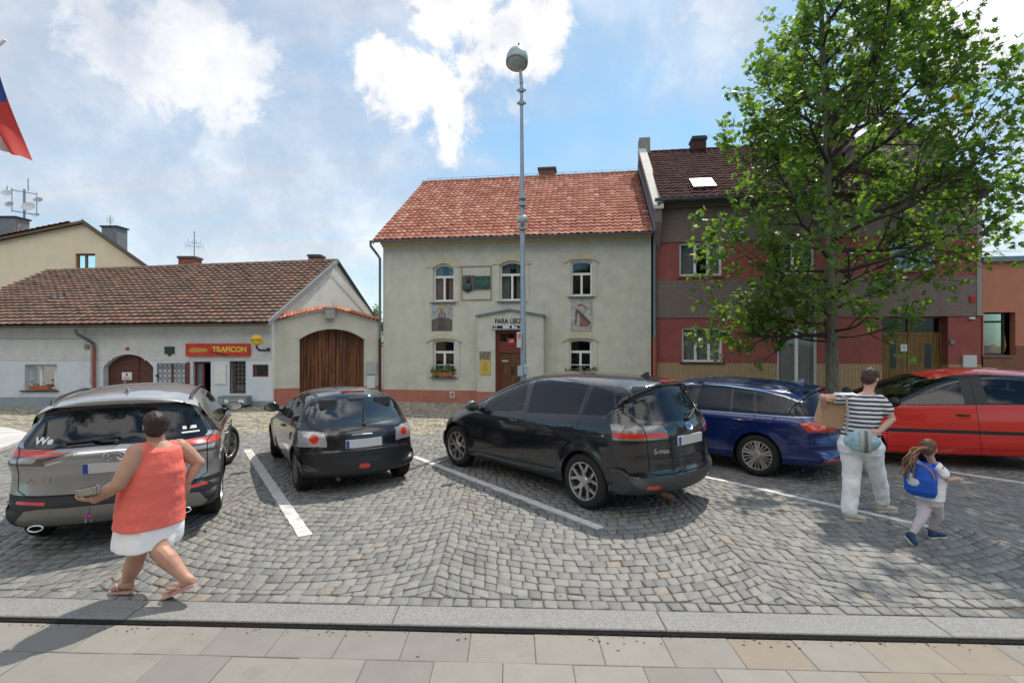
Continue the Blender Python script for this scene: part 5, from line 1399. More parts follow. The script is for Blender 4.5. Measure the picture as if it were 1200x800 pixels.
    def rear(self, y, z):
        h = self.hit((self.sp['ends'][0] - 1, y, z), (1, 0, 0)); return h if h else (Vector((self.sp['ends'][0], y, z)), Vector((-1, 0, 0)))
    def side(self, x, z, sg=1):
        h = self.bvh.ray_cast(Vector((x, 2, z)), Vector((0, -1, 0))); l, n = Vector(h[0]), Vector(h[1]); l.y *= sg; n.y *= sg; return l, n

def make_wheel(parent, x, y, r, sg, style, tw=.215, steer=0.0, rimr=None):
    w = empty('wheel', (x, y, r), steer, parent=parent)
    rr_ = rimr or r * .66
    h = tw / 2
    mb = MB(); prof = [(rr_ + .004, -h + .012), (rr_ + .02, -h), (r - .055, -h - .004), (r - .02, -h + .012), (r - .003, -h + .035), (r, -h + .06)]
    for k in (-.5, 0, .5): prof += [(r, k * h - .012 + .0), (r - .008, k * h - .006), (r - .008, k * h + .006), (r, k * h + .012)]
    prof += [(r, h - .06), (r - .003, h - .035), (r - .02, h - .012), (r - .055, h + .004), (rr_ + .02, h), (rr_ + .004, h - .012)]
    mb.lathe(prof, 'y', n=48); mb.build('tyre', M_rubber, w, angle=35)
    o = sg  # outside direction in y
    def Y(v): return o * (h + v)
    mb = MB(); mb.lathe([(rr_ + .006, Y(-.01)), (rr_ + .004, Y(-.002)), (rr_ - .010, Y(-.004)), (rr_ - .018, Y(-.022)), (rr_ - .022, Y(-.10)), (rr_ - .02, -Y(-.02))], 'y', n=40)
    def spoke(a0, a1, r0, r1, w0, w1, d0=-.030, d1=-.012, th_=.03):
        vs_ = []
        for (rad, an, ww, dd) in ((r0, a0, w0, d0), (r1, a1, w1, d1)):
            ca, sa = math.cos(an), math.sin(an)
            for s in (-1, 1):
                px_, pz = rad * ca - s * ww / 2 * sa, rad * sa + s * ww / 2 * ca
                vs_ += [(px_, Y(dd), pz), (px_ * .99, Y(dd - th_), pz * .99)]
        mb.add(vs_, [(0, 2, 6, 4), (1, 5, 7, 3), (0, 4, 5, 1), (2, 3, 7, 6), (0, 1, 3, 2), (4, 6, 7, 5)])
    R0 = rr_ - .012
    if style == 'twin5':      # five broad Y spokes
        for k in range(5):
            a = 2 * math.pi * k / 5 + .3
            spoke(a, a, .03, R0 * .50, .075, .055)
            for s in (-1, 1): spoke(a + s * .02, a + s * .33, R0 * .42, R0 + .005, .040, .034)
            for s in (-1, 1): spoke(a + s * .33, a + s * .52, R0 * .99, R0 + .0, .03, .05)
        mb.lathe([(.0, Y(-.012)), (.05, Y(-.014)), (.062, Y(-.03)), (.062, Y(-.06))], 'y', n=20)
    elif style == 'multi10':
        for k in range(5):
            a = 2 * math.pi * k / 5 + math.pi / 2
            for s in (-1, 1): spoke(a + s * .22, a + s * .13, .045, R0 + .005, .026, .040)
            for s in (-1, 1): spoke(a + s * .42, a + s * .50, .045, R0 + .005, .016, .018)
        mb.lathe([(.0, Y(-.012)), (.04, Y(-.014)), (.055, Y(-.03)), (.06, Y(-.06))], 'y', n=20)
    elif style == 'five':
        for k in range(5):
            a = 2 * math.pi * k / 5 + .5
            spoke(a, a, .03, R0 * .7, .085, .05)
            for s in (-1, 1): spoke(a + s * .02, a + s * .20, R0 * .6, R0 + .005, .04, .045)
        mb.lathe([(.0, Y(-.008)), (.05, Y(-.012)), (.065, Y(-.03)), (.07, Y(-.06))], 'y', n=20)
    else:                     # pressed cover with slots
        for k in range(8):
            a = 2 * math.pi * k / 8; spoke(a, a, .05, R0 + .004, .05, .10, -.02, -.008)
        mb.lathe([(.0, Y(.0)), (.06, Y(-.004)), (.09, Y(-.02)), (.10, Y(-.05))], 'y', n=24)
    mb.build('rim', M_alloy if style != 'cover' else mat('wheel_cover', (.14, .14, .145), .45, .3), w, angle=35, recalc=True)
    mb = MB(); mb.lathe([(0, Y(-.07)), (rr_ - .02, Y(-.07))], 'y', n=32); mb.lathe([(.0, Y(-.06)), (rr_ * .62, Y(-.06)), (rr_ * .62, Y(-.068))], 'y', n=24)
    mb.build('brake_disc', mat('brake_dark', (.02, .02, .02), .7, .2), w, angle=35)  # dark disc behind the spokes
    return w

def make_car(name, sp, body_m, label, cat, pos, heading):
    """heading: degrees to the left of straight away from the camera"""
    rz = R(90 + heading)
    root = empty(name, (pos[0], pos[1], 0.004), rz, label, cat)
    car = Car(sp); regs = sp['regions']
    car.build(body_m, regs)
    car.bm.verts.index_update()
    groups = {}
    for k, r in enumerate(regs):
        key = (r['name'], r['mat'].name, r.get('join', True), r.get('obj', r['name']))
        groups.setdefault(key, []).append((k + 1, r))
    car.extract({0} | {k + 1 for k, r in enumerate(regs) if r['name'] == 'body'}, 'body', body_m, root, 'B')
    made = {}
    for (nm, mn, join, ob), items in groups.items():
        if nm == 'body': continue
        par = root; m = items[0][1]['mat']; off = items[0][1].get('off', 0.0)
        pn = items[0][1].get('under'); 
        for sd_ in (('B',) if join else ('L', 'R')):
            p_ = root
            if pn and (pn, sd_) in made: p_ = made[(pn, sd_)]
            o = car.extract({i for i, _ in items}, nm, m, p_, sd_, off)
            if o: made[(ob, sd_)] = o
    # wheel housings, floor
    for wx in (0, sp['wb']):
        for sg in (-1, 1):
            mb = MB(); n = 20; ra = sp['ra']; wv = car.side(wx, sp['rw'] + ra + .02)[0].y
            ys = [wv - .012, wv - .06, .42]
            vs_ = []
            for i in range(n + 1):
                a = -0.25 + (math.pi + .5) * i / n
                wl = min(car.W(wx + ra * math.cos(a), max(.25, sp['rw'] + ra * math.sin(a))), wv + .2)
                for j, y_ in enumerate((wl - .002, wl - .05, .42)):
                    r_ = ra * (1.0 if j == 0 else 1.03)
                    vs_.append((wx + r_ * math.cos(a), sg * y_, sp['rw'] + r_ * math.sin(a)))
            fs = []
            for i in range(n):
                for j in range(2): b = i * 3 + j; fs.append((b, b + 1, b + 4, b + 3))
            mb.add(vs_, fs); mb.add([(wx + ra * 1.03 * math.cos(-.25 + (math.pi + .5) * i / n), sg * .42, sp['rw'] + ra * 1.03 * math.sin(-.25 + (math.pi + .5) * i / n)) for i in range(n + 1)], [tuple(range(n + 1))])
            mb.build('wheel_housing', M_under, root, recalc=False)
    # inside: dark floor box, seats, dash
    zs = sp.get('seat_z', .5); H = sp['H']; x0, x1 = sp['cabin']
    mb = MB(); hw = car.hw * .80; mb.box(x0 + .1, x1 + .3, -hw, hw, .3, zs + .02); mb.build('floor_pan', mat('cabin_dark', (.025, .025, .028), .9), root)
    def seat(x, y, w, nm='seat'):
        mb = MB(); mb.box(x - .02, x + .5, y - w / 2, y + w / 2, zs, zs + .16)
        mb.add([(x - .02, y - w / 2, zs + .1), (x + .13, y - w / 2, zs + .1), (x - .1, y - w / 2 + .04, zs + .68), (x - .22, y - w / 2 + .04, zs + .68),
                (x - .02, y + w / 2, zs + .1), (x + .13, y + w / 2, zs + .1), (x - .1, y + w / 2 - .04, zs + .68), (x - .22, y + w / 2 - .04, zs + .68)],
               [(0, 1, 2, 3), (4, 7, 6, 5), (0, 4, 5, 1), (1, 5, 6, 2), (2, 6, 7, 3), (3, 7, 4, 0)])
        n = 1 if w < .7 else 3
        for k in range(n): yk = y + (k - (n - 1) / 2) * w / n * .95; mb.box(x - .24, x - .15, yk - .12, yk + .12, zs + .7, zs + .86)
        return mb.build(nm, mat('seat_cloth', sp.get('seat_c', (.05, .05, .055)), .9), root, bevel=.03)
    fx = sp['front_seat']; seat(fx, .37, .5); seat(fx, -.37, .5); seat(fx - .85, 0, 1.25, 'rear_seat')
    mb = MB(); mb.box(fx + .75, x1 + .35, -hw * .95, hw * .95, zs, zs + .38); db = mb.build('dashboard', mat('cabin_dark', (.025, .025, .028), .9), root, bevel=.05)
    mb = MB(); n = 20; pts = [(fx + .60 + .06 * math.sin(2 * math.pi * k / n), .37 + .18 * math.cos(2 * math.pi * k / n), zs + .40 + .17 * math.sin(2 * math.pi * k / n)) for k in range(n + 1)]
    mb.tube(pts, .015, 6, cap=False); mb.tube([(fx + .60, .2, zs + .4), (fx + .6, .54, zs + .4)], .018, 6); mb.build('steering_wheel', M_trim, root)
    for i, wx in enumerate((0, sp['wb'])):
        for sg in (1, -1):
            wv = car.side(wx, sp['rw'] + sp['ra'] + .04)[0].y
            make_wheel(root, wx, sg * (wv - .115 - .012), sp['rw'], sg, sp['wheel'], tw=.21, steer=R(sp.get('steer', 0)) if i else 0, rimr=sp.get('rimr'))
    # mirrors
    mx, mz = sp['mirror']
    for sg in (1, -1):
        l, n = car.side(mx, mz, sg)
        mb = MB(); c = (l.x + .02, l.y + sg * .14, l.z + .06)
        mb.sphere(c, (.075, .125, .085), 18, 12); mb.v = [(min(v[0], c[0] + .2) if v[0] > c[0] - .045 else c[0] - .045, v[1], v[2]) for v in mb.v]
        mb.tube([(l.x + .03, l.y - sg * .03, l.z - .01), (l.x + .02, c[1] - sg * .05, l.z + .03)], .028, 8)
        mi = mb.build('mirror', sp.get('mirror_m', body_m), root, smooth=True)
        mb = MB(); mb.lathe([(0, 0), (1, 0)], 'x', n=18); mb.v = [(c[0] - .0475, c[1] + v[1] * .10, c[2] + v[2] * .064) for v in mb.v]; mb.build('mirror_glass', mat('mirror_silver', (.6, .62, .65), .03, 1.0), mi)
    for (hx, hz) in sp.get('handles', ()):
        for sg in (1, -1):
            l, n = car.side(hx, hz, sg)
            mb = MB(); mb.tube([(hx - .09, l.y - sg * .004, hz), (hx - .07, l.y + sg * .028, hz + .004), (hx + .06, l.y + sg * .030, hz + .004), (hx + .09, l.y - sg * .004, hz)], [.011, .014, .014, .011], 8)
            mb.build('door_handle', sp.get('handle_m', body_m), root, smooth=True)
    return root, car

def plate_on(root, car, z, y0=0.0, w=.52, h=.11, x_extra=.012, name='licence_plate'):
    l, n = car.rear(abs(y0) if y0 else 0.05, z); l2, _ = car.rear(abs(y0) + .2, z)
    tilt = 0
    lu, _ = car.rear(.05, z + .05); ld, _ = car.rear(.05, z - .05)
    sx_ = (lu.x - ld.x) / .1
    xb = l.x - x_extra
    def P(y, zz, d): return (xb + (zz) * sx_ - d, y0 + y, z + zz)
    mb = MB()
    def slab(ya, yb, za, zb, d0, d1): mb.add([P(ya, za, d0), P(yb, za, d0), P(yb, zb, d0), P(ya, zb, d0), P(ya, za, d1), P(yb, za, d1), P(yb, zb, d1), P(ya, zb, d1)], [(0, 3, 2, 1), (4, 5, 6, 7), (0, 1, 5, 4), (1, 2, 6, 5), (2, 3, 7, 6), (3, 0, 4, 7)])
    slab(-w / 2, w / 2, -h / 2, h / 2, -.02, .006); pl = mb.build(name, M_plate, root)
    mb = MB(); slab(w / 2 - .045, w / 2 - .003, -h / 2 + .003, h / 2 - .003, .006, .008); mb.build('plate_band', M_plateblue, pl)
    return pl
def rear_text(root, car, s, size, y, z, m, sx=1.0, name='badge', bold=.001):
    l, n = car.rear(y, z)
    n = n.normalized()
    # left to right seen from behind runs towards -y
    ux = Vector((0, 0, 1)).cross(n).normalized(); uz = n.cross(ux).normalized()
    vs_, fs = text_mb(s, size, True, .0025, bold, sx)
    mb = MB(); mb.add([l + n * (.004 + p[2]) + ux * p[0] + uz * p[1] for p in vs_], fs)
    return mb.build(name, m, root, recalc=False)
def win(T, B, fb, ft, rb, rt, n=8):
    """window outline between belt curve B and roof curve T, from the front edge (fb bottom, ft top) to the rear edge (rb, rt)"""
    b = lambda x: float(np.interp(x, [p[0] for p in B], [p[1] for p in B])); t = lambda x: float(np.interp(x, [p[0] for p in T], [p[1] for p in T]))
    pts = [(fb, b(fb)), (rb, b(rb))]
    for i in range(n + 1): x = rt + (ft - rt) * i / n; pts.append((x, t(x)))
    return pts
def wiper(root, car, y0, y1, z0, z1, pivot=None):
    a, na = car.rear(y0, z0); b, nb = car.rear(y1, z1); mb = MB()
    pts = []
    for k in range(7):
        t = k / 6; y = y0 + (y1 - y0) * t; z = z0 + (z1 - z0) * t; l, n = car.rear(y, z); pts.append(l + n * .02)
    mb.tube(pts, .009, 6)
    if pivot: l, n = car.rear(*pivot); mb.tube([l, l + n * .03], .025, 10); mb.tube([l + n * .028, pts[3] + Vector((-.012, 0, 0))], [.014, .008], 6)
    return mb.build('rear_wiper', M_trim, root)
def fin(root, car, x, m, h=.07, L=.14, name='roof_aerial'):
    l = car.bvh.ray_cast(Vector((x, .001, 3)), Vector((0, 0, -1)))[0]
    mb = MB(); z = l.z - .005
    mb.add([(x - L / 2, -.022, z), (x + L / 2, -.018, z), (x + L / 2, .018, z), (x - L / 2, .022, z), (x - L / 2 - .01, 0, z + h), (x - L / 4, 0, z + h * .95)], [(0, 1, 2, 3), (0, 4, 5, 1), (3, 2, 5, 4), (0, 3, 4), (1, 5, 2)])
    return mb.build(name, m, root, bevel=.004)
def rod(root, car, x, L=.2):
    l = car.bvh.ray_cast(Vector((x, .001, 3)), Vector((0, 0, -1)))[0]
    mb = MB(); mb.tube([(l.x, 0, l.z - .01), (l.x, 0, l.z + .02)], [.03, .015], 10); mb.tube([(l.x, 0, l.z), (l.x - L * .45, 0, l.z + L)], [.006, .003], 6)
    return mb.build('roof_aerial', M_trim, root)
def gapline(pts, w=.007, view='side', name='panel_gap', **k):
    gapline.n += 1; jn = view == 'rear' and any(abs(p[0]) < .01 for p in pts)
    return [dict(name='panel_gap', mat=M_gap, view=view, poly=strip_poly(a, b, w), join=jn, obj='gap%d' % gapline.n, **k) for a, b in zip(pts[:-1], pts[1:])]
gapline.n = 0

# -------- black people carrier in the middle
def car_mpv():
    T = [(-.75, 1.25), (-.60, 1.36), (-.4, 1.46), (0, 1.515), (.5, 1.545), (1.0, 1.545), (1.3, 1.52), (1.6, 1.475), (2.0, 1.36), (2.35, 1.215), (2.75, 1.03)]
    B = [(-.75, 1.235), (0, 1.17), (1.0, 1.09), (2.0, 1.02), (2.75, .985)]
    W_ = lambda *a: win(T, B, *a)
    paint_b = paint('black_paint', (.006, .007, .010), .0, .22)
    regs = [dict(name='lower_bumper', mat=mat('grey_bumper', (.055, .056, .058), .5), view='side', poly=[(-1.3, .27), (-.55, .27), (-.42, .33), (-.47, .42), (-.70, .50), (-1.3, .52)]),
            dict(name='body', mat=paint_b, view='side', poly=[(0, 0), (0, .001), (.001, 0)])]
    for x0_, x1_ in ((.55, 2.25),): regs.append(dict(name='sill_trim', mat=M_trim, view='side', poly=[(x0_ - .1, .2), (x1_ + .1, .2), (x1_, .30), (x0_, .30)], smin=.8))
    trim = [(2.80, .975), (1.0, 1.075), (-.79, 1.225), (-.62, 1.39), (-.4, 1.475), (0, 1.53), (.5, 1.56), (1.0, 1.56), (1.3, 1.535), (1.6, 1.49), (2.0, 1.375), (2.35, 1.23)]
    regs.append(dict(name='window_trim', mat=mat('gloss_black', (.006, .006, .007), .12, coat=1), view='side', poly=trim, smin=.55))
    gl = [W_(2.66, 2.66, 2.20, 2.11), W_(2.13, 2.03, 1.20, 1.32), W_(1.10, 1.20, .16, .13), W_(.08, .05, -.42, -.30)]
    gm = [G_clear, G_clear, G_dark, G_dark]
    for k, (p, m) in enumerate(zip(gl, gm)): regs.append(dict(name='side_window', mat=m, view='side', poly=p, smin=.5, join=False, obj='w%d' % k))
    regs.append(dict(name='side_window', mat=G_dark, view='side', poly=[(-.47, 1.215), (-.72, 1.245), (-.60, 1.35), (-.42, 1.43), (-.34, 1.45)], smin=.5, join=False, obj='w9'))
    regs += gapline([(2.32, .95), (2.28, .34)]) + gapline([(1.13, 1.54), (1.15, .95), (1.15, .34)], .009) + gapline([(.10, 1.5), (.09, 1.1), (.13, .95), (.40, .72), (.47, .5), (.52, .34)], .007) + gapline([(2.28, .34), (.52, .34)], .006)
    # tail lamps
    regs.append(dict(name='tail_lamp', mat=mat('lamp_grey', (.20, .20, .205), .15, .2, coat=1), view='side', poly=[(-1.1, 1.105), (-.84, 1.10), (-.64, 1.07), (-.48, 1.0), (-.56, .965), (-.68, .94), (-1.1, .935)], smin=.62, join=False, obj='tl'))
    regs.append(dict(name='lamp_lens', mat=M_tailbright, view='side', poly=[(-1.1, 1.015), (-.51, 1.012), (-.60, .962), (-1.1, .955)], smin=.62, join=False, under='tl', obj='tl2'))
    regs.append(dict(name='tail_lamp', mat=mat('lamp_grey', (.20, .20, .205), .15, .2, coat=1), view='rear', poly=[(.45, 1.095), (.95, 1.11), (.95, .93), (.40, .94), (.40, 1.03)], join=False, obj='tl'))
    regs.append(dict(name='lamp_lens', mat=M_tailbright, view='rear', poly=[(.41, 1.015), (.95, 1.015), (.95, .955), (.405, .96)], join=False, under='tl', obj='tl2'))
    regs.append(dict(name='rear_window', mat=G_dark, view='rear', poly=[(-.02, 1.555), (.50, 1.54), (.58, 1.50), (.71, 1.26), (.68, 1.17), (.5, 1.14), (-.02, 1.12)]))
    regs += gapline([(.60, 1.53), (.755, 1.24), (.71, 1.13), (.68, 1.08), (.67, .85), (.66, .56), (.58, .53)], .010, 'rear') + gapline([(.6, .53), (0, .53)], .012, 'rear') + gapline([(.62, .72), (0, .70)], .006, 'rear')
    regs.append(dict(name='reflector', mat=M_tailbright, view='rear', poly=[(.52, .36), (.72, .37), (.70, .41), (.52, .40)], join=False, obj='rf'))
    regs.append(dict(name='windscreen', mat=G_clear, view='front', front=True, poly=[(-.02, 1.55), (.58, 1.50), (.76, 1.02), (-.02, 1.06)]))
    sp = dict(hw=.942, wb=2.85, rw=.345, ra=.385, ends=(-.96, 3.56), H=1.66, rt=.13, re=.46, crown=.045, crown_e=.10, pexp=2.6,
              prof=[(0, .90), (.25, .93), (.40, .975), (.62, .995), (.80, 1.0), (.93, .985), (1.03, .965), (1.11, .92), (1.27, .83), (1.45, .735), (1.6, .67), (1.7, .64)], belt_slope=-.035,
              top=[(-.94, .58), (-.935, .70), (-.92, .82), (-.92, .98), (-.88, 1.12), (-.77, 1.30), (-.67, 1.44), (-.64, 1.53), (-.66, 1.575), (-.55, 1.60), (-.2, 1.64), (.4, 1.662), (1.0, 1.655), (1.5, 1.60), (1.95, 1.47), (2.4, 1.28), (2.85, 1.06), (3.1, .99), (3.30, .92), (3.43, .80), (3.52, .66), (3.56, .55)],
              bot=[(-.94, .58), (-.97, .50), (-.97, .42), (-.90, .30), (-.80, .25), (-.4, .22), (1.4, .20), (3.2, .20), (3.42, .22), (3.55, .32), (3.56, .55)],
              regions=regs, wheel='twin5', rimr=.235, cabin=(-.6, 2.1), front_seat=1.15, seat_z=.52, mirror=(2.22, 1.02), mirror_m=mat('mirror_grey', (.10, .10, .11), .3, .3, coat=.6), handles=((1.33, .95), (.28, 1.0)), flare=.022, steer=3)
    root, car = make_car('parked_car', sp, paint_b, 'black people carrier parked in the middle of the row below the lamp post', 'car', (1.60, 7.02), 40)
    plate_on(root, car, .90); rear_text(root, car, 'S-max', .085, .50, .80, M_chrome, 1.05); wiper(root, car, -.05, -.52, 1.19, 1.25, (-.02, 1.13)); fin(root, car, -.25, M_trim)
    l, n = car.rear(.02, 1.06); mb = MB(); mb.lathe([(0, 0), (.055, 0), (.058, -.008)], 'x', n=24); mb.v = [(l.x - .006 + v[0] + v[2] * .35, v[1] * 1.35, l.z + v[2] * .75) for v in mb.v]; bd = mb.build('oval_badge', M_chrome, root); mb = MB(); mb.lathe([(0, 0), (.044, 0)], 'x', n=24); mb.v = [(l.x - .0085 + v[0] + v[2] * .35, v[1] * 1.35, l.z + v[2] * .75) for v in mb.v]; mb.build('badge_field', mat('badge_blue', (.03, .06, .3), .2, coat=1), bd)
    l, n = car.rear(.02, 1.575); mb = MB(); mb.box(l.x - .012, l.x + .05, -.13, .13, 1.575, 1.605); mb.build('brake_light', M_tailbright, root, bevel=.006)
    mb = MB(); mb.tube([(-.98, .45, .27), (-.7, .45, .29)], .035, 12); mb.build('exhaust_pipe', mat('rusty_pipe', (.12, .07, .045), .6, .5), root)
    return root
car_mpv()

# -------- small black hatchback
def car_hatch():
    T = [(-.36, 1.00), (-.25, 1.16), (-.05, 1.27), (.4, 1.30), (.9, 1.305), (1.2, 1.28), (1.5, 1.20), (1.9, 1.01), (2.1, .93)]
    B = [(-.4, .98), (.5, .93), (1.2, .90), (2.1, .88)]
    W_ = lambda *a: win(T, B, *a)
    pb = paint('faded_black_paint', (.010, .0105, .013), .0, .26)
    regs = [dict(name='window_trim', mat=M_trim, view='side', poly=[(2.12, .87), (-.42, .975), (-.28, 1.17), (-.06, 1.285), (.4, 1.315), (.9, 1.32), (1.2, 1.295), (1.5, 1.215), (1.9, 1.025)], smin=.55)]
    for k, p in enumerate((W_(2.0, 2.0, .95, 1.0), W_(.88, .92, -.32, -.20))): regs.append(dict(name='side_window', mat=G_mid, view='side', poly=p, smin=.5, join=False, obj='w%d' % k))
    regs.append(dict(name='bumper', mat=mat('bumper_black', (.02, .0205, .023), .42), view='side', poly=[(-1, .20), (-.36, .20), (-.36, .50), (-.45, .575), (-1, .585)]))
    regs.append(dict(name='bumper_strip', mat=M_trim, view='side', poly=[(-1, .26), (-.40, .26), (-.40, .30), (-1, .31)], under=None))
    regs += gapline([(1.86, .88), (1.84, .3)]) + gapline([(.90, 1.34), (.92, .9), (.84, .72), (.82, .3)]) + gapline([(-1, .588), (-.44, .578), (-.35, .50)], .009)
    regs.append(dict(name='tail_lamp', mat=M_tailclear, view='side', poly=[(-1, .86), (-.50, .87), (-.36, .80), (-.38, .70), (-.5, .655), (-1, .65)], smin=.6, join=False, obj='tl'))
    regs.append(dict(name='tail_lamp', mat=M_tailclear, view='rear', poly=[(.54, .84), (.62, .865), (.9, .86), (.9, .65), (.55, .67), (.50, .74)], join=False, obj='tl'))
    regs.append(dict(name='lamp_lens', mat=M_tailbright, view='rear', poly=[(.635 + .058 * math.cos(t * .4488), .765 + .058 * math.sin(t * .4488)) for t in range(14)], join=False, under='tl', obj='tl2'))
    regs.append(dict(name='rear_window', mat=glass_mat('mirror_like_glass', (.1, .1, .1), 2.0, 1.0, (.01, .013, .015)), view='rear', poly=[(-.02, 1.315), (.46, 1.30), (.52, 1.27), (.645, 1.02), (.64, .965), (.45, .935), (-.02, .92)]))
    regs += gapline([(.535, 1.32), (.69, .98), (.66, .90), (.50, .86), (.47, .66), (.44, .61), (0, .60)], .011, 'rear')
    regs.append(dict(name='reflector', mat=M_tailbright, view='rear', poly=[(-.02, .335), (.065, .34), (.08, .37), (.05, .40), (-.02, .40)]))
    regs.append(dict(name='windscreen', mat=G_clear, view='front', front=True, poly=[(-.02, 1.30), (.50, 1.26), (.66, .93), (-.02, .96)]))
    sp = dict(hw=.828, wb=2.44, rw=.295, ra=.335, ends=(-.61, 3.22), H=1.43, rt=.12, re=.33, crown=.04, crown_e=.09, pexp=2.5,
              prof=[(0, .88), (.2, .92), (.35, .975), (.55, 1.0), (.70, .995), (.85, .975), (.90, .955), (1.0, .90), (1.2, .78), (1.35, .70), (1.5, .66)], belt_slope=-.03,
              top=[(-.61, .5), (-.615, .58), (-.585, .62), (-.575, .74), (-.54, .86), (-.48, .93), (-.36, 1.02), (-.20, 1.22), (-.10, 1.325), (0.05, 1.355), (.45, 1.375), (.9, 1.375), (1.25, 1.34), (1.7, 1.18), (2.15, .95), (2.4, .89), (2.8, .80), (3.05, .68), (3.18, .55), (3.22, .45)],
              bot=[(-.61, .5), (-.625, .42), (-.625, .34), (-.60, .24), (-.5, .20), (0, .19), (2.7, .18), (3.1, .2), (3.22, .3), (3.22, .45)],
              regions=regs, wheel='cover', rimr=.185, cabin=(-.3, 1.8), front_seat=.90, seat_z=.42, mirror=(1.75, .93), mirror_m=mat('mirror_blueblack', (.02, .03, .04), .1, .3, coat=1), handles=((1.02, .78),), flare=.016, steer=-14)
    root, car = make_car('parked_car', sp, pb, 'small black hatchback with round-centred tail lights parked before the wooden gate', 'car', (-2.38, 7.66), 32)
    plate_on(root, car, .68, w=.50); wiper(root, car, -.03, -.12, .96, 1.19, (-.03, .925)); rod(root, car, 1.15, .25)
    mb = MB(); l, n = car.rear(.02, 1.345); mb.box(l.x - .01, l.x + .05, -.17, .17, 1.335, 1.36); mb.build('brake_light', M_tail, root, bevel=.004)
    mb = MB(); mb.tube([(-.60, .35, .22), (-.40, .35, .24)], .025, 10); mb.build('exhaust_pipe', mat('rusty_pipe', (.12, .07, .045), .6, .5), root)
    mb = MB(); l, n = car.rear(.02, .80); mb.tube([l + Vector((-.012, .14, 0)), l + Vector((-.016, 0, .004)), l + Vector((-.012, -.14, 0))], .008, 6); mb.build('tailgate_trim', M_chrome, root)
    # white and red sticker on the left rear wing
    l, n = car.side(.28, .70); mb = MB(); mb.tube([(.24, l.y + .004, .78), (.30, l.y + .006, .77), (.335, l.y + .006, .73), (.335, l.y + .006, .66)], .010, 5); mb.build('wing_scuff', mat('scuff_pink', (.5, .32, .30), .5), root)
    return root
car_hatch()

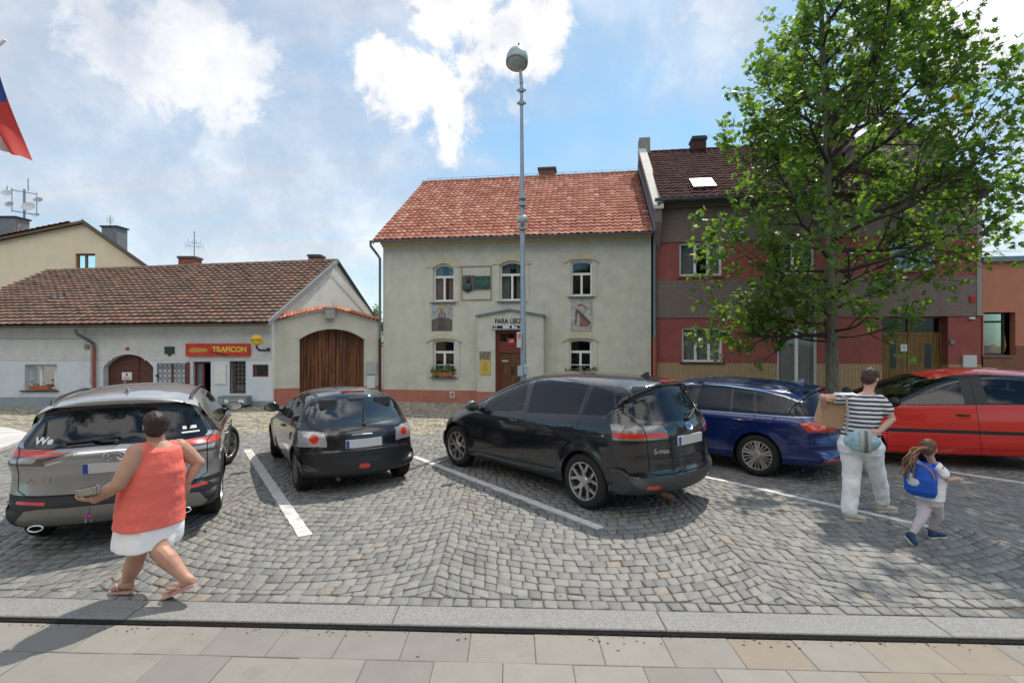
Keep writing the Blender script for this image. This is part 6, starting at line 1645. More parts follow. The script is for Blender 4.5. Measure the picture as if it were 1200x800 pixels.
# -------- grey off-roader at the left
def car_suv():
    T = [(-.62, 1.28), (-.45, 1.40), (-.1, 1.50), (.4, 1.555), (.9, 1.56), (1.3, 1.51), (1.7, 1.37), (2.1, 1.19), (2.3, 1.09)]
    B = [(-.66, 1.20), (-.2, 1.10), (.5, 1.06), (2.3, 1.01)]
    W_ = lambda *a: win(T, B, *a)
    pb = paint('grey_paint', (.32, .325, .325), .5, .33)
    regs = [dict(name='window_trim', mat=mat('gloss_black', (.006, .006, .007), .12, coat=1), view='side', poly=[(2.35, 1.0), (-.2, 1.085), (-.70, 1.20), (-.62, 1.30), (-.45, 1.415), (-.1, 1.515), (.4, 1.57), (.9, 1.575), (1.3, 1.525), (1.7, 1.385), (2.1, 1.205)], smin=.55)]
    for k, p in enumerate((W_(2.22, 2.22, 1.12, 1.10), W_(1.03, 1.02, .12, .16), W_(.05, .10, -.50, -.38))): regs.append(dict(name='side_window', mat=G_clear if k == 0 else G_dark, view='side', poly=p, smin=.5, join=False, obj='w%d' % k))
    clad = mat('cladding', (.02, .0205, .022), .6, bump=.1, bscale=150)
    for wx in (0, 2.69): regs.append(dict(name='wheel_arch_trim', mat=clad, view='side', poly=[(wx - .50, .2), (wx - .50, .42), (wx - .42, .68), (wx - .24, .835), (wx + .24, .835), (wx + .42, .68), (wx + .50, .42), (wx + .50, .2)], smin=.7, join=False, obj='ar%d' % wx))
    regs.append(dict(name='sill_cladding', mat=clad, view='side', poly=[(.4, .1), (2.3, .1), (2.3, .38), (.4, .38)], smin=.6, join=False, obj='sl'))
    regs.append(dict(name='lower_bumper', mat=clad, view='side', poly=[(-1.2, .1), (-.3, .1), (-.42, .62), (-.6, .66), (-1.2, .64)]))
    regs.append(dict(name='skid_panel', mat=mat('skid_silver', (.22, .215, .20), .4, .5), view='rear', poly=[(-.02, .52), (.60, .52), (.72, .50), (.80, .38), (.74, .33), (-.02, .32)]))
    regs.append(dict(name='body', mat=pb, view='rear', poly=[(-.02, .69), (0.0, .69), (0.0, .70), (-.02, .70)]))
    regs += gapline([(1.06, 1.56), (1.08, 1.0), (1.10, .4)], .008) + gapline([(.10, 1.5), (.08, 1.05), (.36, .80), (.46, .4)], .007) + gapline([(2.28, 1.0), (2.24, .4)])
    for v in ('side', 'rear'):
        pl = [(-1.1, 1.115), (-.60, 1.13), (-.42, 1.06), (-.58, 1.0), (-.68, .955), (-1.1, .955)] if v == 'side' else [(.34, 1.085), (.60, 1.085), (.74, 1.12), (1.0, 1.12), (1.0, .96), (.70, .955), (.5, 1.02)]
        regs.append(dict(name='tail_lamp', mat=M_tailsmoke, view=v, poly=pl, smin=.6, join=False, obj='tl'))
        pl2 = [(-1.1, 1.105), (-.60, 1.12), (-.46, 1.06), (-.62, 1.045), (-1.1, 1.05)] if v == 'side' else [(.34, 1.085), (.62, 1.083), (.74, 1.11), (1.0, 1.11), (1.0, 1.055), (.72, 1.055), (.5, 1.05)]
        regs.append(dict(name='lamp_lens', mat=M_tailbright, view=v, poly=pl2, smin=.6, join=False, under='tl', obj='tl2'))
        if v == 'rear': regs.append(dict(name='lamp_chrome', mat=M_tailclear, view=v, poly=[(.62, 1.03), (.86, 1.03), (.86, .985), (.66, .985)], join=False, under='tl', obj='tl3'))
    regs.append(dict(name='rear_window', mat=G_dark, view='rear', poly=[(-.02, 1.55), (.56, 1.535), (.62, 1.50), (.79, 1.16), (.76, 1.12), (.58, 1.11), (-.02, 1.13)]))
    regs += gapline([(.68, 1.52), (.84, 1.15), (.79, 1.08), (.79, .70), (.70, .64), (0, .64)], .010, 'rear')
    regs += [dict(name='garnish', mat=M_chrome, view='rear', poly=strip_poly(a, b, .014), join=True) for a, b in (((0, 1.075), (.30, 1.07)), ((.30, 1.07), (.46, .99)), ((.46, .99), (.56, .965)))]
    regs.append(dict(name='reflector', mat=M_tailbright, view='rear', poly=[(.55, .555), (.80, .57), (.79, .60), (.55, .585)], join=False, obj='rf'))
    regs.append(dict(name='windscreen', mat=G_clear, view='front', front=True, poly=[(-.02, 1.56), (.58, 1.51), (.74, 1.1), (-.02, 1.14)]))
    sp = dict(hw=.928, wb=2.69, rw=.36, ra=.40, ends=(-.96, 3.62), H=1.69, rt=.12, re=.30, crown=.04, crown_e=.09, pexp=2.8,
              prof=[(0, .90), (.3, .94), (.42, .97), (.60, .985), (.78, .975), (.95, 1.0), (1.04, .985), (1.10, .95), (1.25, .86), (1.45, .765), (1.58, .70), (1.75, .66)], belt_slope=-.03, sig=.02,
              top=[(-.95, .60), (-.93, .66), (-.90, .80), (-.90, .92), (-.93, .98), (-.92, 1.08), (-.82, 1.16), (-.72, 1.38), (-.68, 1.54), (-.74, 1.60), (-.66, 1.625), (-.3, 1.66), (.4, 1.685), (.9, 1.68), (1.3, 1.61), (1.7, 1.44), (2.2, 1.16), (2.4, 1.10), (3.0, 1.03), (3.35, .95), (3.55, .8), (3.62, .6)],
              bot=[(-.95, .60), (-.98, .54), (-.97, .40), (-.88, .28), (-.6, .24), (0, .22), (2.9, .22), (3.4, .24), (3.62, .4), (3.62, .6)],
              regions=regs, wheel='five', rimr=.235, cabin=(-.6, 1.9), front_seat=1.0, seat_z=.55, mirror=(2.02, 1.08), mirror_m=mat('mirror_black', (.01, .01, .012), .1, coat=1), handles=((1.22, .96), (.28, .99)), handle_m=M_chrome, flare=.02, steer=-28)
    root, car = make_car('parked_car', sp, pb, 'grey off-road car parked leftmost with its front wheels turned', 'car', (-4.42, 5.98), 27)
    root.scale = (1, 1, .93)
    plate_on(root, car, .90); wiper(root, car, .42, -.03, 1.165, 1.195, (.0, 1.15)); fin(root, car, -.30, mat('fin_silver', (.4, .4, .4), .3, .4), .08)
    rear_text(root, car, 'RAV4', .075, .62, .80, M_chrome, 1.2)
    l, n = car.rear(.60, 1.21); rear_text(root, car, 'We', .11, .60, 1.19, M_wframe, 1.0, 'window_sticker', .004)
    l, n = car.rear(-.62, 1.22); vs_ = MB(); ux = Vector((0, 0, 1)).cross(n).normalized(); uz = n.cross(ux)
    vs_.add([l + n * .006 + ux * a + uz * b for a, b in ((-.09, -.05), (.09, -.05), (.09, -.03), (-.09, -.03), (-.07, 0), (-.03, 0), (-.03, .04), (-.07, .04), (0, 0), (.07, 0), (.07, .04), (0, .04))], [(0, 1, 2, 3), (4, 5, 6, 7), (8, 9, 10, 11)]); vs_.build('vignette_sticker', M_wframe, root, recalc=False)
    l, n = car.rear(.02, 1.02); mb = MB(); 
    for s in (.06, .035): mb.tube([(l.x - .012 - .1 * 0, s * 1.3 * math.cos(t * .3927) * 1.2, l.z + s * .8 * math.sin(t * .3927)) for t in range(17)], .006, 5, cap=False)
    mb.build('emblem', M_chrome, root)
    for sg in (1, -1):
        pts = []
        for k in range(9):
            x = 1.25 - k * .24; h_ = car.bvh.ray_cast(Vector((x, car.hw * .66, 3)), Vector((0, 0, -1)))[0]; pts.append(Vector((x, sg * car.hw * .66, h_.z + (.035 if 0 < k < 8 else -.005))))
        mb = MB(); mb.tube(pts, .017, 8); mb.build('roof_rail', M_trim, root, smooth=True)
        mb = MB(); l, n = car.rear(.60, .30); mb.lathe([(.05, 0), (.042, -.02), (.036, .02)], 'x', n=24); mb.v = [(-.955 + v[0], sg * .60 + v[1] * 1.25, .345 + v[2] * .75) for v in mb.v]; mb.build('exhaust_pipe', M_chrome, root, smooth=True)
    return root
car_suv()

# -------- dark blue estate
def car_estate():
    T = [(-.80, 1.03), (-.62, 1.16), (-.35, 1.25), (0, 1.31), (.6, 1.36), (1.0, 1.365), (1.4, 1.33), (1.8, 1.21), (2.2, 1.05), (2.45, .97)]
    B = [(-.80, .985), (0, .965), (1.0, .945), (2.45, .92)]
    W_ = lambda *a: win(T, B, *a)
    pb = paint('blue_paint', (.003, .018, .125), .3, .25)
    ch = [(2.5, .905), (-.84, .972), (-.86, .99), (-.66, 1.165), (-.36, 1.268), (0, 1.328), (.6, 1.378), (1.0, 1.383), (1.4, 1.348), (1.8, 1.228), (2.2, 1.068)]
    inn = [(2.46, .922), (-.80, .985), (-.63, 1.148), (-.35, 1.25), (0, 1.31), (.6, 1.36), (1.0, 1.365), (1.4, 1.33), (1.8, 1.21), (2.2, 1.05)]
    regs = [dict(name='chrome_trim', mat=M_chrome, view='side', poly=ch, smin=.55), dict(name='window_trim', mat=mat('gloss_black', (.006, .006, .007), .12, coat=1), view='side', poly=inn, smin=.5)]
    for k, p in enumerate((W_(2.35, 2.35, 1.14, 1.12), W_(1.02, .98, .42, .46), W_(.39, .43, .05, .12), W_(.0, .07, -.76, -.60))): regs.append(dict(name='side_window', mat=G_clear if k == 0 else G_dark, view='side', poly=p, smin=.5, join=False, obj='w%d' % k))
    regs += gapline([(1.08, 1.36), (1.10, .9), (1.12, .3)]) + gapline([(.09, 1.33), (.02, .965), (.04, .86), (.36, .66), (.42, .3)], .008) + gapline([(2.3, .9), (2.26, .3)])
    for v in ('side', 'rear'):
        pl = [(-1.3, .90), (-.95, .905), (-.68, .915), (-.74, .85), (-.86, .765), (-1.3, .76)] if v == 'side' else [(.42, .86), (.6, .89), (1, .905), (1, .77), (.6, .78), (.45, .82)]
        regs.append(dict(name='tail_lamp', mat=mat('tail_orange_red', (.50, .035, .01), .18, coat=1), view=v, poly=pl, smin=.6, join=False, obj='tl'))
        pl2 = [(-1.3, .865), (-.95, .87), (-.76, .87), (-.79, .835), (-1.3, .83)] if v == 'side' else [(.5, .86), (1, .865), (1, .84), (.5, .835)]
        regs.append(dict(name='lamp_lens', mat=M_tail, view=v, poly=pl2, smin=.6, join=False, under='tl', obj='tl2'))
    regs.append(dict(name='rear_window', mat=G_dark, view='rear', poly=[(-.02, 1.345), (.48, 1.33), (.56, 1.29), (.70, 1.04), (.66, .99), (-.02, .98)]))
    regs += gapline([(.60, 1.33), (.74, 1.02), (.70, .93), (.66, .7), (.60, .62), (0, .61)], .01, 'rear') + gapline([(-1.3, .60), (-.7, .615), (-.42, .55)], .006)
    regs.append(dict(name='bumper_lip', mat=M_trim, view='side', poly=[(-1.3, .1), (-.38, .1), (-.42, .27), (-1.3, .30)]))
    regs.append(dict(name='reflector', mat=M_tailbright, view='side', poly=[(-1.3, .355), (-.88, .35), (-.84, .375), (-1.3, .395)], smin=.45, smax=.97, join=False, obj='rf'))
    regs.append(dict(name='windscreen', mat=G_clear, view='front', front=True, poly=[(-.02, 1.37), (.54, 1.33), (.72, .98), (-.02, 1.02)]))
    sp = dict(hw=.905, wb=2.70, rw=.325, ra=.365, ends=(-1.11, 3.71), H=1.48, rt=.11, re=.36, crown=.035, crown_e=.10, pexp=2.4,
              prof=[(0, .90), (.2, .93), (.35, .97), (.55, .985), (.74, .985), (.86, 1.0), (.93, .975), (.98, .93), (1.15, .83), (1.3, .745), (1.42, .69), (1.55, .66)], belt_slope=-.015, sig=.018,
              top=[(-1.10, .52), (-1.11, .62), (-1.06, .70), (-1.05, .82), (-1.06, .90), (-.98, .97), (-.90, 1.03), (-.72, 1.24), (-.66, 1.33), (-.72, 1.375), (-.60, 1.395), (-.3, 1.43), (.3, 1.465), (.9, 1.475), (1.35, 1.44), (1.8, 1.29), (2.35, 1.05), (2.6, .99), (3.2, .90), (3.5, .78), (3.66, .62), (3.71, .5)],
              bot=[(-1.10, .52), (-1.12, .44), (-1.12, .36), (-1.06, .26), (-.9, .22), (-.3, .19), (3.0, .18), (3.5, .2), (3.7, .3), (3.71, .5)],
              regions=regs, wheel='multi10', rimr=.222, cabin=(-.7, 2.0), front_seat=1.0, seat_z=.42, mirror=(2.15, .97), handles=((1.27, .84), (.27, .85)), flare=.02, dents=((-.2, .80, .9, .05, .008),), steer=0)
    root, car = make_car('parked_car', sp, pb, 'dark blue estate car with chrome window trim parked beside the black people carrier', 'car', (4.42, 8.60), 46)
    plate_on(root, car, .76); wiper(root, car, .05, -.42, 1.03, 1.07, (.0, 1.0)); fin(root, car, -.35, pb, .075, .18)
    for sg in (1, -1):
        pts = []
        for k in range(9):
            x = 1.15 - k * .215; h_ = car.bvh.ray_cast(Vector((x, car.hw * .64, 3)), Vector((0, 0, -1)))[0]; pts.append(Vector((x, sg * car.hw * .64, h_.z + (.028 if 0 < k < 8 else -.005))))
        mb = MB(); mb.tube(pts, .013, 8); mb.build('roof_rail', mat('rail_dark', (.03, .03, .035), .3, .4), root, smooth=True)
    return root
car_estate()

# -------- red one-box car at the right edge
def car_red():
    T = [(-.62, 1.10), (-.45, 1.33), (-.2, 1.45), (.3, 1.525), (.9, 1.54), (1.3, 1.515), (1.7, 1.43), (2.1, 1.28), (2.45, 1.12), (2.6, 1.05)]
    B = [(-.62, 1.13), (.5, 1.10), (1.2, 1.08), (2.6, 1.03)]
    W_ = lambda *a: win(T, B, *a)
    pb = paint('red_paint', (.60, .010, .005), .0, .33)
    regs = [dict(name='window_trim', mat=M_trim, view='side', poly=[(2.62, 1.018), (-.64, 1.12), (-.48, 1.34), (-.2, 1.462), (.3, 1.537), (.9, 1.552), (1.3, 1.527), (1.7, 1.442), (2.1, 1.292), (2.45, 1.122)], smin=.5)]
    for k, p in enumerate((W_(2.55, 2.55, 2.33, 2.30), W_(2.29, 2.26, 1.28, 1.27), W_(.95, .97, .10, .13), W_(.04, .07, -.55, -.42))): regs.append(dict(name='side_window', mat=G_clear, view='side', poly=p, smin=.45, join=False, obj='w%d' % k))
    regs.append(dict(name='door_strip', mat=M_trim, view='side', poly=[(.45, .60), (2.45, .60), (2.45, .66), (.45, .66)], smin=.8, join=False, obj='ds'))
    regs += gapline([(1.115, 1.54), (1.13, 1.0), (1.09, .5), (1.05, .27)], .009) + gapline([(2.42, .98), (2.40, .27)]) + gapline([(2.4, .27), (.45, .27)], .006) + gapline([(.05, 1.5), (.05, 1.0), (.38, .7), (.44, .27)], .007) + gapline([(2.40, .36), (.45, .36)], .005)
    regs.append(dict(name='windscreen', mat=G_clear, view='front', front=True, poly=[(-.02, 1.52), (.58, 1.47), (.74, 1.06), (-.02, 1.1)]))
    regs.append(dict(name='bumper', mat=M_trim, view='side', poly=[(3.1, .1), (3.8, .1), (3.8, .45), (3.1, .45)]))
    regs.append(dict(name='rear_window', mat=G_dark, view='rear', poly=[(-.02, 1.5), (.55, 1.48), (.68, 1.05), (-.02, 1.0)]))
    regs.append(dict(name='tail_lamp', mat=M_tail, view='rear', poly=[(.62, 1.0), (.9, 1.0), (.9, .68), (.66, .68)], join=False, obj='tl'))
    regs.append(dict(name='headlamp', mat=M_tailclear, view='front', front=True, poly=[(.48, .80), (.80, .86), (.82, .72), (.5, .66)], join=False, obj='hl'))
    sp = dict(hw=.88, wb=2.76, rw=.31, ra=.35, ends=(-.72, 3.52), H=1.64, rt=.13, re=.36, crown=.04, crown_e=.10, pexp=2.4,
              prof=[(0, .90), (.25, .94), (.40, .985), (.6, 1.0), (.80, .995), (1.02, .97), (1.09, .945), (1.24, .87), (1.4, .78), (1.55, .72), (1.7, .68)], belt_slope=-.03,
              top=[(-.71, .55), (-.72, .62), (-.68, .8), (-.66, 1.0), (-.60, 1.12), (-.46, 1.36), (-.34, 1.52), (-.1, 1.585), (.4, 1.635), (.9, 1.645), (1.35, 1.60), (1.8, 1.49), (2.3, 1.28), (2.75, 1.06), (3.1, .93), (3.38, .78), (3.5, .6), (3.52, .5)],
              bot=[(-.71, .55), (-.73, .45), (-.70, .3), (-.55, .23), (0, .21), (2.9, .20), (3.3, .21), (3.5, .3), (3.52, .5)],
              regions=regs, wheel='cover', rimr=.20, cabin=(-.5, 2.2), front_seat=1.12, seat_z=.56, seat_c=(.02, .028, .04), mirror=(2.32, 1.04), mirror_m=M_trim, handles=((1.32, .90),), handle_m=M_trim, flare=.012)
    root, car = make_car('parked_car', sp, pb, 'bright red family car parked across the right edge of the square', 'car', (8.80, 8.85), 77)
    l = car.bvh.ray_cast(Vector((.3, .45, 3)), Vector((0, 0, -1)))[0]
    return root
car_red()
# ------------------------------------------------------------------ trees
def leaf_material(name, c0, c1, c2):
    m = bpy.data.materials.new(name); m.use_nodes = True
    N = m.node_tree.nodes; L = m.node_tree.links; N.clear()
    out = N.new('ShaderNodeOutputMaterial'); at = N.new('ShaderNodeAttribute'); at.attribute_name = 'rnd'
    r = N.new('ShaderNodeValToRGB'); L.new(at.outputs['Fac'], r.inputs['Fac']); e = r.color_ramp.elements
    e[0].color = (*c0, 1); e[1].color = (*c1, 1); e[1].position = .9; x = e.new(.996); x.color = (*c1, 1); x = e.new(.998); x.color = (*c2, 1)
    b = N.new('ShaderNodeBsdfPrincipled'); b.inputs['Roughness'].default_value = .42; L.new(r.outputs['Color'], b.inputs['Base Color'])
    t = N.new('ShaderNodeBsdfTranslucent'); mx = N.new('ShaderNodeMix'); mx.data_type = 'RGBA'; mx.blend_type = 'MULTIPLY'; mx.inputs['Factor'].default_value = 1
    L.new(r.outputs['Color'], mx.inputs['A']); mx.inputs['B'].default_value = (2.6, 2.9, 1.0, 1); L.new(mx.outputs['Result'], t.inputs['Color'])
    ms = N.new('ShaderNodeMixShader'); ms.inputs[0].default_value = .46; L.new(b.outputs[0], ms.inputs[1]); L.new(t.outputs[0], ms.inputs[2]); L.new(ms.outputs[0], out.inputs[0])
    return m
M_leaf = leaf_material('maple_leaf', (.042, .090, .026), (.12, .185, .048), (.30, .10, .03))
M_bark = mat('bark', (.15, .14, .105), .95, var=.45, vscale=5, stretch=(4, 4, 1), bump=1.0, bscale=9)
M_twig = mat('twig_bark', (.05, .042, .035), .9)

def leaf_field(pts, nrm, size, seed, droop=.5):
    """five-lobed leaves as one mesh; pts (n,3), outward direction per leaf"""
    rs = np.random.RandomState(seed); n = len(pts)
    # outline of a maple leaf in its own plane (x along, y across)
    out = np.array([(0, 0), (.12, -.30), (.30, -.52), (.38, -.26), (.66, -.40), (.62, -.14), (1.0, 0), (.62, .14), (.66, .40), (.38, .26), (.30, .52), (.12, .30)])
    fold = np.abs(out[:, 1]) * .30 - out[:, 0] * .12
    K = len(out)
    ax = nrm + rs.normal(0, .7, (n, 3)); ax[:, 2] -= droop * .8; ax /= np.linalg.norm(ax, axis=1, keepdims=True)
    up = np.array([0, 0, 1.0]) + rs.normal(0, .55, (n, 3)); bx = np.cross(up, ax); bx /= np.linalg.norm(bx, axis=1, keepdims=True) + 1e-9; nz = np.cross(ax, bx)
    s = size * rs.uniform(.65, 1.25, (n, 1, 1))
    V = pts[:, None, :] + s * (out[None, :, 0, None] * ax[:, None, :] + out[None, :, 1, None] * bx[:, None, :] + fold[None, :, None] * nz[:, None, :])
    return V, K
def mesh_leaves(name, V, K, m, seed, parent):
    n = len(V); rs = np.random.RandomState(seed)
    tri = []   # two halves, folded at the midrib
    A = [0, 1, 2, 3, 4, 5, 6]; B = [0, 6, 7, 8, 9, 10, 11]
    loops = np.array([A + B]); off = (np.arange(n) * K)[:, None]
    lp = (loops + off).reshape(-1); sizes = np.full(n * 2, 7)
    me = bpy.data.meshes.new(name); me.vertices.add(n * K); me.vertices.foreach_set('co', V.reshape(-1))
    me.loops.add(len(lp)); me.loops.foreach_set('vertex_index', lp); me.polygons.add(n * 2); me.polygons.foreach_set('loop_start', np.arange(n * 2) * 7); me.polygons.foreach_set('loop_total', sizes)
    me.update(calc_edges=True); me.validate()
    a = me.color_attributes.new('rnd', 'FLOAT_COLOR', 'POINT'); c = np.repeat(rs.uniform(0, 1, n), K); a.data.foreach_set('color', np.stack([c, c, c, c * 0 + 1], 1).reshape(-1))
    me.materials.append(m); o = bpy.data.objects.new(name, me); COL.objects.link(o); o.parent = parent
    return o
def grow_tree(name, base, trunk, radius_at, limbs_spec, label, seed, nleaf_per, leaf=.105, trunk_r=.16, cat='tree'):
    """trunk: local points; radius_at(h, ang) = reach of the crown"""
    rr = random.Random(seed); root = empty(name, (*base, 0), 0, label, cat)
    tb = MB(); pts = [Vector(p) for p in trunk]; H = pts[-1].z
    rads = [max(.012, trunk_r * (1 - (p.z / H)) ** .8 + .012) for p in pts]; rads[0] *= 1.25
    tb.tube(pts, rads, 14); tb.build('trunk', M_bark, root, smooth=True)
    def tp(h):
        for a, b in zip(pts[:-1], pts[1:]):
            if a.z <= h <= b.z: return a.lerp(b, (h - a.z) / (b.z - a.z))
        return pts[-1]
    lb = MB(); LP = []; LN = []
    def branch(p, d, L_, r_, lvl):
        n = max(3, int(L_ / .22)); q = [p]; dd = d.normalized()
        for i in range(n):
            dd = (dd + Vector((rr.gauss(0, .13), rr.gauss(0, .13), rr.gauss(.03, .09)))).normalized(); q.append(q[-1] + dd * L_ / n)
        rs_ = [max(.003, r_ * (1 - i / (n + .6))) for i in range(n + 1)]
        lb.tube(q, rs_, 6 if lvl < 2 else 4, cap=False)
        if lvl < 2:
            k = int((5 if lvl == 0 else 4) * (L_ / (1.6 if lvl == 0 else .8)) + 2)
            for j in range(k):
                t = rr.uniform(.22, 1.0); i = min(n - 1, int(t * n)); pp = q[i].lerp(q[i + 1], t * n - i)
                a = (q[i + 1] - q[i]).normalized(); sd_ = a.cross(Vector((rr.gauss(0, 1), rr.gauss(0, 1), rr.gauss(0, 1)))).normalized()
                nd = (a * .75 + sd_ * .85 + Vector((0, 0, .1))).normalized()
                branch(pp, nd, L_ * rr.uniform(.28, .5) * (1.15 - t * .4), rs_[i] * .6, lvl + 1)
        else: pass
        if lvl >= 1:
            m = int(nleaf_per * (L_ / .5) * (1 if lvl == 2 else .5)) + 2
            for j in range(m):
                t = rr.uniform(.25, 1.02); i = min(n - 1, int(min(t, .999) * n)); pp = q[i].lerp(q[i + 1], min(1, t * n - i))
                off = Vector((rr.gauss(0, .05), rr.gauss(0, .05), rr.gauss(0, .05))); LP.append(tuple(pp + off)); LN.append(tuple((dd * .6 + off.normalized() * .8 + Vector(WIND))))
    WIND = (.35, -.1, 0)
    for (h, ang, f, up) in limbs_spec(rr):
        p = tp(h); reach = radius_at(h, ang) * f
        d = Vector((math.cos(ang), math.sin(ang), up)).normalized()
        branch(p, d, reach, trunk_r * .29 * (reach / 3) ** .7 + .008, 0)
    lb.build('limbs', M_twig, root, smooth=True, recalc=False)
    V, K = leaf_field(np.array(LP), np.array(LN), leaf, seed)
    mesh_leaves('crown', V, K, M_leaf, seed, root)
    print('TREE leaves', name, len(LP))
    return root
def maple():
    base = (7.62, 12.2)
    trunk = [(0, 0, 0), (.01, 0, 1), (.0, 0, 2.1), (-.03, .02, 3.0), (-.02, 0, 4.0), (-.05, 0, 5.2), (-.06, .03, 6.4), (-.12, .0, 7.6), (-.22, .0, 8.8), (-.25, .0, 10.2), (-.2, 0, 12.2)]
    def rad(h, a):
        base_r = np.interp(h + .5, [2.5, 3, 4, 5, 6.7, 7.3, 7.9, 8.9, 9.8, 12], [1.5, 2.2, 2.8, 3.1, 3.1, 2.7, 1.9, 1.0, .6, .3])
        east = np.interp(h + .5, [2.5, 3, 4, 5, 8.4, 9.8, 10.5, 12], [1.2, 1.8, 3.6, 4.6, 4.6, 3.7, 2.8, 1.0])
        w = (math.cos(a) + 1) / 2
        return float(base_r * (1 - w) + east * w)
    def limbs(rr):
        out = []; n = 54; ang = .4
        for i in range(n):
            t = i / (n - 1); h = 2.2 + 9.3 * t ** 1.02; ang += 2.399
            up = np.interp(h, [2, 3, 5, 8, 11], [.02, .12, .30, .6, 1.1]) + rr.uniform(-.08, .12)
            out.append((h - .15 * rr.random(), ang, rr.uniform(.78, 1.05), up))
        out += [(2.2, math.pi * 1.02, 1.7, .02), (2.3, math.pi * 1.1, 1.2, .0), (2.2, -.2, 1.3, .02), (2.5, math.pi * .93, 1.1, .05), (3.0, math.pi, 1.05, .08)]
        return out
    return grow_tree('maple_tree', base, trunk, rad, limbs, 'leafy maple tree with a slim trunk standing before the red roughcast house', 21, 2.3, leaf=.16, trunk_r=.145)
TREE = maple()
def background_tree():
    b = W(436, 372, 27)
    trunk = [(0, 0, 0), (0, 0, 1.5), (.1, 0, 2.6), (.0, .1, 3.6)]
    return grow_tree('garden_tree', (b.x - .1, 27), trunk, lambda h, a: 1.0, lambda rr: [(1.6 + .15 * i, 2.4 * i, rr.uniform(.6, 1.1), .7) for i in range(12)], 'small green tree showing between the gateway and the cream house', 5, 3, leaf=.16, trunk_r=.08)
background_tree()
def purple_tree():
    global M_leaf
    keep = M_leaf; M_leaf = leaf_material('purple_leaf', (.018, .010, .016), (.035, .018, .028), (.04, .02, .03))
    b = W(985, 150, 26)
    t = grow_tree('purple_beech', (b.x, 26), [(0, 0, 0), (0, 0, 5), (.1, 0, 8), (0, .1, 12.5), (0, 0, 14.5)], lambda h, a: 2.3, lambda rr: [(8.0 + .25 * i, 2.4 * i, rr.uniform(.6, 1.0), .5) for i in range(24)], 'dark purple leaved tree rising behind the red house roof', 6, 5, leaf=.20, trunk_r=.25)
    M_leaf = keep
purple_tree()
# the other side of the square, behind the camera: seen only in glass and paint
def far_side():
    r = empty('town_house', (-4, -15, 0), math.pi, 'long ochre house facing the square from behind the viewer', 'house')
    mb = MB(); mb.box(-18, 18, 0, 8, 0, 6.2); mb.build('wall', mat('ochre_far', (.42, .33, .2), .9, var=.1), r)
    mb = MB(); mb.add([(-18.3, -.4, 6.2), (18.3, -.4, 6.2), (18.3, 4, 9.4), (-18.3, 4, 9.4), (-18.3, 8.4, 6.2), (18.3, 8.4, 6.2)], [(0, 1, 2, 3), (3, 2, 5, 4)]); mb.build('roof', mat('far_roof', (.22, .09, .06), .9, var=.2), r, recalc=False)
    for i in range(10):
        for z in (1.2, 4.0):
            x = -16 + i * 3.5; mb = MB(); mb.box(x, x + 1.1, -.03, .01, z, z + 1.5); mb.build('window', mat('far_glass', (.03, .035, .04), .1), r)
    for i, (x, y, rz, s, lab) in enumerate(((-7.5, -9.5, 1.0, .95, 'leafy maple tree behind the viewer to the left'), (7.5, -10.5, 2.6, 1.05, 'leafy maple tree behind the viewer to the right'), (1.0, -12.0, 4.0, 1.1, 'leafy maple tree behind the viewer in the middle'))):
        t = copy_tree(TREE); t.location = (x, y, 0); t.rotation_euler = (0, 0, rz); t.scale = (s, s, s); t['label'] = lab; t['group'] = 'trees across the square'
far_side()
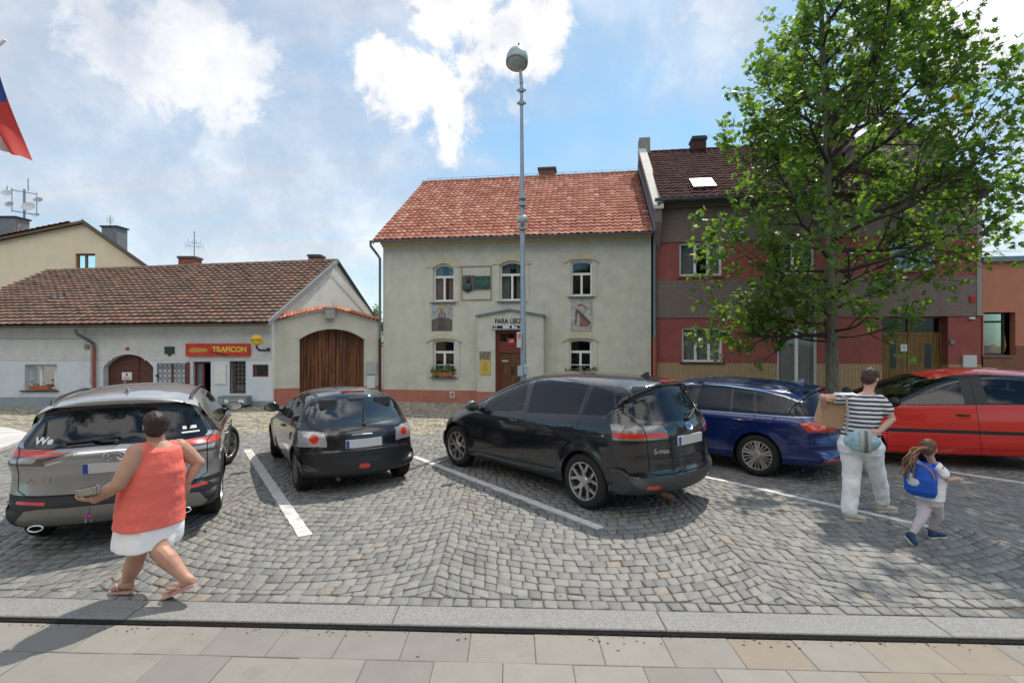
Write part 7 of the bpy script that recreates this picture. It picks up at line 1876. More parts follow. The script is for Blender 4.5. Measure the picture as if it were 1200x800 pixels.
# ------------------------------------------------------------------ street furniture
def lamp_post():
    Y = 12.0; bx = (614 - 600) / 600 * Y
    root = empty('street_lamp', (bx, Y, 0), 0, 'tall galvanised street lamp with a domed head before the cream house', 'street lamp')
    zt = W(611, 92, Y).z; tx = W(611, 92, Y).x - bx
    P = lambda t: Vector((tx * t, 0, zt * t))
    mb = MB(); mb.tube([P(0), P(.03), P(.3), P(.302), P(.62), P(.622), P(1)], [.078, .075, .068, .062, .054, .050, .034], 16); mb.lathe([(.16, 0), (.16, .03), (.10, .05)], 'z', n=20)
    mb.build('pole', M_pole, root, angle=40)
    mb = MB(); 
    for z in (W(611, 106, Y).z, W(611, 121, Y).z): t = z / zt; p = P(t); mb.tube([p - Vector((0, 0, .04)), p + Vector((0, 0, .04))], .062, 12); mb.box(p.x - .11, p.x + .11, -.02, .02, z - .02, z + .02)
    mb.tube([P(.985), W(609.5, 78, Y) - Vector((bx, Y, 0))], [.045, .03], 10)
    mb.build('bracket', M_pole, root, angle=40)
    c = W(606, 70, Y) - Vector((bx, Y, 0))
    tilt = Matrix.Rotation(R(-16), 4, 'X') @ Matrix.Rotation(R(5), 4, 'Y')
    def T(mb, off): mb.v = [tuple(off + tilt @ Vector(v)) for v in mb.v]; return mb
    mb = MB(); mb.lathe([(0, .30), (.07, .295), (.15, .26), (.215, .18), (.255, .06), (.262, -.06), (.255, -.12), (.235, -.12), (.235, -.09)], 'z', n=32)
    T(mb, c).build('lamp_head', mat('lamp_housing', (.36, .42, .43), .4, .2, var=.06), root, smooth=True)
    mb = MB(); mb.lathe([(.24, -.10), (.20, -.15), (.10, -.185), (0, -.195)], 'z', n=28); T(mb, c).build('lamp_glass', mat('lamp_glass', (.42, .45, .44), .2, var=.25, vscale=18, coat=.5), root, smooth=True)
    mb = MB(); mb.tube([(0, 0, .28), (0, 0, .48)], .018, 6); mb.tube([(0, 0, .29), (0, 0, .33)], .04, 8); T(mb, c).build('photocell', M_dkmetal, root)
    # wireless unit on the pole, small boxes below
    z = W(614, 259, Y).z; p = P(z / zt)
    mb = MB(); mb.sphere((p.x + .02, -.16, z), (.11, .11, .10), 18, 12); mb.box(p.x - .13, p.x - .03, -.14, -.08, z - .07, z + .07); mb.tube([(p.x - .1, -.1, z), (p.x + .1, -.12, z)], .02, 6)
    mb.build('security_camera', mat('camera_grey', (.40, .45, .48), .4), root, smooth=True)
    for yy in (232, 240, 268): z = W(614, yy, Y).z; MB().box(p.x - .085, p.x + .085, -.10, .06, z - .03, z + .03).build('clamp', mat('clamp_grey', (.35, .38, .40), .5, .3), root)
    z1, z0 = W(611, 389, Y).z, W(611, 407, Y).z; mb = MB(); mb.box(-.17, -.06, -.16, -.10, z0, z1); bx_ = mb.build('notice_box', mat('box_white', (.55, .56, .55), .5), root, bevel=.006)
    mb = MB(); mb.box(-.145, -.075, -.165, -.16, z1 - .15, z1 - .04); mb.build('orange_label', mat('label_orange', (.6, .2, .1), .5), bx_)
    mb = MB(); mb.box(-.15, -.02, -.15, -.09, W(0, 440, Y).z, W(0, 428, Y).z); mb.box(-.01, .10, -.14, -.08, W(0, 438, Y).z, W(0, 427, Y).z); mb.build('meter_unit', mat('meter_grey2', (.36, .42, .46), .5), root, bevel=.01)
lamp_post()
def flag():
    Y = 5.0; o = W(-48, 60, Y)
    root = empty('national_flag', tuple(o), 0, 'white, red and blue flag hanging from a pole at the upper left corner', 'flag')
    A = lambda px, py: W(px, py, Y) - o
    nu, nv = 26, 14; V = []; F = []; mi = []
    h0, h1, f0, f1 = A(-8, 58), A(-50, 92), A(31, 186), A(2, 176)
    for i in range(nu + 1):
        for j in range(nv + 1):
            u, v = i / nu, j / nv
            p = (h0 * (1 - v) + h1 * v) * (1 - u) + (f0 * (1 - v) + f1 * v) * u
            p = p + Vector((-.05 * math.sin(math.pi * u) + .012 * math.sin(v * 9 + u * 3), .06 * math.sin(v * 8.5 + u * 2.2) * (.3 + u), .01 * math.sin(v * 11)))
            V.append(tuple(p))
    for i in range(nu):
        for j in range(nv):
            b = i * (nv + 1) + j; F.append((b, b + 1, b + nv + 2, b + nv + 1)); u, v = (i + .5) / nu, (j + .5) / nv
            mi.append(0 if u < .56 * (1 - abs(2 * v - 1) * .25) else (1 if v < .62 else 2))
    mb = MB(); mb.v = V; mb.f = F; mb.m = mi
    mb.build('flag_cloth', [mat('flag_blue', (.015, .05, .22), .7), mat('flag_red', (.50, .03, .02), .7), mat('flag_white', (.7, .7, .7), .7)], root, smooth=True, recalc=False)
    mb = MB(); d = (h1 - h0).normalized(); e_ = h1 + d * 1.1; mb.tube([h0 - d * .15, e_], .018, 10); mb.tube([Vector((e_.x, e_.y, -o.z)), Vector((e_.x, e_.y, e_.z + .12))], .05, 12); mb.build('flag_pole', M_wframe, root, smooth=True)
flag()

# ------------------------------------------------------------------ people
from mathutils import noise as mnoise
M_skin = mat('skin', (.50, .27, .19), .5, var=.22, vscale=5, bump=.05, bscale=120)
M_skin2 = mat('fair_skin', (.58, .33, .25), .5, var=.08, vscale=7, bump=.05, bscale=120)
def loft(mb, rings, n=24):
    """rings: (centre, side vector with half width, front vector with half depth)"""
    o = len(mb.v)
    for c, s, f in rings:
        for k in range(n):
            a = 2 * math.pi * k / n; ca, sa = math.cos(a), math.sin(a)
            ca = math.copysign(abs(ca) ** .85, ca); sa = math.copysign(abs(sa) ** .85, sa)
            mb.v.append(tuple(c + s * ca + f * sa))
    for i in range(len(rings) - 1):
        for k in range(n): mb.f.append((o + i * n + k, o + i * n + (k + 1) % n, o + (i + 1) * n + (k + 1) % n, o + (i + 1) * n + k)); mb.m.append(0)
    mb.f.append(tuple(o + k for k in range(n))[::-1]); mb.m.append(0); mb.f.append(tuple(o + (len(rings) - 1) * n + k for k in range(n))); mb.m.append(0)
def limb(mb, pts, rs):
    mb.tube(pts, rs, 14)
    for p, r_ in zip(pts, rs): mb.sphere(p, r_ * .995, 14, 10)
def fuse(mb, name, m, parent, voxel=.008, smooth_it=4, wrinkle=None, factor=.5):
    me = bpy.data.meshes.new('tmp'); me.from_pydata(mb.v, [], mb.f); bm = bmesh.new(); bm.from_mesh(me); bmesh.ops.recalc_face_normals(bm, faces=bm.faces); bm.to_mesh(me); bm.free()
    o = bpy.data.objects.new('tmp', me); COL.objects.link(o)
    r_ = o.modifiers.new('r', 'REMESH'); r_.mode = 'VOXEL'; r_.voxel_size = voxel
    s = o.modifiers.new('s', 'SMOOTH'); s.iterations = smooth_it; s.factor = factor
    dg = bpy.context.evaluated_depsgraph_get()
    me2 = bpy.data.meshes.new_from_object(o.evaluated_get(dg)); me2.name = name
    o.modifiers.clear()
    if wrinkle:
        amp, sc = wrinkle
        nm_ = np.empty(len(me2.vertices) * 3, dtype=np.float32); me2.vertex_normals.foreach_get('vector', nm_); nm_ = nm_.reshape(-1, 3)
        for i_, v in enumerate(me2.vertices):
            q = Vector((v.co.x * sc[0], v.co.y * sc[1], v.co.z * sc[2])); n = mnoise.noise(q) + .5 * mnoise.noise(q * 2.1); v.co += Vector(nm_[i_]) * (amp * n)
    me2.materials.clear(); me2.materials.append(m); me2.polygons.foreach_set('use_smooth', [True] * len(me2.polygons)); me2.update()
    o.data = me2; o.name = name; o.parent = parent
    return o
def hand(mb, wrist, d, nrm, L=.17, curl=.5, thumb=1, r=.0085):
    """palm plus four fingers and a thumb; d towards the fingertips, nrm out of the back of the hand"""
    d = d.normalized(); nrm = (nrm - d * nrm.dot(d)).normalized(); s = d.cross(nrm).normalized() * thumb
    pl = L * .52; w = L * .23
    loft(mb, [(wrist, s * w * .62, nrm * .018), (wrist + d * pl * .5, s * w * .95, nrm * .016), (wrist + d * pl, s * w, nrm * .012)], 16)
    for k, ln in enumerate((.86, 1.0, .93, .74)):
        b = wrist + d * pl * .94 + s * w * (.75 - .5 * k); l_ = L * .48 * ln; a = curl * .5
        p1 = b + (d * math.cos(a) - nrm * math.sin(a)) * l_ * .42; a += curl * .7; p2 = p1 + (d * math.cos(a) - nrm * math.sin(a)) * l_ * .32; a += curl * .5; p3 = p2 + (d * math.cos(a) - nrm * math.sin(a)) * l_ * .26
        limb(mb, [b, p1, p2, p3], [r, r * .98, r * .9, r * .75])
    t0 = wrist + d * pl * .22 + s * w * .6; t1 = t0 + (d * .6 + s * .75 - nrm * .2).normalized() * L * .22; t2 = t1 + (d * .9 + s * .25 - nrm * .35).normalized() * L * .2
    limb(mb, [t0, t1, t2], [r * 1.3, r * 1.15, r * .85])
def head_parts(mb, c, f, up, size):
    """skull, jaw, nose and ears"""
    s = f.cross(up).normalized(); M = Matrix((s, f, up)).transposed()
    k = size / .22
    mb.sphere(c + up * .015 * k, (.074 * k, .092 * k, .105 * k), 24, 16, M)
    mb.sphere(c + f * .022 * k - up * .045 * k, (.056 * k, .066 * k, .062 * k), 20, 14, M)
    mb.sphere(c + f * .094 * k - up * .018 * k, (.012 * k, .017 * k, .017 * k), 10, 8, M); mb.tube([c + f * .085 * k + up * .02 * k, c + f * .100 * k - up * .016 * k], [.008 * k, .011 * k], 8)
    for sg in (1, -1): mb.sphere(c + s * sg * .075 * k, (.010 * k, .022 * k, .032 * k), 10, 8, M)
    for sg in (1, -1): mb.sphere(c + s * sg * .03 * k + f * .084 * k + up * .028 * k, (.018 * k, .008 * k, .006 * k), 8, 6, M)
def face_parts(root, c, f, up, size):
    s = f.cross(up).normalized(); M = Matrix((s, f, up)).transposed(); k = size / .22
    for sg in (1, -1):
        mb = MB(); mb.sphere(c + s * sg * .030 * k + f * .081 * k + up * .010 * k, (.013 * k, .010 * k, .009 * k), 12, 8, M); e = mb.build('eye', mat('eye_white', (.6, .58, .55), .2), root, smooth=True)
        mb = MB(); mb.sphere(c + s * sg * .030 * k + f * .089 * k + up * .010 * k, (.006 * k, .004 * k, .006 * k), 10, 6, M); mb.build('iris', mat('iris', (.05, .03, .02), .2), e, smooth=True)
    mb = MB(); mb.sphere(c + f * .086 * k - up * .055 * k, (.022 * k, .006 * k, .007 * k), 12, 6, M); mb.build('mouth', mat('lips', (.38, .13, .11), .4), root, smooth=True)
def hair_shell(c, f, up, size, parts, name, m, root, voxel=.007, amp=.007, sc=(60, 60, 14)):
    s = f.cross(up).normalized(); M = Matrix((s, f, up)).transposed(); k = size / .22; mb = MB()
    for (a, b, h, rx, ry, rz_) in parts: mb.sphere(c + (s * a + f * b + up * h) * k, (rx * k, ry * k, rz_ * k), 22, 14, M)
    return fuse(mb, name, m, root, voxel, 2, (amp, sc))
def shoe(mb, heel, toe, w=.042, h=.05):
    d = (toe - heel); L_ = d.length; d.normalize(); up = Vector((0, 0, 1)); s = d.cross(up).normalized(); up = s.cross(d).normalized()
    loft(mb, [(heel + up * h * .55, s * w * .55, up * h * .45), (heel + d * L_ * .12 + up * h * .62, s * w * .8, up * h * .62), (heel + d * L_ * .35 + up * h * .6, s * w * .85, up * h * .6), (heel + d * L_ * .62 + up * h * .42, s * w * 1.05, up * h * .42), (heel + d * L_ * .85 + up * h * .33, s * w * .95, up * h * .33), (toe + up * h * .25, s * w * .5, up * h * .22)], 18)
def sole(mb, heel, toe, w=.045, t=.02):
    d = (toe - heel); L_ = d.length; d.normalize(); s = d.cross(Vector((0, 0, 1))).normalized(); up = s.cross(d).normalized()
    out = []
    for u, ww in ((0, .45), (.05, .75), (.2, .85), (.45, .75), (.7, 1.05), (.88, .9), (.98, .45)): out.append((u, ww))
    top = [heel + d * L_ * u + s * w * ww for u, ww in out] + [heel + d * L_ * u - s * w * ww for u, ww in out[::-1]]
    n = len(top); o = len(mb.v); mb.add([p for p in top] + [p - up * t for p in top], [tuple(range(n))] + [tuple(range(2 * n - 1, n - 1, -1))] + [(i, (i + 1) % n, n + (i + 1) % n, n + i) for i in range(n)])
    return s, up

def woman():
    b = Vector((-2.98, 4.27, 0)); root = empty('person', tuple(b), 0, 'person in a coral sleeveless top and white shorts walking left past the grey car', 'person')
    J = lambda px, py, Y: W(px, py, Y) - b
    f = Vector((-.72, .69, 0)).normalized(); s = f.cross(Vector((0, 0, 1))).normalized(); up = Vector((0, 0, 1))
    pel, waist, chest, shl, nk = J(176, 603, 4.27), J(178, 575, 4.27), J(181, 548, 4.27), J(184, 527, 4.27), J(184, 517, 4.27)
    hd = J(181, 499, 4.25)
    lsh, rsh = J(161, 530, 4.13), J(210, 524, 4.42)
    lel, lwr = J(139, 567, 4.00), J(111, 585, 3.97); rel, rwr = J(233, 542, 4.50), J(220, 563, 4.42)
    hA, kA, aA = J(166, 612, 4.22), J(160, 652, 4.22), J(149, 683, 4.27); hB, kB, aB = J(190, 610, 4.32), J(187, 645, 4.16), J(217, 676, 4.12)
    mb = MB()
    loft(mb, [(pel - up * .10, s * .19, f * .17), (pel, s * .235, f * .19), (waist, s * .232, f * .195), (chest, s * .20, f * .175), (shl + up * .0, s * .165, f * .12), (nk + up * .0, s * .075, f * .07)])
    limb(mb, [nk - up * .03, hd - up * .05], [.066, .060]); head_parts(mb, hd, f, up, .215)
    limb(mb, [lsh, (lsh + lel) / 2, lel, (lel * .6 + lwr * .4), lwr], [.078, .072, .055, .052, .032]); limb(mb, [rsh, (rsh + rel) / 2, rel, rel * .6 + rwr * .4, rwr], [.075, .066, .05, .048, .032])
    hand(mb, lwr, Vector((-1, -.1, .0)), Vector((0, -.25, -1)), .155, .55, 1, .0085); hand(mb, rwr, Vector((-.2, .05, -1)), Vector((.8, -.5, 0)), .155, .5, 1, .0085)
    limb(mb, [hA, (hA + kA) / 2, kA, kA * .62 + aA * .38, aA], [.115, .10, .070, .070, .040]); limb(mb, [hB, (hB + kB) / 2, kB, kB * .65 + aB * .35, aB], [.12, .10, .074, .074, .042])
    tA, heA = J(131, 691, 4.30), J(155, 691, 4.24); tB, heB = J(192, 699, 4.20), J(228, 684, 4.10)
    for a, he, to in ((aA, heA, tA), (aB, heB, tB)):
        d = (to - he).normalized(); ss = d.cross(up).normalized(); u2 = ss.cross(d)
        limb(mb, [a, he + d * .03 + u2 * .045], [.042, .036]); loft(mb, [(he + u2 * .035, ss * .026, u2 * .026), (he + d * .10 + u2 * .04, ss * .034, u2 * .034), (he + d * .17 + u2 * .028, ss * .042, u2 * .02), (to - d * .02 + u2 * .02, ss * .034, u2 * .012)], 16)
        ss2 = ss
        for k in range(5): q = to - d * (.03 + .012 * abs(k - 1)) + ss * (.032 - .016 * k) + u2 * .018; limb(mb, [q - d * .02, q + d * .025], [.010, .0085 if k else .012])
    fuse(mb, 'body', M_skin, root, .006, 3)
    face_parts(root, hd, f, up, .215)
    hair_shell(hd, f, up, .215, [(0, -.012, .035, .084, .095, .095), (0, -.03, -.01, .08, .075, .085), (0, .03, .075, .07, .06, .04)], 'hair', mat('dark_hair', (.035, .018, .014), .55, var=.4, vscale=40), root)
    mb = MB(); hem = up * .015
    loft(mb, [(pel - up * .065 - s * .0, s * .256, f * .222), (pel + up * .02, s * .25, f * .215), (waist, s * .238, f * .205), (chest - up * .02, s * .222, f * .195), (chest + up * .05, s * .205, f * .175), (shl + up * .01, s * .17, f * .138), (shl + up * .05, s * .09, f * .08)])
    limb(mb, [lsh + s * .045, lsh.lerp(lel, .12) + s * .02], [.078, .072]); limb(mb, [rsh - s * .045, rsh.lerp(rel, .10) - s * .02], [.075, .070])
    fuse(mb, 'coral_top', mat('coral_cloth', (.90, .17, .135), .85, var=.06, vscale=12, bump=.3, bscale=25), root, .008, 4, (.009, (5, 5, 9)))
    mb = MB(); loft(mb, [(pel - up * .14, s * .235, f * .20), (pel - up * .05, s * .235, f * .20)])
    loft(mb, [(pel - up * .06, s * .236, f * .202), (pel - up * .12, s * .242, f * .21), (pel - up * .19 - s * .01, s * .245, f * .222), (pel - up * .235 - s * .02 - f * .01, s * .235, f * .215)])
    fuse(mb, 'white_shorts', mat('white_cloth', (.88, .88, .89), .85, bump=.2, bscale=25), root, .009, 3, (.013, (11, 11, 4)))
    for nm, (he, to) in (('A', (heA, tA)), ('B', (heB, tB))):
        mb = MB(); d = (to - he).normalized(); ss, u2 = sole(mb, he - d * .01 - Vector((0, 0, .0)), to + d * .015, .046, .018)
        sh = mb.build('flip_flop', mat('sandal_pink', (.55, .32, .28), .6), root)
        mb = MB(); t = to - d * .055 + u2 * .045
        for sg in (1, -1): mb.tube([t, t - d * .05 + ss * sg * .035 + u2 * .012, he + d * .10 + ss * sg * .040 + u2 * .01], [.008, .008, .006], 6)
        mb.build('strap', mat('strap_pink', (.60, .36, .32), .5), sh, smooth=True)
    hw = lwr
    r2 = empty('wallet', tuple(b + hw + Vector((-.035, .0, .045))), R(-20), 'grey wallet held in the hand of the person in the coral top', 'wallet')
    mb = MB(); mb.box(-.10, .11, -.02, .0, -.012, .055); mb.box(-.10, .11, -.045, -.024, -.01, .05); mb.v = [(x, y, z + x * .25) for x, y, z in mb.v]; mb.build('cover', mat('wallet_grey', (.30, .28, .25), .6, var=.15, vscale=30), r2, bevel=.006)
    mb = MB(); mb.box(-.09, .10, -.0245, -.0195, .0, .058); mb.v = [(x, y, z + x * .25) for x, y, z in mb.v]; mb.build('inner_edge', mat('wallet_brown', (.12, .05, .03), .6), r2)
    k = J(104, 601, 3.95)
    r3 = empty('key_bunch', tuple(b + k), 0, 'bunch of keys with a blue tag hanging from the hand of the person in coral', 'keys')
    mb = MB(); mb.tube([(.01, 0, .05), (.0, 0, .0)], .003, 5); mb.box(-.018, .016, -.004, .004, -.045, .0); mb.build('tag', mat('tag_blue', (.03, .05, .35), .4), r3); mb = MB(); mb.box(-.004, .02, -.007, -.004, -.03, -.01); mb.box(-.02, -.008, -.007, -.004, -.045, -.005); mb.build('tag_stripe', mat('tag_red', (.5, .05, .05), .4), r3)
    mb = MB(); mb.box(-.03, -.02, -.002, .002, -.075, -.02); mb.box(-.035, -.016, -.002, .002, -.035, -.018); mb.box(.012, .02, .002, .005, -.07, -.02); mb.build('key', M_zinc, r3)
woman()

def adult():
    b = Vector((4.12, 6.1, 0)); root = empty('person', tuple(b), 0, 'person in a striped t-shirt and white trousers walking away with a cardboard box', 'person')
    J = lambda px, py, Y: W(px, py, Y) - b
    up = Vector((0, 0, 1)); f = Vector((.50, .87, 0)).normalized(); s = f.cross(up).normalized()
    pel, waist, chest, shl, nk = J(1008, 519, 6.1), J(1009, 499, 6.1), J(1013, 481, 6.1), J(1014, 467, 6.1), J(1017, 459, 6.1); hd = J(1020, 444, 6.12)
    lsh, rsh = J(994, 467, 6.20), J(1034, 470, 6.0); lel, lwr = J(964, 465, 6.15), J(969, 494, 6.45); rel, rwr = J(1045, 491, 5.95), J(1030, 506, 5.86)
    h1, k1, a1 = J(999, 522, 6.15), J(998, 560, 6.12), J(995, 600, 6.06); h2, k2, a2 = J(1018, 522, 6.05), J(1029, 557, 6.20), J(1034, 588, 6.32)
    fh = (f * .3 + Vector((1, .25, -.35))).normalized(); uh = (up + fh * .3).normalized(); uh = (uh - fh * uh.dot(fh)).normalized()
    mb = MB(); loft(mb, [(pel - up * .08, s * .17, f * .12), (pel, s * .19, f * .14), (waist, s * .155, f * .115), (chest, s * .165, f * .12), (shl, s * .165, f * .09), (nk, s * .055, f * .055)])
    limb(mb, [nk - up * .03, hd - up * .04], [.055, .052]); head_parts(mb, hd, fh, uh, .22)
    limb(mb, [lsh, (lsh + lel) / 2, lel, lel * .6 + lwr * .4, lwr], [.058, .052, .042, .040, .028]); limb(mb, [rsh, (rsh + rel) / 2, rel, rel * .6 + rwr * .4, rwr], [.06, .052, .042, .040, .028])
    hand(mb, lwr, Vector((.3, .9, -.2)), Vector((-1, .2, -.2)), .175, .6, -1); hand(mb, rwr, Vector((-.9, .15, -.35)), Vector((.1, -.9, .3)), .175, .6, 1)
    limb(mb, [h1, k1, a1, a1 - up * .04], [.10, .062, .042, .042]); limb(mb, [h2, k2, a2, a2 - up * .03], [.10, .062, .042, .042])
    fuse(mb, 'body', M_skin2, root, .007, 3); face_parts(root, hd, fh, uh, .22)
    hair_shell(hd, fh, uh, .22, [(0, -.015, .045, .084, .096, .092), (0, -.04, .0, .078, .07, .08), (0, .035, .09, .06, .055, .035)], 'hair', mat('brown_hair', (.055, .03, .022), .55, var=.4, vscale=40), root, amp=.010)
    m = mat('striped_cloth', (.68, .69, .71), .85, bump=.2, bscale=30); N = m.node_tree.nodes; L = m.node_tree.links
    wv = N.new('ShaderNodeTexWave'); wv.bands_direction = 'Z'; wv.inputs['Scale'].default_value = 6.3; wv.inputs['Distortion'].default_value = .6; wv.inputs['Detail Scale'].default_value = 2; rp = N.new('ShaderNodeValToRGB'); rp.color_ramp.elements[0].position = .36; rp.color_ramp.elements[0].color = (.02, .025, .05, 1); rp.color_ramp.elements[1].position = .46; rp.color_ramp.elements[1].color = (.68, .69, .71, 1)
    tc = N.new('ShaderNodeTexCoord'); L.new(tc.outputs['Object'], wv.inputs['Vector']); L.new(wv.outputs['Fac'], rp.inputs['Fac']); L.new(rp.outputs['Color'], N['Principled BSDF'].inputs['Base Color'])
    mb = MB(); loft(mb, [(pel + up * .07, s * .205, f * .155), (waist, s * .185, f * .14), (chest, s * .195, f * .145), (shl, s * .178, f * .115), (shl + up * .05, s * .085, f * .08)])
    limb(mb, [lsh + s * .03, lsh.lerp(lel, .42)], [.078, .074]); limb(mb, [rsh - s * .03, rsh.lerp(rel, .45)], [.080, .075])
    fuse(mb, 'striped_shirt', m, root, .008, 4, (.010, (9, 9, 7)))
    mb = MB(); loft(mb, [(pel - up * .12, s * .22, f * .17), (pel - up * .02, s * .235, f * .19), (pel + up * .09, s * .20, f * .15)])
    limb(mb, [h1, (h1 + k1) / 2, k1, a1 + up * .03], [.135, .115, .092, .078]); limb(mb, [h2, (h2 + k2) / 2, k2, a2 + up * .03], [.135, .112, .088, .075])
    fuse(mb, 'white_trousers', mat('white_cloth', (.88, .88, .89), .85, bump=.2, bscale=25), root, .009, 3, (.018, (10, 10, 6)))
    for a, (hx, hy, hY), (tx, ty, tY) in ((a1, (989, 611, 6.06), (1015, 612, 5.98)), (a2, (1027, 601, 6.32), (1051, 599, 6.34))):
        he, to = J(hx, hy, hY), J(tx, ty, tY); he.z = .012; to.z = .012
        mb = MB(); shoe(mb, he, to, .048, .075); sh = fuse(mb, 'shoe', mat('beige_shoe', (.50, .44, .36), .7), root, .006, 2)
        mb = MB(); sole(mb, he - Vector((0, 0, -.008)), to + Vector((0, 0, .008)), .05, .018); mb.build('shoe_sole', mat('sole_white', (.6, .58, .54), .7), sh)
    # waist bag and its strap
    c = J(1010, 517, 5.9); rb = empty('waist_bag', tuple(b + c), math.atan2(f.y, f.x) - R(90), 'light blue and grey striped bag on the back of the person with the box', 'bag')
    mb = MB(); mb.sphere((0, 0, 0), (.185, .07, .13), 24, 16); mb.cur = 0; mb.v = [(x * (1 - .15 * abs(z) / .13), y, z) for x, y, z in mb.v]; mb.build('pouch', mat('bag_blue', (.20, .50, .62), .6, var=.3, vscale=14, col2=(.52, .64, .68)), rb, smooth=True)
    for x0_, x1_, c_ in ((-.02, .012, (.45, .44, .40)), (.022, .050, (.16, .15, .14)), (.06, .085, (.45, .44, .40))):
        mb = MB(); vs_ = []
        for k in range(13): t = -1.35 + 2.7 * k / 12; z = .131 * math.sin(t); y = -.0725 * math.cos(t); vs_ += [(x0_, y, z), (x1_, y, z)]
        mb.add(vs_, [(2 * k, 2 * k + 1, 2 * k + 3, 2 * k + 2) for k in range(12)]); mb.build('stripe', mat('bag_stripe%.2f' % c_[0], c_, .7), rb, recalc=False)
    mb = MB(); vs_ = []
    P0, P1 = J(992, 466, 6.03), J(991, 508, 5.95); pts = [P0 + Vector((.01, .16, .02)), P0, P0.lerp(P1, .5) + Vector((.0, -.035, 0)), P1]
    mb.tube(pts, [.014] * 4, 6); mb.v = [tuple(Vector(v) - c) for v in mb.v]; st = mb.build('shoulder_strap', mat('strap_grey', (.32, .31, .29), .8), rb); mb = None
    st.matrix_parent_inverse = Matrix.Rotation(-rb.rotation_euler.z, 4, 'Z')
    # cardboard box
    bc = J(973, 485, 6.32); bx = empty('cardboard_box', tuple(b + bc - Vector((0, 0, .15))), R(-14), 'brown cardboard box held under the arm of the person in stripes', 'box')
    mb = MB(); mb.box(-.15, .17, -.14, .16, 0, .30); bxm = mb.build('carton', mat('cardboard', (.42, .26, .15), .85, var=.06, vscale=5), bx, bevel=.004)
    mb = MB(); mb.box(-.152, .172, -.142, .008, .301, .304); mb.box(-.152, .172, .013, .162, .301, .304); mb.build('flap', mat('cardboard_light', (.50, .34, .21), .85), bxm)
    bx.rotation_euler = (R(0), R(14), R(-14))
adult()

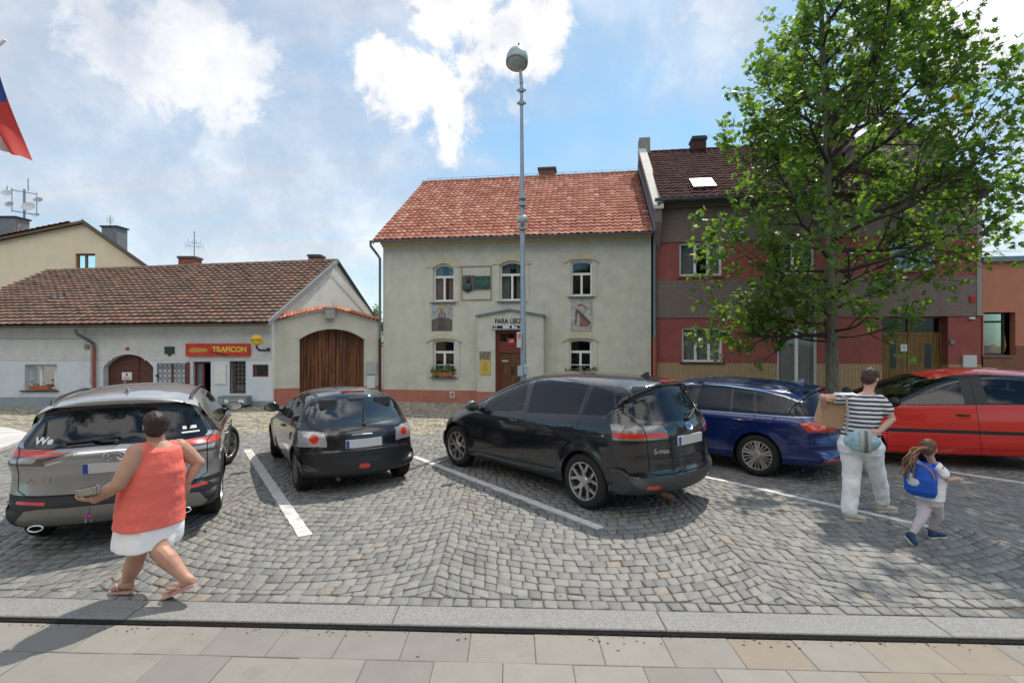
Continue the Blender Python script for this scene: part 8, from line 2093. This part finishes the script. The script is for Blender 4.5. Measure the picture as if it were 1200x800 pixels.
def child():
    b = Vector((4.40, 5.35, 0)); root = empty('person', tuple(b), 0, 'small child in a white t-shirt and pale leggings walking right with a backpack', 'person')
    J = lambda px, py, Y: W(px, py, Y) - b
    up = Vector((0, 0, 1)); f = Vector((.88, .47, 0)).normalized(); s = f.cross(up).normalized()
    pel, waist, chest, shl, nk = J(1090, 583, 5.4), J(1092, 570, 5.4), J(1095, 558, 5.4), J(1096, 548, 5.4), J(1094, 543, 5.4); hd = J(1088, 526, 5.4)
    rsh, lsh = J(1102, 549, 5.29), J(1098, 546, 5.5); rel, rwr = J(1111, 562, 5.27), J(1121, 561, 5.33); lel, lwr = J(1106, 562, 5.6), J(1118, 560, 5.5)
    h1, k1, a1 = J(1086, 586, 5.42), J(1080, 606, 5.36), J(1069, 626, 5.35); h2, k2, a2 = J(1094, 586, 5.36), J(1099, 604, 5.42), J(1091, 620, 5.5)
    fh = (f + Vector((.1, .35, -.15))).normalized(); uh = (up - fh * up.dot(fh)).normalized()
    mb = MB(); loft(mb, [(pel - up * .05, s * .095, f * .08), (pel, s * .105, f * .09), (waist, s * .095, f * .08), (chest, s * .105, f * .08), (shl, s * .10, f * .06), (nk, s * .04, f * .04)], 20)
    limb(mb, [nk - up * .02, hd - up * .04], [.036, .036]); head_parts(mb, hd, fh, uh, .195)
    limb(mb, [rsh, rel, rwr], [.034, .027, .019]); limb(mb, [lsh, lel, lwr], [.034, .027, .019])
    hand(mb, rwr, Vector((1, .15, .1)), Vector((.1, -.2, 1)), .105, .45, 1, .0065); hand(mb, lwr, Vector((1, -.1, .1)), Vector((0, .2, 1)), .105, .45, -1, .0065)
    limb(mb, [h1, k1, a1], [.065, .045, .03]); limb(mb, [h2, k2, a2], [.065, .045, .03])
    fuse(mb, 'body', M_skin2, root, .005, 3); face_parts(root, hd, fh, uh, .195)
    hm = mat('light_brown_hair', (.13, .07, .04), .55, var=.4, vscale=50)
    hr = hair_shell(hd, fh, uh, .195, [(0, -.015, .035, .082, .095, .090), (0, -.05, .0, .07, .06, .07), (0, .035, .08, .06, .05, .035)], 'hair', hm, root, .006, .006)
    mb = MB(); p = [hd - fh * .085 + up * .02, J(1073, 526, 5.38), J(1066, 535, 5.36), J(1062, 547, 5.36), J(1062, 560, 5.36)]
    rr = random.Random(4)
    for k in range(9):
        o_ = Vector((rr.gauss(0, .018), rr.gauss(0, .018), rr.gauss(0, .01))); ph = rr.uniform(0, 6)
        q = []
        for i in range(13): t = i / 12 * (len(p) - 1); a = min(int(t), len(p) - 2); v = p[a].lerp(p[a + 1], t - a) + o_ * (.4 + t * .5) + Vector((math.sin(i * 1.5 + ph), math.cos(i * 1.5 + ph), 0)) * .012; q.append(v)
        mb.tube(q, [.012] * 6 + [.010, .009, .008, .008, .006, .005, .003], 6)
    mb.build('ponytail', mat('curly_hair', (.20, .11, .06), .55, var=.4, vscale=50), hr, smooth=True)
    mb = MB(); loft(mb, [(pel - up * .01, s * .125, f * .11), (waist, s * .115, f * .10), (chest, s * .120, f * .097), (shl, s * .105, f * .075), (shl + up * .03, s * .05, f * .045)], 20)
    limb(mb, [rsh - s * .015, rsh.lerp(rel, .5)], [.045, .047]); limb(mb, [lsh + s * .015, lsh.lerp(lel, .5)], [.045, .047])
    fuse(mb, 'white_shirt', mat('white_cloth', (.72, .74, .78), .85), root, .006, 4, (.007, (14, 14, 12)))
    mb = MB(); loft(mb, [(pel - up * .07, s * .11, f * .10), (pel + up * .03, s * .115, f * .10)], 20); limb(mb, [h1, (h1 + k1) / 2, k1, k1.lerp(a1, .85)], [.078, .066, .052, .036]); limb(mb, [h2, (h2 + k2) / 2, k2, k2.lerp(a2, .85)], [.078, .066, .052, .036])
    fuse(mb, 'pale_leggings', mat('pale_pink_cloth', (.62, .54, .58), .85), root, .006, 4, (.005, (16, 16, 12)))
    for a, he, to in ((a1, J(1062, 627, 5.33), J(1073, 640, 5.25)), (a2, J(1089, 630, 5.47), J(1109, 629, 5.50))):
        mb = MB()
        if he is not None and a is a2: he.z = .01; to.z = .01
        to.z = max(to.z, .012); shoe(mb, he, to, .036, .055); limb(mb, [a, he + (to - he) * .25 + up * .03], [.032, .03])
        sh = fuse(mb, 'shoe', mat('blue_shoe', (.03, .12, .32), .6, var=.5, vscale=25, col2=(.02, .03, .06)), root, .005, 2)
        mb = MB(); sole(mb, he + Vector((0, 0, .004)), to + Vector((0, 0, .004)), .038, .014); mb.build('shoe_sole', mat('sole_white', (.6, .58, .54), .7), sh)
    # backpack
    c = J(1080, 561, 5.34); bp = empty('backpack', tuple(b + c), math.atan2(f.y, f.x) - R(90) , 'bright blue child backpack with a white patch and orange piping', 'backpack')
    mb = MB(); loft(mb, [(Vector((0, -.01, -.17)), Vector((.12, 0, 0)), Vector((0, .055, 0))), (Vector((0, -.02, -.12)), Vector((.145, 0, 0)), Vector((0, .08, 0))), (Vector((0, -.02, .02)), Vector((.145, 0, 0)), Vector((0, .085, 0))), (Vector((0, -.01, .12)), Vector((.12, 0, 0)), Vector((0, .07, 0))), (Vector((0, 0, .175)), Vector((.06, 0, 0)), Vector((0, .04, 0)))], 24)
    fuse(mb, 'pack', mat('pack_blue', (.01, .09, .50), .6, var=.1, vscale=10), bp, .006, 4, (.005, (12, 12, 12)))
    mb = MB(); n = 20; mb.tube([(.135 * math.cos(math.pi * k / n), -.055, .02 + .145 * math.sin(math.pi * k / n)) for k in range(n + 1)], .006, 6); mb.build('piping', mat('piping_orange', (.55, .22, .05), .6), bp, smooth=True)
    mb = MB(); mb.sphere((-.03, -.092, -.02), (.065, .02, .05), 16, 10); mb.sphere((-.06, -.088, .03), (.035, .016, .035), 12, 8); mb.build('white_patch', mat('patch_white', (.6, .65, .72), .6), bp, smooth=True)
    for sg in (1, -1): mb = MB(); mb.tube([(sg * .08, .04, .15), (sg * .085, .13, .16), (sg * .09, .185, .06), (sg * .09, .14, -.08), (sg * .09, .05, -.14)], .014, 8); mb.build('shoulder_strap', mat('pack_blue', (.01, .09, .5), .6), bp, smooth=True)
child()
